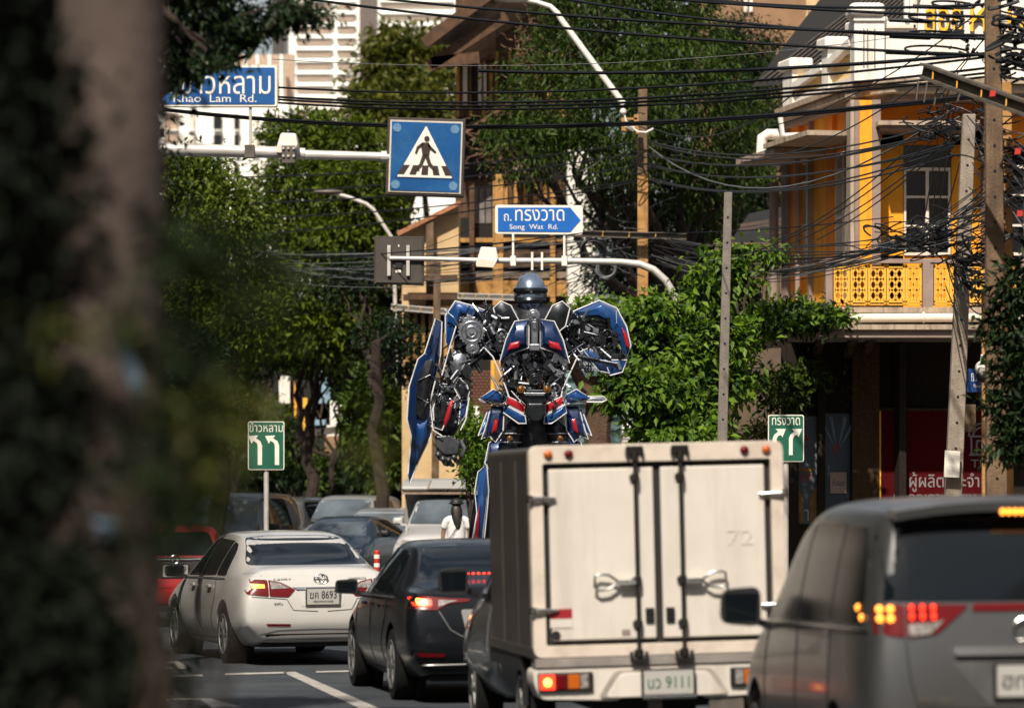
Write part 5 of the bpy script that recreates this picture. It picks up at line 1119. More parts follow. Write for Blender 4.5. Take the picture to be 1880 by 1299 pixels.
for cx_, cy in ((728, 237), (834, 237), (728, 341), (834, 341)):
    pan2([(cx_+8*math.cos(a), cy+8*math.sin(a)) for a in [2*PI*i/18 for i in range(18)]], -.084, -.079, 'beacon_lens', mat('beacon_grey', (.10, .22, .36), .5, var=.5, scale=60) if cx_ == 728 and cy == 237 else bpy.data.materials['beacon_grey'])
# second arm with the second name plate and the square box seen from behind
D2 = 66
m2 = thing('sign_mast', 'grey sign arm curving down to its post in the bushes at right', 'sign mast', (W(1249, 905, D2).x, D2, 0))
mb = MB(); px_ = [(1249, 1150), (1249, 600), (1247, 575), (1240, 545), (1222, 515), (1200, 495), (1175, 485), (1140, 481), (1050, 479), (950, 478.5), (905, 478)]
mb.tube([W(x, y, D2) for x, y in px_], [.085]+[.062]*6+[.055, .05, .047, .047], 14); mb.tube([W(908, 478.5, D2), W(790, 475, D2), W(716, 474, D2)], [.04, .036, .036], 12); mb.build('arm', M['steel'], m2, smooth=True)
s3 = thing('street_name_sign', 'bright blue arrow shaped street name plate on two short posts above the second arm', 'street sign', W(990, 430, D2))
panel(D2, rounded([(909, 376), (1070, 377), (1070, 431), (909, 429)], 5, 3), 0, .05, 'sign_frame', M['sign_white'], s3, bevel=.004)
panel(D2, [(914, 381), (1047, 381), (1066, 404), (1047, 426), (914, 425)], -.008, 0, 'sign_face', M['blue_sign2'], s3)
text('ถ.', 'thai_lettering', M['sign_white'], s3, W(932, 399, D2)+Vector((0, -.008, 0)), 14/FPX*D2, 13/FPX*D2, bold=.03); text('ทรงวาด', 'thai_lettering', M['sign_white'], s3, W(991, 395, D2)+Vector((0, -.008, 0)), 90/FPX*D2, 21/FPX*D2, bold=.04)
text('Song  Wat  Rd.', 'latin_lettering', M['sign_white'], s3, W(980, 417.5, D2)+Vector((0, -.008, 0)), 89/FPX*D2, 12/FPX*D2, bold=.04)
for x in (942, 1036): mb = MB(); mb.b2(W(x-2, 429, D2), W(x+2, 478, D2)+Vector((0, .03, 0))); mb.b2(W(x-5, 470, D2)+Vector((0, -.08, 0)), W(x+5, 488, D2)+Vector((0, .07, 0))); mb.build('post', M['whiteplastic'], s3)
for x in (977, 995): mb = MB(); mb.b2(W(x-2, 463, D2)+Vector((0, -.06, 0)), W(x+2, 496, D2)+Vector((0, -.045, 0))); mb.build('strap', M['whiteplastic'], s3)
lamp_box(D2, 893, 470, 'street_lantern', 'cream lantern on the second arm above the statue')
s4 = thing('square_sign_back', 'dark brown back of a square sign box at the tip of the second arm', 'road sign', W(732, 522, D2))
panel(D2, [(687, 433), (779, 434), (778, 523), (686, 521)], .05, .2, 'sign_box', M['brownback'], s4, bevel=.012)
panel(D2, [(690, 437), (775, 438), (774, 519), (690, 518)], .035, .05, 'back_plate', mat('sign_back_plate', (.055, .045, .037), .65, var=.15), s4)
for x in (714, 749): panel(D2, [(x-3, 450), (x+3, 450), (x+3, 506), (x-3, 506)], -.02, .035, 'bracket', M['steel'], s4)
panel(D2, [(726, 482), (738, 482), (738, 492), (726, 492)], .0, .035, 'cable_box', M['blackplastic'], s4); panel(D2, [(726, 495), (736, 495), (736, 500), (726, 500)], .02, .035, 'small_label', M['sign_white'], s4); panel(D2, [(731, 449), (733, 449), (733, 453), (731, 453)], .02, .035, 'small_label', M['sign_white'], s4)
# green direction signs
def green(label, D, x0, y0, x1, y1, s, sg, yb):
    t = thing('direction_sign', label, 'road sign', (W((x0+x1)/2, 0, D).x, D, 0)); panel(D, rounded([(x0, y0), (x1, y0), (x1, y1), (x0, y1)], 4, 3), 0, .03, 'sign_plate', M['sign_white'], t); panel(D, rounded([(x0+1.8, y0+1.8), (x1-1.8, y0+1.8), (x1-1.8, y1-1.8), (x0+1.8, y1-1.8)], 3, 3), -.006, 0, 'sign_face', M['sign_green'], t)
    text(s, 'thai_lettering', M['sign_white'], t, W((x0+x1)/2, y0+(12 if sg > 0 else 10), D)+Vector((0, -.006, 0)), (x1-x0)*(.78 if sg > 0 else .92)/FPX*D, (14 if sg > 0 else 19)/FPX*D, bold=.03)
    w_ = x1-x0; h_ = y1-y0
    for k in (.33, .80) if sg < 0 else (.10, .55):
        xb = x0+w_*k
        if sg < 0: P = [(xb+3.5+.5, y1-9), (xb-4, y1-9), (xb-4, y0+h_*.50), (xb-6, y0+h_*.44), (xb-12, y0+h_*.40), (xb-15, y0+h_*.46), (xb-22, y0+h_*.30), (xb-3, y0+h_*.29), (xb-7, y0+h_*.35), (xb+1, y0+h_*.41), (xb+4, y0+h_*.5)]
        else: P = [(xb+2, y1-12), (xb+9, y1-12), (xb+9, y0+h_*.52), (xb+12, y0+h_*.45), (xb+17, y0+h_*.43), (xb+20, y0+h_*.48), (xb+26, y0+h_*.30), (xb+7, y0+h_*.30), (xb+12, y0+h_*.36), (xb+5, y0+h_*.42), (xb+2, y0+h_*.5)]
        panel(D, P, -.012, -.006, 'arrow', M['sign_white'], t)
    mb = MB(); c = W((x0+x1)/2, 0, D).x; mb.cyl((c, D+.06, 0), (c, D+.06, W(0, y0+8, D).z), .04); mb.build('pole', M['steel'], t, smooth=True); return t
green('green sign with two arrows bending left on a grey pole, standing among the far cars', 62, 455, 773, 522, 862, 'ข้าวหลาม', -1, 0)
green('green sign with two arrows bending right, partly hidden by the truck box corner', 52, 1410, 761, 1476, 847, 'ทรงวาด', 1, 0)
t = thing('street_name_sign', 'small navy street name sign on an iron holder beside the leaning concrete pole', 'street sign', W(1760, 760, 50)); panel(50, [(1760, 676), (1838, 678), (1838, 718), (1760, 720)], 0, .04, 'sign_face', M['blue_navy'], t)
text('ถ.ทรงวาด', 'thai_lettering', M['sign_white'], t, W(1804, 692, 50), .28, .10, bold=.02); text('Thanon Song Wat', 'latin_lettering', M['sign_white'], t, W(1806, 709, 50), .26, .05, bold=.02)
mb = MB(); mb.cyl(W(1757, 665, 50), W(1757, 732, 50), .014); mb.ball(W(1757, 664, 50), .03); mb.build('holder', M['blackplastic'], t); mb = MB(); mb.b2(W(1799, 721, 50), W(1835, 732, 50)+Vector((0, .03, 0))); mb.build('lower_plate', M['sign_green'], t)
# dome camera and cabinet
t = thing('dome_camera', 'white and black dome camera hanging beside the navy street sign', 'camera', W(1803, 700, 46)); mb = MB(); mb.ball(W(1803, 676, 46), (.08, .08, .085)); mb.cyl(W(1803, 668, 46), W(1803, 650, 46), .025, .012); mb.build('housing', M['whiteplastic'], t, smooth=True); mb = MB(); mb.ball(W(1803, 690, 46), (.07, .07, .075)); mb.build('dome', M['blackplastic'], t, smooth=True)
mb = MB(); mb.b2(W(1768, 742, 52), W(1792, 792, 52)+Vector((0, .3, 0))); t = mb.build('meter_cabinet', M['concrete_b'], bevel=.01); tag(recenter(t), 'brown grey metal cabinet fixed between the two concrete poles', 'cabinet')
# ------------------------------------------------------------------ utility poles
def pole(label, D, x0, y0, x1, y1, w0, w1, m, holes=True, dp=.8, group='concrete utility poles along the street', name='utility_pole'):
    p, q = W(x1, y1, D), W(x0, y0, D); t = thing(name, label, 'utility pole', (p.x, D, p.z), group); mb = MB(); a, b = w1/FPX*D/2, w0/FPX*D/2
    vs = [p+Vector((x*a, y*a*dp, 0)) for x, y in ((-1, -1), (1, -1), (1, 1), (-1, 1))]+[q+Vector((x*b, y*b*dp, 0)) for x, y in ((-1, -1), (1, -1), (1, 1), (-1, 1))]
    mb.add(vs, [(3, 2, 1, 0), (4, 5, 6, 7), (0, 1, 5, 4), (1, 2, 6, 5), (2, 3, 7, 6), (3, 0, 4, 7)]); s = mb.build('shaft', m, t, bevel=.015)
    if holes:
        n = int(abs(y1-y0)/46)
        for k in range(1, n):
            mb = MB(); c = q.lerp(p, k/n); rr = (b+(a-b)*k/n)*dp; mb.cyl(c+Vector((0, -rr-.004, 0)), c+Vector((0, -rr+.02, 0)), .017, n=8); mb.build('bolt_hole', M['shadowgap'], t)
    return t
pole('tall concrete pole beside the street light arm, ochre stained below', 80, 1180, 163, 1177, 1050, 17, 20, M['concrete_b'])
t = [o for o in C.objects if o.get('label', '').startswith('tall concrete pole')][0]
mb = MB(); mb.b2(W(1170.5, 322, 79.85), W(1189.5, 1050, 79.85)+Vector((0, .05, 0))); mb.build('lower_face', M['concrete_y'], t)
pole('shorter grey concrete pole rising out of the bright green shrub', 58, 1337, 353, 1318, 1140, 15, 21, mat('concrete_grey', (.19, .165, .145), .9, var=.2, scale=7, bump=.5, dirt=(.09, .08, .07), dscale=2.5, damt=.6, streak=True))
pole('leaning concrete pole with a pale notice taped low on it', 50, 1779, 210, 1738, 1200, 24, 34, M['concrete'])
t = [o for o in C.objects if o.get('label', '').startswith('leaning concrete pole')][0]; mb = MB(); mb.prism([W(1735, 826, 49.8), W(1763, 828, 49.8), W(1761, 876, 49.8), W(1733, 875, 49.8)], (0, .02, 0)); mb.build('taped_notice', M['sign_white'], t)
pole('thick dark brown pole carrying the heavy cables at the right', 44, 1822, -60, 1832, 1300, 28, 42, M['concrete_b'])
pole('second brown pole face directly beside the thick cable pole', 45.5, 1842, 150, 1846, 1300, 30, 32, M['concrete_y'], dp=.6)
pole('pale concrete pole in the lower right behind the leaves', 48, 1815, 530, 1818, 1250, 26, 30, M['concrete_y'], dp=.5)
pole('far brown pole behind the blue arrow plate', 92, 917, 320, 915, 1080, 15, 15, M['concrete_y'], False)
pole('ochre pole of the cream house left of the statue', 90, 803, 480, 797, 1080, 13, 14, M['concrete_b'], False)
# cross arms
def crossarm(label, D, x0, y0, x1, y1, th, dy=0, m='dsteel', D1_=None):
    p, q = W(x0, y0, D), W(x1, y1, D1_ or D); t = thing('cross_arm', label, 'bracket', (p+q)/2, 'steel cross arms on the poles'); h = th/FPX*D; mb = MB()
    mb.bar(p, q, .10, h*.2, (0, 0, 1)); mb.v = [(a, b, c+h/2) for a, b, c in mb.v]; k = len(mb.v); mb.bar(p, q, .10, h*.2, (0, 0, 1)); mb.v[k:] = [(a, b, c-h/2) for a, b, c in mb.v[k:]]
    mb.bar(p+Vector((0, .04, 0)), q+Vector((0, .04, 0)), .012, h, (0, 0, 1)); mb.build('channel', M[m], t)
    for k in range(4): c = p.lerp(q, .08+.22*k); mb = MB(); mb.bar(c+Vector((0, -.06, -h*.45)), c+Vector((.01, -.06, h*.45)), .022, .012); mb.build('yellow_band', M['y_fret'], t)
    return t
crossarm('slanting steel channel arm with yellow bands across the thick cable pole', 43.5, 1695, 130, 1900, 205, 24, D1_=42)
crossarm('level steel channel on the tall pole beside the cable coils', 79.6, 1040, 428, 1260, 434, 10)
crossarm('small level channel above the left shoulder of the statue', 90, 840, 543, 950, 546, 9, m='steel'); crossarm('small level channel left of the statue, lower one', 92, 718, 563, 822, 572, 9, m='steel')
# hanging brackets under the slanting arm
hb_ = thing('hanging_bracket', 'flat steel straps hanging under the slanting channel arm', 'bracket', W(1722, 196, 43.4))
for x, y in ((1686, 148), (1702, 152), (1722, 158), (1742, 165), (1762, 172)): mb = MB(); mb.bar(W(x, y, 43.4), W(x-4-(x-1686)*.1, y+36, 43.4), .03, .012); mb.build('strap', M['dsteel'], hb_)
# street lights
def slight(label, D, pts, r, head):
    t = thing('street_light', label, 'street light', W(*pts[-1], D), None); mb = MB(); mb.tube([W(x, y, D) for x, y in pts], r, 10); mb.build('arm', M['whiteplastic' if head else 'steel'], t, smooth=True)
    mb = MB(); h = W(*pts[0], D); mb.ball(h+Vector((-.25 if head else -.1, 0, .02)), (.38, .14, .07)); mb.build('lamp_head', M['whiteplastic' if head else 'dsteel'], t, smooth=True)
    if head:
        mb = MB(); mb.ball(W(1144, 205, D), .065); mb.build('joint', M['whiteplastic'], t, smooth=True)
        mb = MB(); mb.b2(W(1141, 216, D), W(1149, 240, D)+Vector((0, .08, 0))); mb.b2(W(1149, 216, D), W(1170, 220, D)+Vector((0, .05, 0))); mb.b2(W(1149, 236, D), W(1170, 241, D)+Vector((0, .05, 0))); mb.b2(W(1164, 210, D), W(1172, 245, D)+Vector((0, .1, 0))); mb.build('bracket', M['concrete_y'], t)
        mb = MB(); mb.tube([W(1146, 208, D), W(1150, 226, D), W(1156, 232, D), W(1163, 236, D), W(1172, 242, D-.3), W(1186, 243, D-.3), W(1200, 236, D-.3)], .018, 6)
        for k in range(5): mb.torus(W(1150+k*3, 228+k*2, D-.05), (1, .3, 0), .06, .012, 12, 5)
        mb.build('spiral_cable', M['whiteplastic'], t)
slight('long pale street light arm slanting up from the tall pole to the top edge', 79.5, [(965, 0), (985, 4), (1010, 12), (1023, 24), (1030, 36), (1145, 192)], [.06, .045, .05, .055, .06, .065], True)
slight('far grey street light arm among the left trees', 100, [(610, 354), (640, 362), (672, 374), (685, 384), (722, 440), (735, 900)], .05, False)
# ------------------------------------------------------------------ cables
HG = 'heavy black cables high across the picture'
ORD = ['first', 'second', 'third', 'fourth', 'fifth', 'sixth', 'seventh', 'eighth', 'ninth', 'tenth', 'eleventh', 'twelfth', 'thirteenth', 'fourteenth']
WC = {}
def wire(p, q, sag, r, m='wire', group='black overhead cables', label='black overhead cable stretched across the street', mid=None):
    mb = MB(); mb.tube(cat_pts(p, q, sag), r*(1.25 if group == HG else .9), 5); o = mb.build('overhead_cable', M[m], smooth=True); recenter(o); WC.setdefault(label, []).append((-(p[2]+q[2]), o)); return tag(o, label, 'cable', group)
HG = 'heavy black cables high across the picture'; HL = 'heavy black cable high across the street to the thick pole'
def hw(x0, y0, x1, y1, sag=.12, r=.022, D0=56, D1_=44, **k):
    k.setdefault('group', HG); k.setdefault('label', HL); return wire(W(x0, y0, D0), W(x1, y1, D1_), sag, r, **k)
hw(500, 109, 1700, 60, .25, .006, D1_=60, group='thin grey lines', label='thin grey line high across the street', m='wire_grey')
for y0, y1, r in ((143, 104, .012), (160, 124, .013), (164, 133, .012), (170, 140, .012), (200, 172, .016), (203, 176, .012)): hw(300, y0, 1822, y1, .30, r, D0=60)
for x0, y0, x1, y1 in ((560, -18, 1822, 66), (700, -60, 1822, 32), (1000, -8, 1822, 72), (1200, -12, 1822, 8), (560, -2, 1822, 102), (880, 130, 1822, 98)): hw(x0, y0, x1, y1, .10, .014 if y0 != 130 else .018, D0=54)
LG, LL = 'black lines leaving the tall pole to the left', 'black line leaving the tall pole to the left'
for y0, y1 in ((262, 325), (281, 355), (305, 374), (330, 402), (333, 436)): wire(W(1172, y0, 80), W(360, y1, 88), .18, .017, group=LG, label=LL)
RG, RL = 'cables from the tall pole to the corner shophouse', 'cable sagging from the tall pole towards the corner shophouse'
for y0, y1, s_, m_ in ((258, 222, .35, 'wire'), (262, 236, .35, 'wire'), (268, 200, .9, 'wire_grey'), (282, 232, .35, 'wire'), (285, 240, .3, 'wire'), (300, 262, .35, 'wire'), (304, 268, .3, 'wire'), (325, 270, .4, 'wire'), (329, 285, .35, 'wire')): wire(W(1190, y0, 80), W(1752, y1, 50), s_, .014, m_, group=RG, label=RL)
DG, DL = 'diagonal cables in front of the yellow facade', 'diagonal cable crossing before the yellow facade'
for x0, y0, x1, y1, s_ in ((1200, 236, 1460, 170, .3), (1400, 236, 1790, 28, .2), (1430, 440, 1712, 230, .15), (1440, 452, 1760, 240, .15), (1360, 298, 1690, 152, .2), (1300, 480, 1720, 250, .3), (1500, 440, 1740, 262, .1), (1700, 190, 1818, 60, 0), (1705, 205, 1830, 40, 0), (1690, 440, 1735, 180, .02), (1700, 450, 1745, 190, .02), (1712, 450, 1752, 200, .02), (1722, 448, 1790, 190, .02)): wire(W(x0, y0, 60), W(x1, y1, 50), s_, .010, group=DG, label=DL)
BG, BL_ = 'bundled cables at balcony height', 'cable of the loose bundle hanging at balcony height'
rg = random.Random(5)
for k in range(26): wire(W(1225+rg.uniform(-30, 40), 432+rg.uniform(0, 52), 78), W(1655+rg.uniform(-20, 40), 445+rg.uniform(-14, 14), 54), rg.uniform(.05, .45), rg.uniform(.006, .011), 'wire' if k % 4 else 'wire_grey', group=BG, label=BL_)
for k in range(22): wire(W(1640+rg.uniform(-40, 30), 452+rg.uniform(-16, 10), 54), W(1800+rg.uniform(-10, 30), 395+rg.uniform(-60, 30), 47), rg.uniform(.0, .16), rg.uniform(.006, .011), 'wire' if k % 5 else 'wire_grey', group=BG, label=BL_)
UG, UL = 'cables fanning right from the poles', 'cable fanning out to the right of the poles'
for k in range(26): wire(W(1790+rg.uniform(-20, 40), 180+rg.uniform(0, 260), 48), W(1930, 170+rg.uniform(0, 330), 40), rg.uniform(.0, .2), rg.uniform(.005, .010), 'wire' if k % 4 else 'wire_grey', group=UG, label=UL)
for y in (20, 30, 55, 64, 82, 95, 108, 122, 136): wire(W(1835, y, 44), W(1990, y+rg.uniform(-5, 14), 38), .05, .013, group=UG, label=UL)
for k in range(12): wire(W(1745+rg.uniform(-10, 30), 470+rg.uniform(-10, 60), 50), W(1822+rg.uniform(-5, 20), 500+rg.uniform(-40, 60), 46), rg.uniform(.05, .5), .009, group='slack loops between the two right poles', label='slack cable hanging between the two right poles')
TG, TL = 'thin cables behind the second sign arm', 'thin cable sagging behind the second sign arm'
for k in range(22): wire(W(330+rg.uniform(0, 200), 462+rg.uniform(-12, 50), 92), W(1100+rg.uniform(-60, 60), 425+rg.uniform(-6, 60), 82), rg.uniform(.1, .55), rg.uniform(.007, .012), 'wire' if k % 2 else 'wire_grey', group=TG, label=TL)
for k in range(10): wire(W(1000+rg.uniform(-40, 40), 600+rg.uniform(-90, 20), 84), W(1180+rg.uniform(-30, 60), 330+rg.uniform(0, 130), 80), rg.uniform(.0, .3), .008, group=TG, label=TL)
wire(W(420, 520, 90), W(880, 415, 84), .3, .008, group=TG, label=TL); wire(W(360, 480, 70), W(1090, 425, 62), .1, .010, group=TG, label=TL); wire(W(1060, 427, 70), W(1640, 398, 62), .1, .010, group=TG, label=TL)
for lab, lst in WC.items():
    if 1 < len(lst) <= 14:
        for k, (z_, o) in enumerate(sorted(lst, key=lambda e: e[0])): o['label'] = lab+', '+ORD[k]+' from top'
# splices, clamps and coils near the poles
def tangle(name, label, D, cx_, cy, rx, ry, n, seed, r=.012, coil=(.08, .2), m='wire'):
    rg = random.Random(seed); mb = MB()
    for k in range(n):
        c = W(cx_+rg.gauss(0, rx), cy+rg.gauss(0, ry), D); R = rg.uniform(*coil); ph = rg.uniform(0, 6); e = rg.uniform(.08, .45); u = Vector((rg.uniform(.5, 1), rg.uniform(-.5, .5), rg.uniform(-.4, .4))).normalized(); v = Vector((rg.uniform(-.4, .4), rg.uniform(-.3, .3), rg.uniform(.4, 1))).normalized(); a1 = rg.uniform(1.2, 3.6)
        mb.tube([c+u*R*math.cos(ph+a1*i/14)+v*R*e*math.sin(ph+a1*i/14) for i in range(15)], r*rg.uniform(.6, 1.1), 5)
    o = mb.build(name, M[m], smooth=True, kind='stuff'); return tag(recenter(o), label, 'cable tangle')
tangle('cable_tangle', 'knot of black cables and clamps around the tall pole', 79.5, 1178, 295, 32, 28, 33, 1, 0.0120, (.1, .4))
tangle('cable_tangle', 'hanging coils and loose ends under the level channel of the tall pole', 78.5, 1130, 480, 60, 30, 49, 2, 0.0090, (.12, .5))
tangle('cable_tangle', 'knot of cables in front of the upper window of the corner shophouse', 51, 1745, 225, 30, 22, 64, 3, 0.0135, (.08, .3))
tangle('cable_tangle', 'tangled cables where the balcony bundle meets the leaning pole', 50, 1700, 440, 50, 16, 56, 4, 0.0100, (.1, .5))
tangle('cable_tangle', 'thick coils and splices to the right of the thick cable pole', 43, 1868, 70, 14, 45, 64, 6, 0.0203, (.05, .25))
tangle('cable_tangle', 'cable jumble at the right edge below the slanting channel arm', 45, 1850, 330, 26, 90, 56, 7, 0.0112, (.1, .5))
tangle('cable_tangle', 'cable loops hanging left of the pale pole beside the balcony', 48, 1790, 480, 16, 30, 37, 8, 0.0112, (.1, .35)) 
# long oval slack loops of the heavy cables
mb = MB()
for (x0, x1, y, dy, t_) in ((1711, 1790, 9, 7, 0), (1668, 1770, 34, 6, 1), (1668, 1775, 64, 7, 0), (1661, 1778, 93, 9, 0)):
    c = W((x0+x1)/2, y, 46); a_ = (x1-x0)/2/FPX*46; mb.tube([c+Vector((a_*math.cos(q), .05*math.sin(q), dy/FPX*46*math.sin(q)-.02*math.cos(q))) for q in [2*PI*i/28 for i in range(28)]], .013, 6, True)
    for k in range(9): cc = W(x1-10+rg.uniform(-26, 26), y+rg.uniform(-8, 9), 45.8); mb.bar(cc, cc+Vector((rg.uniform(-.06, .06), 0, rg.uniform(-.07, .07))), .03, .035)
    mb.tube([W(x0-35, y+3, 46), W(x0+40, y+6, 46)], .026, 6)
tag(recenter(mb.build('spliced_loops', M['wire'], smooth=False)), 'long oval loops of thick black cable in front of the yellow sign letters', 'cable loop')
def coil(label, D, px, py, R, n, m='wire'):
    mb = MB(); rg = random.Random(px)
    for k in range(n): mb.torus(W(px+rg.uniform(-2, 2), py+rg.uniform(-2, 2), D), (rg.uniform(-.3, .3), 1, rg.uniform(-.2, .2)), R*rg.uniform(.8, 1.05), .012, 22, 5)
    tag(recenter(mb.build('cable_coil', M[m], smooth=True)), label, 'cable coil', 'coils of spare cable')
coil('thick black coil left of the curving sign arm, upper one', 78, 1088, 462, .25, 9); coil('grey coil hanging just below the level channel', 78, 1112, 492, .2, 8, 'wire_grey'); coil('coil beside the leaning pole at balcony height', 49, 1800, 505, .22, 8); coil('coil at the right edge near the thick pole', 44, 1860, 455, .15, 7)
# ------------------------------------------------------------------ street things
t = thing('traffic_post', 'red and white banded plastic traffic post right of the white saloon', 'bollard', W(692, 0, 62)*Vector((1, 1, 0)) if 0 else (W(692, 905, 62).x, 62, 0)); zt = W(0, 1010, 62).z
mb = MB(); mb.cyl((t.location.x, 62, .05), (t.location.x, 62, zt-.02), .045, n=16); mb.ball((t.location.x, 62, zt-.02), (.045, .045, .03)); mb.cyl((t.location.x, 62, 0), (t.location.x, 62, .06), .12, .1, n=16); mb.build('post', mat('post_red', (.5, .03, .02), .5), t, smooth=True)
for k in range(3): mb = MB(); z_ = zt-.09-k*.13; mb.cyl((t.location.x, 62, z_-.03), (t.location.x, 62, z_+.03), .047, n=16); mb.build('white_band', M['sign_white'], t, smooth=True)
for px, D in ((474, 80), (484, 84)):
    x = W(px, 905, D).x; t = thing('traffic_post', 'orange plastic traffic post near the green direction sign, %s' % ('nearer one' if D == 80 else 'farther one'), 'bollard', (x, D, 0), 'orange traffic posts'); mb = MB(); mb.cyl((x, D, 0), (x, D, 1.05), .035, n=12); mb.cyl((x, D, 0), (x, D, .05), .1, n=12); mb.build('post', bpy.data.materials['post_red'], t)
# ------------------------------------------------------------------ trees and plants
LM = M
KW = dict(cat='tree')
tree('street_tree', 'large dark green tree filling the sky between the wooden house and the corner shophouse', (W(1230, 0, 92).x, 92, 0), 7.0, .28,
     [BL(1150, 60, 150, 120, 92), BL(1010, 190, 110, 100, 90), BL(960, 270, 80, 70, 89), BL(1250, 160, 130, 130, 90), BL(1130, 230, 120, 110, 89), BL(1290, 290, 110, 110, 91), BL(1190, 340, 110, 80, 92), BL(1360, 250, 70, 110, 94), BL(1080, 20, 100, 70, 91), BL(1230, -20, 110, 70, 92), BL(1300, 380, 90, 60, 93), BL(1010, 120, 70, 60, 91), BL(1210, 100, 130, 110, 96)], 42000, .17, 11, M['leaf_mid'], M['bark'], droop=.75, aspect=.28, clump=.20, per=16, shell=.5, group='trees on the right side of the street')
tree('street_tree', 'smaller dark tree top between the large tree and the white parapet', (W(1385, 0, 98).x, 98, 0), 8, .2, [BL(1345, 130, 50, 100, 98), BL(1410, 190, 50, 120, 98), BL(1400, 100, 40, 60, 99), BL(1420, 300, 40, 110, 98), BL(1350, 330, 60, 90, 98), BL(1340, 70, 34, 44, 98)], 15000, .15, 12, M['leaf_dark'], M['bark'], droop=.7, aspect=.28, shell=.3, group='trees on the right side of the street')
tree('street_tree', 'leafy tree with yellow green top in front of the white tower', (W(745, 0, 150).x, 150, 0), 12, .3, [BL(740, 130, 75, 60, 150), BL(790, 110, 50, 50, 150), BL(700, 190, 45, 50, 150), BL(765, 200, 80, 50, 148), BL(725, 80, 40, 24, 150), BL(680, 200, 30, 40, 148)], 12000, .34, 13, M['leaf_olive'], M['bark'], shell=.4, group='trees on the left side of the street', clump=.4)
tree('street_tree', 'broad mid green tree behind the crossing sign and second arm', (W(645, 0, 106).x, 106, 0), 5.6, .26, [BL(560, 240, 80, 34, 106), BL(640, 270, 100, 50, 106), BL(560, 330, 100, 50, 105), BL(660, 350, 100, 60, 104), BL(520, 420, 110, 60, 105), BL(650, 440, 110, 60, 104), BL(560, 520, 120, 60, 104), BL(600, 600, 90, 60, 104), BL(700, 520, 70, 70, 106), BL(480, 600, 70, 60, 106), BL(690, 400, 60, 60, 107), BL(640, 640, 60, 40, 104)], 34000, .19, 14, M['leaf_lime'], M['bark'], shell=.35, droop=.1, clump=.16, group='trees on the left side of the street')
tree('street_tree', 'leaning dark trunk with thin crown beside the ochre shophouse', (W(690, 0, 90).x, 90, 0), 5.2, .17, [BL(700, 620, 50, 40, 91), BL(735, 650, 40, 60, 92), BL(640, 520, 50, 50, 92)], 3500, .14, 15, M['leaf_dark'], M['bark'], group='trees on the left side of the street')
tree('street_tree', 'dense bright green crown at the left below the street name sign', (W(400, 0, 80).x, 80, 0), 3.6, .2, [BL(360, 330, 80, 60, 80), BL(340, 420, 80, 80, 80), BL(420, 400, 60, 80, 79), BL(420, 520, 90, 70, 79), BL(350, 560, 80, 80, 79), BL(450, 580, 60, 50, 78), BL(330, 300, 50, 26, 80), BL(360, 660, 80, 60, 80), BL(260, 500, 90, 200, 82)], 30000, .13, 16, M['leaf_lime'], M['bark'], shell=.4, group='trees on the left side of the street')
tree('street_tree', 'gnarled twisting trunk behind the far cars, left of the green shrub', (W(575, 0, 106).x, 106, 0), 3.6, .2, [BL(580, 590, 60, 40, 107), BL(540, 620, 50, 40, 108), BL(620, 610, 40, 30, 107)], 3000, .16, 17, M['leaf_dark'], M['bark'], lean=(-.1, 0), group='trees on the left side of the street')
for k, (px, D, w_) in enumerate(((545, 116, .11), (500, 118, .12), (625, 114, .12), (450, 116, .10))):
    t = thing('thin_tree', ['slim trunk right of the green direction sign', 'slim pale trunk above the green direction sign', 'slim dark trunk left of the shrub', 'slim trunk left of the green direction sign'][k], 'tree', (W(px, 0, D).x, D, 0), 'slim trunks on the far pavement'); mb = MB(); limb(mb, (W(px, 0, D).x, D, 0), W(px+[6, -8, 14, 4][k], 640, D), w_, w_*.7, 40+k, 8, .02); mb.build('trunk', M['bark'], t, smooth=True); leaves('crown', M['leaf_dark'], t, [BL(px, 640, 34, 30, D)], 500, .14, 50+k, kind='stuff')
for k, (px, py, rx, rz, D, n, mm) in enumerate(((690, 770, 55, 85, 100, 9000, 'leaf_mid'), (700, 880, 60, 40, 103, 3000, 'leaf_dark'), (862, 800, 24, 60, 70, 1500, 'leaf_bright'), (560, 880, 120, 50, 130, 5000, 'leaf_dark'), (470, 860, 80, 60, 125, 4000, 'leaf_dark'))):
    t = thing('shrub', ['rounded green shrub standing left of the statue', 'dark low shrub behind the camper pickup', 'bright green shrub leaves beside the right hip of the statue', 'dark shrub mass far behind the queue of cars, right part', 'dark shrub mass far behind the queue of cars, left part'][k], 'shrub', (W(px, 0, D).x, D, 0), 'shrubs')
    leaves('foliage', M[mm], t, [BL(px, py, rx, rz, D), BL(px+10, py+60, rx*.8, rz*.8, D)], n, .11 if D < 100 else .25, 60+k, kind='stuff', shell=.3, clump=.12, droop=.2); mb = MB(); limb(mb, (W(px, 0, D).x, D, 0), W(px, py+20, D), .07, .04, 70+k, 6, .02); mb.build('stem', M['bark'], t, smooth=True)
tree('street_tree', 'shaded dense tree just right of the blurred trunk, below the mast arm', (W(270, 0, 66).x, 66, 0), 3.2, .14, [BL(250, 700, 90, 90, 66), BL(320, 820, 60, 90, 66), BL(240, 860, 90, 90, 66), BL(380, 760, 50, 60, 68), BL(330, 650, 60, 60, 67)], 15000, .12, 46, M['leaf_dark'], M['bark'], group='trees on the left side of the street', shell=.2)
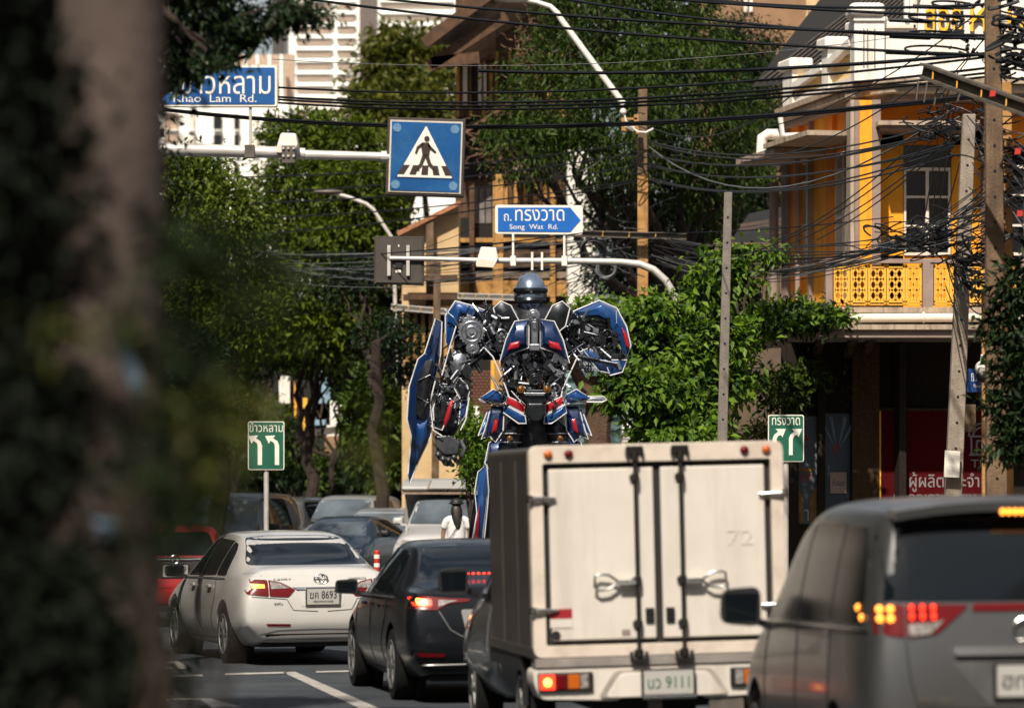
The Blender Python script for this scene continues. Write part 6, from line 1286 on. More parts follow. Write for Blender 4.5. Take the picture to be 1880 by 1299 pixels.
tree('street_tree', 'deeply shaded lower crown behind the cable coils, under the large tree', (W(1290, 0, 100).x, 100, 0), 4.4, .2, [BL(1130, 400, 70, 70, 97), BL(1210, 440, 80, 80, 97), BL(1300, 460, 80, 80, 98), BL(1130, 500, 60, 50, 97), BL(1240, 530, 90, 50, 97), BL(1390, 380, 50, 50, 99)], 15000, .16, 47, M['leaf_dark'], M['bark'], group='trees on the right side of the street', shell=.2, droop=.6, aspect=.32)
for k, (px, D, bl, mm) in enumerate(((430, 108, [BL(400, 640, 70, 50, 108), BL(470, 650, 60, 40, 108), BL(420, 720, 70, 40, 108), BL(400, 830, 60, 90, 109), BL(520, 640, 50, 40, 108)], 'leaf_lime'), (610, 112, [BL(620, 660, 50, 40, 112), BL(560, 650, 50, 36, 112), BL(640, 700, 30, 40, 112), BL(520, 800, 26, 70, 112), BL(600, 870, 50, 40, 113)], 'leaf_mid'), (480, 116, [BL(480, 860, 80, 50, 116), BL(560, 860, 60, 40, 117), BL(460, 780, 30, 60, 116)], 'leaf_dark'))):
    tree('street_tree', ['yellow green tree directly behind the left green direction sign', 'mid green low crown in front of the pale blue house', 'dark undergrowth tree behind the far cars at left'][k], (W(px, 0, D).x, D, 0), 2.8, .12, bl, 7000, .17, 120+k, M[mm], M['bark'], group='trees on the left side of the street', shell=.3)
# forked trunk behind the statue
t = thing('forked_tree', 'forked brown trunk directly right of the statue', 'tree', (W(1105, 0, 68).x, 68, 0)); mb = MB(); limb(mb, (W(1105, 0, 68).x, 68, 0), W(1100, 740, 68), .24, .22, 3, 6, .02); limb(mb, W(1100, 760, 68), W(1050, 660, 68), .14, .10, 4, 5, .05); limb(mb, W(1108, 760, 68), W(1122, 600, 68), .16, .09, 5, 5, .04); limb(mb, W(1085, 905, 68.3), W(1092, 690, 68.3), .15, .12, 6, 5, .03)
mb.build('trunk', mat('trunk_brown', (.10, .055, .033), .95, var=.4, scale=4, bump=1, dirt=(.04, .025, .018), dscale=4), t, smooth=True); leaves('crown', M['leaf_bright'], t, [BL(1110, 575, 50, 20, 68)], 900, .13, 90, kind='stuff', face=.5, aspect=.45)
# bright shrub: the nearest leaves are separate
t = thing('large_shrub', 'lush bright green shrub with drooping oval leaves right of the statue', 'shrub', (W(1240, 0, 63).x, 63, 0))
SB = [BL(1200, 640, 68, 51, 63), BL(1150, 600, 60, 34, 63), BL(1260, 620, 68, 51, 64), BL(1180, 720, 68, 43, 62), BL(1270, 720, 68, 60, 63), BL(1345, 690, 34, 46, 63), BL(1320, 620, 51, 43, 63), BL(1300, 540, 43, 34, 64), BL(1345, 500, 34, 34, 64), BL(1355, 520, 26, 20, 64), BL(1240, 790, 68, 43, 63), BL(1300, 790, 51, 34, 63), BL(1140, 690, 34, 17, 62), BL(1330, 470, 20, 25, 64), BL(1290, 500, 17, 25, 64), BL(1385, 455, 13, 18, 64), BL(1420, 470, 22, 6, 64), BL(1095, 575, 34, 13, 64), BL(1210, 570, 30, 22, 63), BL(1250, 800, 77, 22, 62)]
leaves('foliage', M['leaf_bright'], t, SB, 9500, .165, 21, kind='stuff', shell=.5, clump=.15, per=9, droop=.4, aspect=.42, face=.4)
leaves('inner_foliage', M['leaf_dark'], t, [(c, tuple(q*.72 for q in r)) for c, r in SB], 4500, .17, 22, kind='stuff', shell=.1, clump=.12)  # darker inner leaves paint in the shade inside the shrub
mb = MB()
for k, b in enumerate(SB): limb(mb, (W(1240+(k % 4)*18, 0, 63).x, 63, 0), b[0], .05, .015, 80+k, 7, .05)
mb.build('stems', M['bark'], t, smooth=True)
rg = random.Random(9); lm_ = None
for k in range(240):
    b = SB[rg.randrange(len(SB))]; a = rg.uniform(0, PI*2); d = Vector((math.cos(a)*b[1][0], -b[1][1]*.9, math.sin(a)*b[1][2]))*rg.uniform(.5, 1.0); p = b[0]+d
    if lm_ is None:
        mb = MB(); L = .17; mb.add([(0, 0, 0), (L*.35, L*.2, .02), (L*.75, L*.16, .01), (L, 0, -.02), (L*.75, -L*.16, .01), (L*.35, -L*.2, .02), (L*.4, 0, -.008), (L*.72, 0, -.012)], [(0, 6, 1), (1, 6, 7, 2), (2, 7, 3), (0, 5, 6), (5, 4, 7, 6), (4, 3, 7)])
        o = mb.build('leaf', M['leaf_bright'], t, smooth=True, local=True); lm_ = o.data; at = lm_.attributes.new('tint', 'FLOAT', 'POINT'); at.data.foreach_set('value', [.75]*len(lm_.vertices))
    else: o = bpy.data.objects.new('leaf', lm_); C.objects.link(o); o.parent = t
    o.location = p-Vector(t.location); o.rotation_euler = (rg.uniform(-.7, .7)+.6, rg.uniform(.1, 1.1), rg.uniform(0, 2*PI)); s = rg.uniform(.7, 1.15); o.scale = (s, s, s)
t = thing('creeper', 'green creeper spreading over the left end of the canopy roof', 'plant', W(1440, 606, 67)); CB = [BL(1360, 590, 50, 26, 68), BL(1420, 585, 50, 22, 67.5), BL(1470, 580, 50, 20, 68), BL(1520, 584, 40, 10, 68), BL(1350, 625, 40, 22, 68)]
leaves('foliage', M['leaf_bright'], t, CB, 3600, .14, 23, kind='stuff', clump=.10, per=8, aspect=.45, face=.4); leaves('inner_foliage', M['leaf_dark'], t, CB, 2500, .13, 24, kind='stuff', shell=.1)  # dark inner leaf colour stands for shade within the creeper
t = thing('creeper', 'dark green creeper hanging below the canopy beside the dark wall', 'plant', W(1440, 700, 70.5)); CB = [BL(1420, 700, 50, 20, 70), BL(1470, 690, 40, 20, 70), BL(1440, 735, 40, 20, 70), BL(1530, 710, 40, 30, 70.3)]
leaves('foliage', M['leaf_mid'], t, CB[:3], 1100, .14, 25, kind='stuff', clump=.12, per=7, aspect=.45, face=.3); leaves('sparse_foliage', M['leaf_mid'], t, CB[3:], 60, .10, 26, kind='stuff', clump=.2)
t = thing('roadside_tree', 'dark leaved tree reaching in from the right edge in front of the poles', 'tree', (W(1960, 0, 40).x, 40, 0)); RB = [BL(1865, 530, 36, 40, 40), BL(1850, 600, 44, 40, 40), BL(1868, 680, 44, 50, 40), BL(1850, 750, 34, 36, 40), BL(1870, 800, 40, 40, 40), BL(1840, 830, 30, 14, 40), BL(1935, 650, 50, 200, 41)]
leaves('foliage', M['leaf_dark'], t, RB, 5200, .115, 27, kind='stuff', clump=.08, per=9, aspect=.36, shell=.4); mb = MB(); limb(mb, (W(1960, 0, 40).x, 40, 0), W(1940, 500, 40), .12, .06, 5)
for b in RB: limb(mb, W(1945, 700, 40), b[0], .04, .01, int(b[0].z*100), 5)
mb.build('trunk', M['bark'], t, smooth=True)
t = thing('potted_plant', 'yellow green bush tips between the small blue sign and the green arrow sign', 'plant', (W(1400, 0, 66).x, 66, 0)); leaves('foliage', M['leaf_olive'], t, [BL(1395, 795, 28, 16, 66)], 500, .10, 28, kind='stuff', clump=.08)
t = thing('bare_creeper', 'dry leafless twigs climbing the wooden house', 'plant', W(960, 160, 99)); mb = MB(); rg = random.Random(3)
for k in range(90): p = W(965+rg.gauss(0, 18), 110+rg.gauss(0, 50), 99.5); limb(mb, p, p+Vector((rg.uniform(-.3, .3), rg.uniform(-.3, .3), rg.uniform(-.1, .5))), .012, .004, k, 4, .2)
for k in range(90): p = W(900+rg.gauss(0, 30), 270+rg.gauss(0, 30), 99.0); limb(mb, p, p+Vector((rg.uniform(-.4, .4), rg.uniform(-.3, .3), rg.uniform(-.3, .3))), .010, .003, k, 4, .2)
mb.build('twigs', mat('dry_twig', (.22, .13, .08), .9, var=.4), t, kind='stuff')
# ------------------------------------------------------------------ foreground trees at left
D0 = 11.0
t = thing('palm_like_trunk', 'thick smooth brownish trunk standing out of focus at the left, with pale blue tags', 'tree', (W(200, 0, D0).x, D0, 0)); mb = MB()
cxs = [(1700, 185, 118), (1299, 186, 112), (1100, 190, 106), (900, 192, 104), (700, 200, 102), (500, 204, 100), (250, 206, 98), (0, 206, 97), (-400, 204, 92), (-900, 200, 86)]
mb.tube([W(x, y, D0) for y, x, r in cxs], [r/FPX*D0 for y, x, r in cxs], 20); mb.build('trunk', M['bark_pale'], t, smooth=True)
bt = mat('pale_blue_tag', (.09, .13, .18), .5, var=.2)
for P in ([(228, 648), (252, 642), (272, 700), (262, 738), (240, 690)], [(182, 948), (222, 955), (224, 988), (190, 984)]): panel(D0, P, -.165, -.155, 'blue_tag', bt, t)
crown = [(Vector((-2.2, 11.5, 5.0)), (1.6, 1.6, .8)), (Vector((-3.2, 9, 4.8)), (1.6, 2, .9)), (Vector((-1.6, 13, 5.2)), (1.6, 1.4, .8))]
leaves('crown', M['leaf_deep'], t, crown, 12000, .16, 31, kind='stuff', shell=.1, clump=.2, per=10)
for k, (px, D, r, h) in enumerate(((40, 17, .14, 5.0), (90, 24, .14, 6.0), (-150, 14, .16, 5.5))):
    bl = [BL(px-40, 300, 170, 420, D, .9), BL(px+10, 800, 130, 300, D, .9), BL(px-80, 1150, 170, 260, D, .9), BL(px+60, -100, 190, 260, D, .9), BL(px+60, 1250, 110, 170, D, .7)]
    tree('pavement_tree', ['dark pavement tree at the left edge, nearest behind the trunk', 'dark pavement tree glimpsed between the left edge and the trunk', 'dark foliage at the very left edge of the picture'][k], (W(px, 0, D).x, D, 0), h, r, bl, 15000, .10+.004*D/6, 33+k, M['leaf_deep'], M['bark'], group='dark trees on the near left pavement', shell=.1, clump=.14)
t = tree('pavement_tree', 'leafy tree whose dark branch covers the corner of the street name sign', (W(150, 0, 31).x, 31, 0), 6.2, .13, [BL(370, 20, 90, 70, 31, .4), BL(450, 50, 90, 34, 31, .4), BL(540, 20, 60, 30, 31, .3), BL(330, 90, 70, 60, 31, .4), BL(350, -60, 150, 70, 31, .5), BL(565, 30, 36, 22, 31, .2), BL(390, 105, 60, 24, 30.5, .3), BL(160, 60, 190, 150, 33, .6), BL(330, 150, 24, 30, 30.5, .2), BL(180, 300, 130, 160, 33, .6)], 15000, .075, 38, M['leaf_dark'], M['bark'], group='dark trees on the near left pavement', shell=.1, clump=.08, per=8, droop=.5)
# soft out-of-focus sprays; olive and near-black leaf colours paint in sun and shade
t = thing('foreground_bush', 'blurred dark and olive foliage close to the lens right of the trunk', 'shrub', (W(330, 0, 8).x, 8, 0))
leaves('foliage', M['leaf_fore'], t, [BL(330, 620, 60, 60, 8, .2), BL(430, 465, 80, 34, 8, .2), BL(330, 480, 40, 90, 8, .2), BL(370, 700, 70, 50, 8, .2), BL(330, 900, 60, 70, 8, .2), BL(330, 790, 80, 60, 8.2, .2), BL(350, 955, 60, 36, 8, .2), BL(310, 990, 40, 30, 8, .2), BL(450, 570, 60, 40, 8, .2)], 1300, .045, 39, kind='stuff', shell=.0, clump=.045, per=9)
leaves('sunlit_foliage', M['leaf_olive'], t, [BL(450, 735, 90, 34, 7.5, .15), BL(390, 770, 80, 50, 7.5, .15), BL(690, 800, 30, 16, 7.5, .1), BL(380, 880, 50, 40, 7.5, .15), BL(120, 625, 140, 14, 7, .15)], 150, .034, 41, kind='stuff', shell=.0, clump=.05, per=6)
leaves('shaded_foliage', M['leaf_deep'], t, [BL(120, 1130, 100, 170, 9.2, .25), BL(50, 300, 55, 600, 9.2, .2), BL(80, 800, 60, 300, 9.3, .2), BL(210, 1250, 110, 110, 9, .2)], 3600, .06, 43, kind='stuff', shell=.0, clump=.06, per=9)  # added before the trunk; near-black leaves darken its left and lower parts
mb = MB()
for k in range(9): limb(mb, (W(300, 0, 8).x-.1, 8.1, 0), W(310+k*22, 480+k*60 % 500, 8), .010, .003, 100+k, 8, .04)
mb.build('stems', M['bark'], t, smooth=True)
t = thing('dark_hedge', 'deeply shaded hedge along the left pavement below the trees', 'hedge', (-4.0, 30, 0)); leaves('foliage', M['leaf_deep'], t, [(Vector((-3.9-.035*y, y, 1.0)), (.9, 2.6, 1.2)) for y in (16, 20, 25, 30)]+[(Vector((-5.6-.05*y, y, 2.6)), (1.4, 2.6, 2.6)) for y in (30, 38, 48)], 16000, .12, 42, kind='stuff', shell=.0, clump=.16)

for k, (px, py, lab) in enumerate(((1868, 278, 'small red tag on the cables at the right edge, upper one'), (1872, 392, 'small red tag on the cables at the right edge, lower one'), (1822, 172, 'small red tag clipped to the slanting channel arm'))):
    mb = MB(); c = W(px, py, 41.5); mb.prism([c+Vector((-.03, 0, -.03)), c+Vector((.03, 0, -.025)), c+Vector((.035, 0, .03)), c+Vector((-.02, 0, .035))], (0, .02, 0)); tag(recenter(mb.build('cable_tag', bpy.data.materials['post_red'])), lab, 'tag', 'red tags on the cables')
t = thing('air_conditioner', 'pale air conditioner unit on the ground right of the forked tree', 'air conditioner', (W(1162, 0, 72).x, 72, W(0, 842, 72).z)); mb = MB(); mb.b2(W(1142, 778, 72), W(1188, 842, 72)+Vector((0, .35, 0))); mb.build('casing', M['whiteplastic'], t, bevel=.02)
mb = MB(); c = W(1160, 810, 71.98); mb.torus(c, (0, 1, 0), .2, .012, 20, 5); mb.cyl(c, c+Vector((0, -.02, 0)), .05); [mb.bar(c+Vector((-.2, 0, -.18+.06*q)), c+Vector((.2, 0, -.18+.06*q)), .01, .01) for q in range(7)]; mb.build('fan_grille', M['dsteel'], t)
# ------------------------------------------------------------------ the statue: a plain robot figure of armour plates over machinery
DR = 60.0
RB_ = lambda x, y, d=0: W(x, y, DR)+Vector((0, d, 0))
ab = mat('armour_blue', (.011, .062, .22), .22, .3, var=.08, scale=4, coat=.8); ad = mat('armour_navy', (.006, .024, .09), .25, .3, var=.1, scale=4, coat=.8); ar = mat('armour_red', (.42, .012, .02), .3, .2, var=.08, scale=4, coat=.5)
gm = mat('gunmetal', (.045, .050, .058), .28, .8, var=.4, scale=9); gl_ = mat('bright_machine_metal', (.38, .40, .44), .3, .9, var=.3, scale=9); pip = mat('white_piping', (.68, .68, .70), .4, var=.05); brs = mat('brass', (.30, .15, .05), .35, .8, var=.2)
rb = thing('robot_statue', 'giant blue and gunmetal robot figure with white edge piping towering over the traffic', 'statue', (W(975, 0, DR).x, DR, 0))
def plate3(name, outline, d, m, ridge=None, rh=.12, th=.06, trim=True, trm=None, parent=None):
    "faceted armour plate: outline in picture units at depth d, raised to a ridge point, with a piped edge"
    P = [RB_(x, y, d) for x, y in outline]; c = RB_(*(ridge or (sum(p[0] for p in outline)/len(outline), sum(p[1] for p in outline)/len(outline))), d-rh)
    mid = [p.lerp(c, .45)+Vector((0, -rh*.35, 0)) for p in P]; n = len(P); bk = [p+Vector((0, th, 0)) for p in P]
    mb = MB(); mb.add(P+mid+[c]+bk, [(i, (i+1) % n, n+(i+1) % n, n+i) for i in range(n)]+[(n+i, n+(i+1) % n, 2*n) for i in range(n)]+[(i, (i+1) % n, 2*n+1+(i+1) % n, 2*n+1+i) for i in range(n)]+[tuple(range(2*n+1, 3*n+1))])
    o = mb.build(name, m, parent or rb, bevel=.008)
    if trim: mb = MB(); mb.tube([p+Vector((0, -.01, 0)) for p in P], .010, 6, True); mb.build('edge_piping', trm or pip, o, smooth=True)
    return o
def gear(px, py, d, R, m=None, parent=None, n=16):
    c = RB_(px, py, d); mb = MB(); mb.cyl(c, c+Vector((0, -.07, 0)), R*.9, n=24)
    for k in range(n): a = 2*PI*k/n; mb.box(c+Vector((math.cos(a)*R*.93, -.035, math.sin(a)*R*.93)), (R*.14, .06, R*.14), Matrix.Rotation(-a, 3, 'Y'))
    mb.torus(c+Vector((0, -.075, 0)), (0, 1, 0), R*.72, R*.06, 24, 6); mb.torus(c+Vector((0, -.08, 0)), (0, 1, 0), R*.40, R*.07, 20, 6); mb.cyl(c, c+Vector((0, -.12, 0)), R*.2, n=14)
    for k in range(8): a = 2*PI*k/8; q = c+Vector((math.cos(a)*R*.56, -.07, math.sin(a)*R*.56)); mb.cyl(q, q+Vector((0, -.02, 0)), R*.06, n=8)
    return mb.build('gear', m or gl_, parent or rb, smooth=True)
def piston(a, b, d0, d1, r, m=gm, m2=gl_, parent=None):
    p, q = RB_(*a, d0), RB_(*b, d1); mb = MB(); mid = p.lerp(q, .55); mb.cyl(p, mid, r, n=12); mb.torus(p.lerp(q, .1), q-p, r*1.08, r*.2, 14, 5); mb.torus(mid, q-p, r*1.05, r*.25, 14, 5); o = mb.build('piston', m, parent or rb, smooth=True); mb = MB(); mb.cyl(mid, q, r*.5, n=10); mb.ball(q, r*.8); mb.build('piston_rod', m2, o, smooth=True); return o
def core(name, chain, m, parent=None, ry=.8):
    "dark mechanical volume: rings of changing width along a line"
    mb = MB(); n = 14; vs = []
    for (x, y, w_, d) in chain:
        c = RB_(x, y, d); vs += [c+Vector((math.cos(2*PI*k/n)*w_/FPX*DR, math.sin(2*PI*k/n)*w_/FPX*DR*ry, 0)) for k in range(n)]
    N = len(chain); mb.add(vs, [(j*n+k, j*n+(k+1) % n, (j+1)*n+(k+1) % n, (j+1)*n+k) for j in range(N-1) for k in range(n)]+[tuple(range(n)), tuple(range((N-1)*n, N*n))]); return mb.build(name, m, parent or rb, smooth=True)
def greeble(parent, x0, y0, x1, y1, d, n, seed, skew=0):
    rg = random.Random(seed); A, B = MB(), MB()
    for k in range(n):
        t = rg.random(); x = rg.uniform(x0, x1)+skew*t; y = y0+(y1-y0)*t; mb = A if rg.random() < .6 else B; c = RB_(x, y, d+rg.uniform(-.10, .08)); s = rg.uniform(.03, .11); q = rg.random()
        if q < .35: mb.box(c, (s*rg.uniform(.5, 1.6), s, s*rg.uniform(.5, 1.8)), Matrix.Rotation(rg.uniform(-.8, .8), 3, 'Y'))
        elif q < .6: mb.cyl(c, c+Vector((rg.uniform(-.2, .2), -.04, rg.uniform(-.25, .25))), s*.3, n=8)
        elif q < .8: mb.torus(c, (rg.uniform(-.3, .3), 1, rg.uniform(-.3, .3)), s*.7, s*.18, 12, 5); mb.cyl(c, c+Vector((0, -.05, 0)), s*.25, n=8)
        else:
            e = c+Vector((rg.uniform(-.35, .35), rg.uniform(-.05, .05), rg.uniform(-.35, .35))); mb.tube([c, c.lerp(e, .5)+Vector((rg.uniform(-.05, .05), -.08, rg.uniform(-.05, .05))), e], s*.16, 6)
    a = A.build('machinery', gm, parent, smooth=False, bevel=.004); b = B.build('machinery', gl_, parent, smooth=False, bevel=.004); a['kind'] = 'stuff'; b['kind'] = 'stuff'
# trunk of the body
core('torso', [(980, 560, 50, .1), (980, 600, 70, .1), (982, 650, 62, .1), (982, 700, 52, .1), (982, 740, 50, .1), (982, 790, 50, .1), (982, 830, 46, .1)], gm, ry=.6)
core('shoulder_block', [(905, 570, 30, .15), (905, 620, 34, .15), (905, 660, 20, .15)], gm); core('shoulder_block', [(1055, 570, 30, .15), (1055, 620, 34, .15), (1055, 655, 20, .15)], gm)
greeble(rb, 928, 650, 1036, 745, -.28, 230, 1); greeble(rb, 880, 575, 925, 640, -.2, 60, 2); greeble(rb, 1040, 580, 1080, 650, -.2, 50, 3)
# head: plain domed helmet with one dark visor band
hd = core('head', [(974, 572, 17, 0), (974, 560, 24, -.02), (974, 540, 28, -.02), (974, 520, 26, 0), (974, 508, 19, .02), (974, 501, 8, .03)], mat('helmet_metal', (.20, .26, .36), .25, .6, var=.15, coat=.5), ry=1.05)
mb = MB(); mb.tube([RB_(974+28.5*math.sin(a), 533+2*math.cos(a), -.0-.235*math.cos(a)) for a in [-1.25+2.5*i/12 for i in range(13)]], .045, 8); mb.build('visor', M['carglass'], hd, smooth=True)
mb = MB(); mb.tube([RB_(974+27*math.sin(a), 552, -.0-.225*math.cos(a)) for a in [-1.1+2.2*i/12 for i in range(13)]], .05, 8); mb.build('chin_guard', gm, hd, smooth=True)
for sx in (-1, 1): mb = MB(); c = RB_(974+sx*28, 538, 0); mb.cyl(c-Vector((.02, 0, 0)), c+Vector((.02, 0, 0)), .10, n=18); mb.build('ear_disc', gl_, hd, smooth=True)
core('neck', [(974, 590, 26, .05), (974, 568, 18, .02)], gm)
# collar vents at both sides of the neck
for sx in (-1, 1):
    c = 976; pts = [(c+sx*70, 566), (c+sx*56, 554), (c+sx*38, 562), (c+sx*24, 588), (c+sx*36, 620), (c+sx*62, 600)]
    v = plate3('collar_guard', pts, -.18, gm, rh=.05, th=.1)
# chest: two plain blue slabs and a centre spine
for sx in (-1, 1):
    c = 981
    plate3('chest_plate', [(c+sx*10, 588), (c+sx*36, 592), (c+sx*52, 625), (c+sx*64, 668), (c+sx*40, 650), (c+sx*10, 640)], -.42, ad, ridge=(c+sx*28, 622), rh=.12)
    plate3('chest_inlay', [(c+sx*26, 628), (c+sx*44, 632), (c+sx*50, 646), (c+sx*28, 640)], -.56, ar, rh=.02, th=.05, trim=False)
    plate3('rib_guard', [(c+sx*60, 672), (c+sx*46, 700), (c+sx*36, 735), (c+sx*30, 730), (c+sx*36, 690), (c+sx*50, 664)], -.2, gm, rh=.04, trim=True)
    piston((c+sx*40, 676), (c+sx*16, 722), -.3, -.32, .04); piston((c+sx*22, 668), (c+sx*8, 712), -.34, -.36, .035, m=gm, m2=brs); piston((c+sx*44, 706), (c+sx*28, 742), -.28, -.3, .03)
mb = MB(); mb.box(RB_(981, 612, -.5), (.10, .12, .42)); mb.box(RB_(981, 640, -.52), (.16, .12, .10)); mb.box(RB_(981, 600, -.55), (.06, .1, .12)); mb.build('spine_cover', gl_, rb, bevel=.015)
gear(979, 581, -.5, .10, gl_, n=12); gear(982, 697, -.42, .10, gm); gear(956, 716, -.36, .06, brs, n=10); gear(1004, 716, -.36, .06, brs, n=10)
mb = MB(); mb.prism([RB_(x, y, -.4) for x, y in ((966, 716), (998, 716), (1002, 735), (992, 748), (972, 748), (962, 735))], (0, -.14, 0)); mb.build('abdomen_block', gm, rb, bevel=.02)
mb = MB(); mb.prism([RB_(x, y, -.5) for x, y in ((960, 722), (1002, 722), (998, 728), (964, 728))], (0, -.08, 0)); mb.build('abdomen_bar', gl_, rb, bevel=.01)
# belt and hips
for sx in (-1, 1):
    c = 982
    plate3('belt_plate', [(c+sx*18, 744), (c+sx*50, 728), (c+sx*54, 742), (c+sx*20, 760)], -.36, ar, rh=.05)
    plate3('belt_plate', [(c+sx*18, 764), (c+sx*55, 744), (c+sx*58, 758), (c+sx*30, 778), (c+sx*16, 778)], -.36, ab, rh=.05)
    plate3('hip_guard', [(c+sx*52, 728), (c+sx*76, 715), (c+sx*104, 733), (c+sx*60, 742)], -.25, ab, rh=.08)
    plate3('hip_skirt', [(c+sx*56, 745), (c+sx*80, 745), (c+sx*92, 790), (c+sx*98, 806), (c+sx*84, 800), (c+sx*72, 812), (c+sx*58, 790)], -.15, ad, rh=.08)
    plate3('hip_skirt', [(c+sx*74, 750), (c+sx*86, 752), (c+sx*104, 800), (c+sx*90, 792)], -.12, ab, rh=.05)
    plate3('skirt_inlay', [(c+sx*66, 770), (c+sx*74, 768), (c+sx*80, 796), (c+sx*70, 790)], -.26, ar, rh=.02, th=.05, trim=False)
    core('thigh', [(c+sx*30, 770, 16, -.05), (c+sx*40, 790, 22, -.08), (c+sx*46, 815, 20, -.05), (c+sx*52, 850, 18, 0), (c+sx*62, 885, 14, 0)], gm)
    mb = MB(); mb.torus(RB_(c+sx*40, 796, -.05), (0, 0, 1), .18, .012, 20, 5); mb.torus(RB_(c+sx*44, 812, -.05), (0, 0, 1), .17, .012, 20, 5); mb.build('thigh_ring', gl_, rb)
    plate3('thigh_plate', [(c+sx*58, 800), (c+sx*84, 812), (c+sx*92, 850), (c+sx*80, 866), (c+sx*62, 840)], -.10, ad, rh=.10)
    gear(c+sx*46, 805, -.26, .045, brs, n=8)
    # lower leg
    core('shin', [(c+sx*84, 860, 14, -.02), (c+sx*92, 900, 18, 0), (c+sx*100, 960, 20, 0), (c+sx*106, 1060, 22, 0), (c+sx*108, 1110, 26, 0)], gm)
    plate3('shin_plate', [(c+sx*88, 852), (c+sx*104, 866), (c+sx*110, 900), (c+sx*106, 940), (c+sx*118, 1010), (c+sx*122, 1080), (c+sx*92, 1080), (c+sx*94, 1000), (c+sx*84, 900)], -.22, ab, rh=.14)
    plate3('shin_inlay', [(c+sx*100, 920), (c+sx*108, 960), (c+sx*112, 1020), (c+sx*104, 1000)], -.38, ar, rh=.02, th=.05, trim=False)
    mb = MB(); x_ = RB_(c+sx*108, 0, 0).x; mb.prism([(x_-.26, DR-.7, 0), (x_+.26, DR-.7, 0), (x_+.3, DR+.4, 0), (x_-.3, DR+.4, 0)], (0, 0, .28)); mb.build('foot', gm, rb, bevel=.05)
mb = MB(); mb.prism([RB_(x, y, -.42) for x, y in ((968, 740), (998, 740), (1002, 762), (990, 776), (976, 776), (964, 762))], (0, -.16, 0)); mb.build('pelvis_guard', gm, rb, bevel=.04, seg=3)
# left side of the picture: raised shoulder, hanging arm, long shield blade
plate3('shoulder_armour', [(818, 580), (836, 553), (862, 560), (905, 575), (888, 590), (850, 580), (838, 600), (828, 640), (818, 630)], -.1, ab, ridge=(845, 568), rh=.16)
core('upper_arm', [(868, 590, 30, .0), (868, 615, 34, 0), (858, 650, 26, 0), (840, 690, 20, 0)], gm); gear(866, 610, -.30, .20, gl_, n=22); gear(868, 640, -.28, .10, gl_, n=14); greeble(rb, 845, 585, 900, 640, -.22, 70, 5); greeble(rb, 825, 650, 870, 700, -.2, 60, 6, -14)
core('upper_arm', [(905, 600, 24, .02), (895, 640, 18, .02)], gm); plate3('elbow_plate', [(832, 654), (848, 648), (858, 662), (848, 684), (832, 690), (826, 672)], -.28, gl_, rh=.04, trim=False)
core('forearm', [(836, 690, 16, 0), (826, 720, 26, 0), (824, 760, 28, 0), (820, 790, 20, 0), (818, 800, 14, 0)], gm); greeble(rb, 800, 700, 845, 780, -.22, 60, 7, -8)
plate3('forearm_plate', [(842, 694), (856, 704), (862, 720), (858, 735), (846, 735), (834, 712)], -.24, gm, rh=.12); plate3('forearm_plate', [(808, 706), (822, 706), (830, 720), (826, 760), (812, 790), (798, 785), (796, 750)], -.26, gm, rh=.08)
plate3('forearm_plate', [(846, 740), (860, 730), (856, 762), (842, 780)], -.2, ab, rh=.05); plate3('forearm_inlay', [(826, 738), (834, 734), (826, 770), (816, 788), (816, 770)], -.38, ar, rh=.03, th=.05, trim=False)
piston((848, 640), (836, 700), -.2, -.22, .05); piston((900, 640), (858, 672), -.2, -.2, .04)
# hand: palm, four unequal curled fingers, thumb
mb = MB(); mb.prism([RB_(x, y, -.05) for x, y in ((800, 800), (826, 798), (846, 812), (842, 834), (816, 836), (800, 820))], (0, -.22, 0)); hn = mb.build('hand', mat('hand_metal', (.07, .075, .085), .4, .6, var=.4, scale=7), rb, bevel=.03)
for k, (x, y, l) in enumerate(((806, 826, 17), (815, 833, 20), (825, 835, 19), (835, 832, 15))):
    mb = MB(); mb.tube([RB_(x, y, -.16), RB_(x-1, y+l*.5, -.24), RB_(x+3, y+l*.9, -.22), RB_(x+7, y+l, -.12)], [.042, .040, .036, .026], 8); mb.ball(RB_(x-1, y+l*.5, -.24), .045, 10, 6); mb.build('finger', hn.data.materials[0], hn, smooth=True)
mb = MB(); mb.tube([RB_(846, 810, -.12), RB_(853, 824, -.2), RB_(848, 838, -.22)], [.045, .04, .03], 8); mb.build('thumb', hn.data.materials[0], hn, smooth=True)
plate3('shield_blade', [(800, 586), (812, 592), (810, 650), (796, 710), (792, 800), (770, 845), (753, 888), (750, 870), (756, 800), (748, 770), (752, 710), (768, 660), (780, 650)], -.25, ad, ridge=(785, 720), rh=.14, th=.10)
plate3('shield_panel', [(782, 664), (796, 660), (788, 740), (776, 770), (764, 760), (766, 700)], -.42, gm, rh=.05, trim=False); plate3('shield_panel', [(766, 778), (786, 770), (784, 800), (764, 850)], -.36, ab, rh=.04, trim=False)
for (a, b) in (((770, 700), (790, 690)), ((768, 730), (786, 740)), ((776, 760), (786, 735)), ((790, 640), (798, 600))): piston(a, b, -.46, -.46, .018)
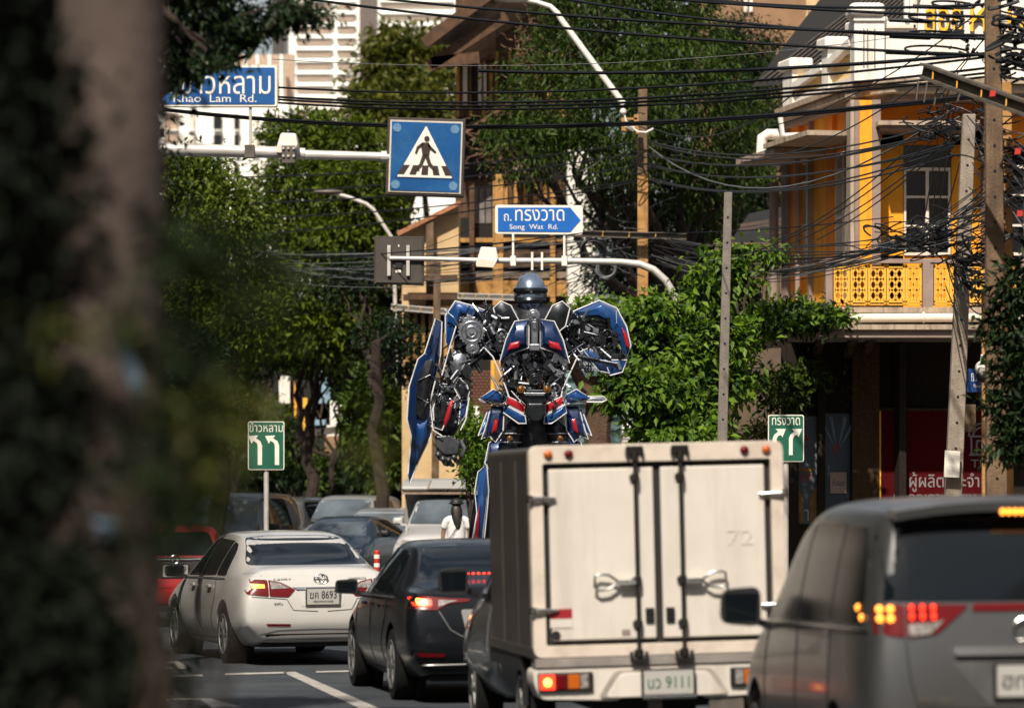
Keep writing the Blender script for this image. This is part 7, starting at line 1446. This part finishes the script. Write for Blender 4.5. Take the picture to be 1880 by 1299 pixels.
# right side of the picture: shoulder cap and bent arm
plate3('shoulder_armour', [(1052, 572), (1100, 552), (1132, 566), (1150, 600), (1158, 634), (1150, 660), (1138, 630), (1118, 598), (1090, 584), (1062, 585)], -.1, ab, ridge=(1108, 574), rh=.16)
plate3('shoulder_inlay', [(1140, 600), (1150, 614), (1156, 640), (1148, 636)], -.22, ar, rh=.02, th=.05, trim=False)
core('upper_arm', [(1076, 590, 20, .05), (1090, 600, 26, .0), (1100, 625, 30, 0), (1098, 650, 24, 0)], gm)
for k in range(5): mb = MB(); mb.torus(RB_(1092, 596+k*6, -.02), (.1, .2, 1), .20+.015*k, .02, 26, 6); mb.build('spring_ring', gm, rb, smooth=True)
gear(1096, 628, -.28, .13, gm, n=18); gear(1104, 652, -.26, .08, gm, n=12)
plate3('forearm_plate', [(1066, 646), (1080, 640), (1110, 662), (1150, 662), (1142, 684), (1120, 690), (1090, 670), (1070, 662)], -.3, ab, rh=.06)
plate3('forearm_plate', [(1078, 656), (1110, 668), (1118, 686), (1098, 682)], -.34, ad, rh=.04); core('forearm', [(1120, 640, 22, 0), (1126, 660, 24, -.1), (1122, 680, 16, -.1)], gm); greeble(rb, 1065, 610, 1140, 680, -.25, 80, 9)
piston((1060, 655), (1130, 668), -.36, -.38, .03)
# small guards beside the hips
plate3('hip_fin', [(1062, 728), (1108, 728), (1114, 734), (1106, 738), (1064, 738)], -.1, gl_, rh=.03); plate3('hip_fin', [(880, 735), (900, 728), (926, 735), (900, 742)], -.1, ab, rh=.03)
# silhouette wires
for P in ([(905, 656), (920, 690), (930, 716), (938, 740)], [(1060, 655), (1044, 690), (1032, 716), (1028, 742)], [(800, 700), (790, 740), (796, 790), (812, 800)], [(862, 730), (856, 770), (846, 790)], [(890, 640), (905, 656)], [(838, 600), (826, 640), (812, 690)]):
    mb = MB(); mb.tube([RB_(x, y, -.34) for x, y in P], .011, 6); mb.build('edge_piping', pip, rb, smooth=True)
# ------------------------------------------------------------------ person
DP = 74
ps = thing('person', 'person in white short sleeved shirt and black cap with long dark hair before the camper', 'person', (W(838, 0, DP).x, DP, 0))
def skinned(name, pts, edges, m, parent, lv=2):
    me = bpy.data.meshes.new(name); me.from_pydata([p[:3] for p in pts], edges, []); me.materials.append(m); o = bpy.data.objects.new(name, me); C.objects.link(o); o.parent = parent
    sk = o.modifiers.new('skin', 'SKIN'); me.skin_vertices or None
    bm = bmesh.new(); bm.from_mesh(me); ly = bm.verts.layers.skin.verify()
    for i, v in enumerate(bm.verts): r = pts[i][3]; v[ly].radius = r if isinstance(r, tuple) else (r, r); v[ly].use_root = (i == 0)
    bm.to_mesh(me); bm.free(); sb_ = o.modifiers.new('s', 'SUBSURF'); sb_.levels = lv; sb_.render_levels = lv
    dg = bpy.context.evaluated_depsgraph_get(); ev = bpy.data.meshes.new_from_object(o.evaluated_get(dg)); o.modifiers.clear(); o.data = ev; ev.shade_smooth(); ev.materials.clear(); ev.materials.append(m); return o
skn = mat('skin', (.22, .11, .07), .6, var=.05)
pts = [(0, 0, .98, (.15, .10)), (0, 0, 1.15, (.13, .09)), (0, 0, 1.32, (.15, .10)), (0, .01, 1.46, (.07, .06)), (0, 0, 1.53, (.05, .05)), (0, 0, 1.62, (.075, .085)), (0, .0, 1.71, (.07, .08)),
       (-.17, 0, 1.42, .055), (-.24, .01, 1.20, .042), (-.25, -.03, .97, .032), (-.25, -.05, .88, .035), (.17, 0, 1.42, .055), (.24, .01, 1.20, .042), (.23, -.08, .99, .032), (.22, -.12, .90, .035),
       (-.09, 0, .90, .09), (-.10, .0, .50, .06), (-.10, .02, .10, .04), (-.10, -.10, .04, .035), (.09, 0, .90, .09), (.10, 0, .50, .06), (.10, .02, .10, .04), (.10, -.10, .04, .035)]
skinned('body', pts, [(0, 1), (1, 2), (2, 3), (3, 4), (4, 5), (5, 6), (3, 7), (7, 8), (8, 9), (9, 10), (3, 11), (11, 12), (12, 13), (13, 14), (0, 15), (15, 16), (16, 17), (17, 18), (0, 19), (19, 20), (20, 21), (21, 22)], skn, ps)
shm = mat('white_shirt', (.72, .71, .70), .8, var=.06, scale=12, bump=.3)
skinned('shirt', [(0, 0, .90, (.19, .13)), (0, 0, 1.15, (.17, .12)), (0, 0, 1.33, (.185, .125)), (0, .01, 1.45, (.10, .08)), (-.18, 0, 1.41, .078), (-.235, .01, 1.24, .07), (.18, 0, 1.41, .078), (.235, .01, 1.24, .07)], [(0, 1), (1, 2), (2, 3), (3, 4), (4, 5), (3, 6), (6, 7)], shm, ps)
skinned('trousers', [(0, 0, .95, (.165, .12)), (-.09, 0, .85, .10), (-.10, 0, .5, .075), (-.10, .01, .12, .065), (.09, 0, .85, .10), (.10, 0, .5, .075), (.10, .01, .12, .065)], [(0, 1), (1, 2), (2, 3), (0, 4), (4, 5), (5, 6)], M['blackplastic'], ps)
hm_ = mat('dark_hair', (.012, .008, .006), .5, var=.2); skinned('hair', [(0, .02, 1.68, (.10, .10)), (0, -.03, 1.60, (.115, .085)), (.01, -.07, 1.50, (.115, .06)), (.02, -.10, 1.37, (.085, .045)), (.03, -.11, 1.24, (.025, .02))], [(0, 1), (1, 2), (2, 3), (3, 4)], hm_, ps)
mb = MB(); mb.ball((0, .01, 1.735), (.115, .125, .075), 16, 8); mb.prism([(-.07, .09, 1.72), (.07, .09, 1.72), (.05, .19, 1.705), (-.05, .19, 1.705)], (0, 0, .012)); mb.torus((0, .01, 1.72), (0, 0, 1), .125, .016, 20, 5); mb.build('cap', M['blackplastic'], ps, smooth=True, local=True)
mb = MB(); mb.tube([(.10, -.11, 1.45), (.02, -.135, 1.30), (-.10, -.14, 1.12), (-.17, -.10, 1.0)], .008, 6); mb.build('bag_strap', M['blackplastic'], ps, local=True)
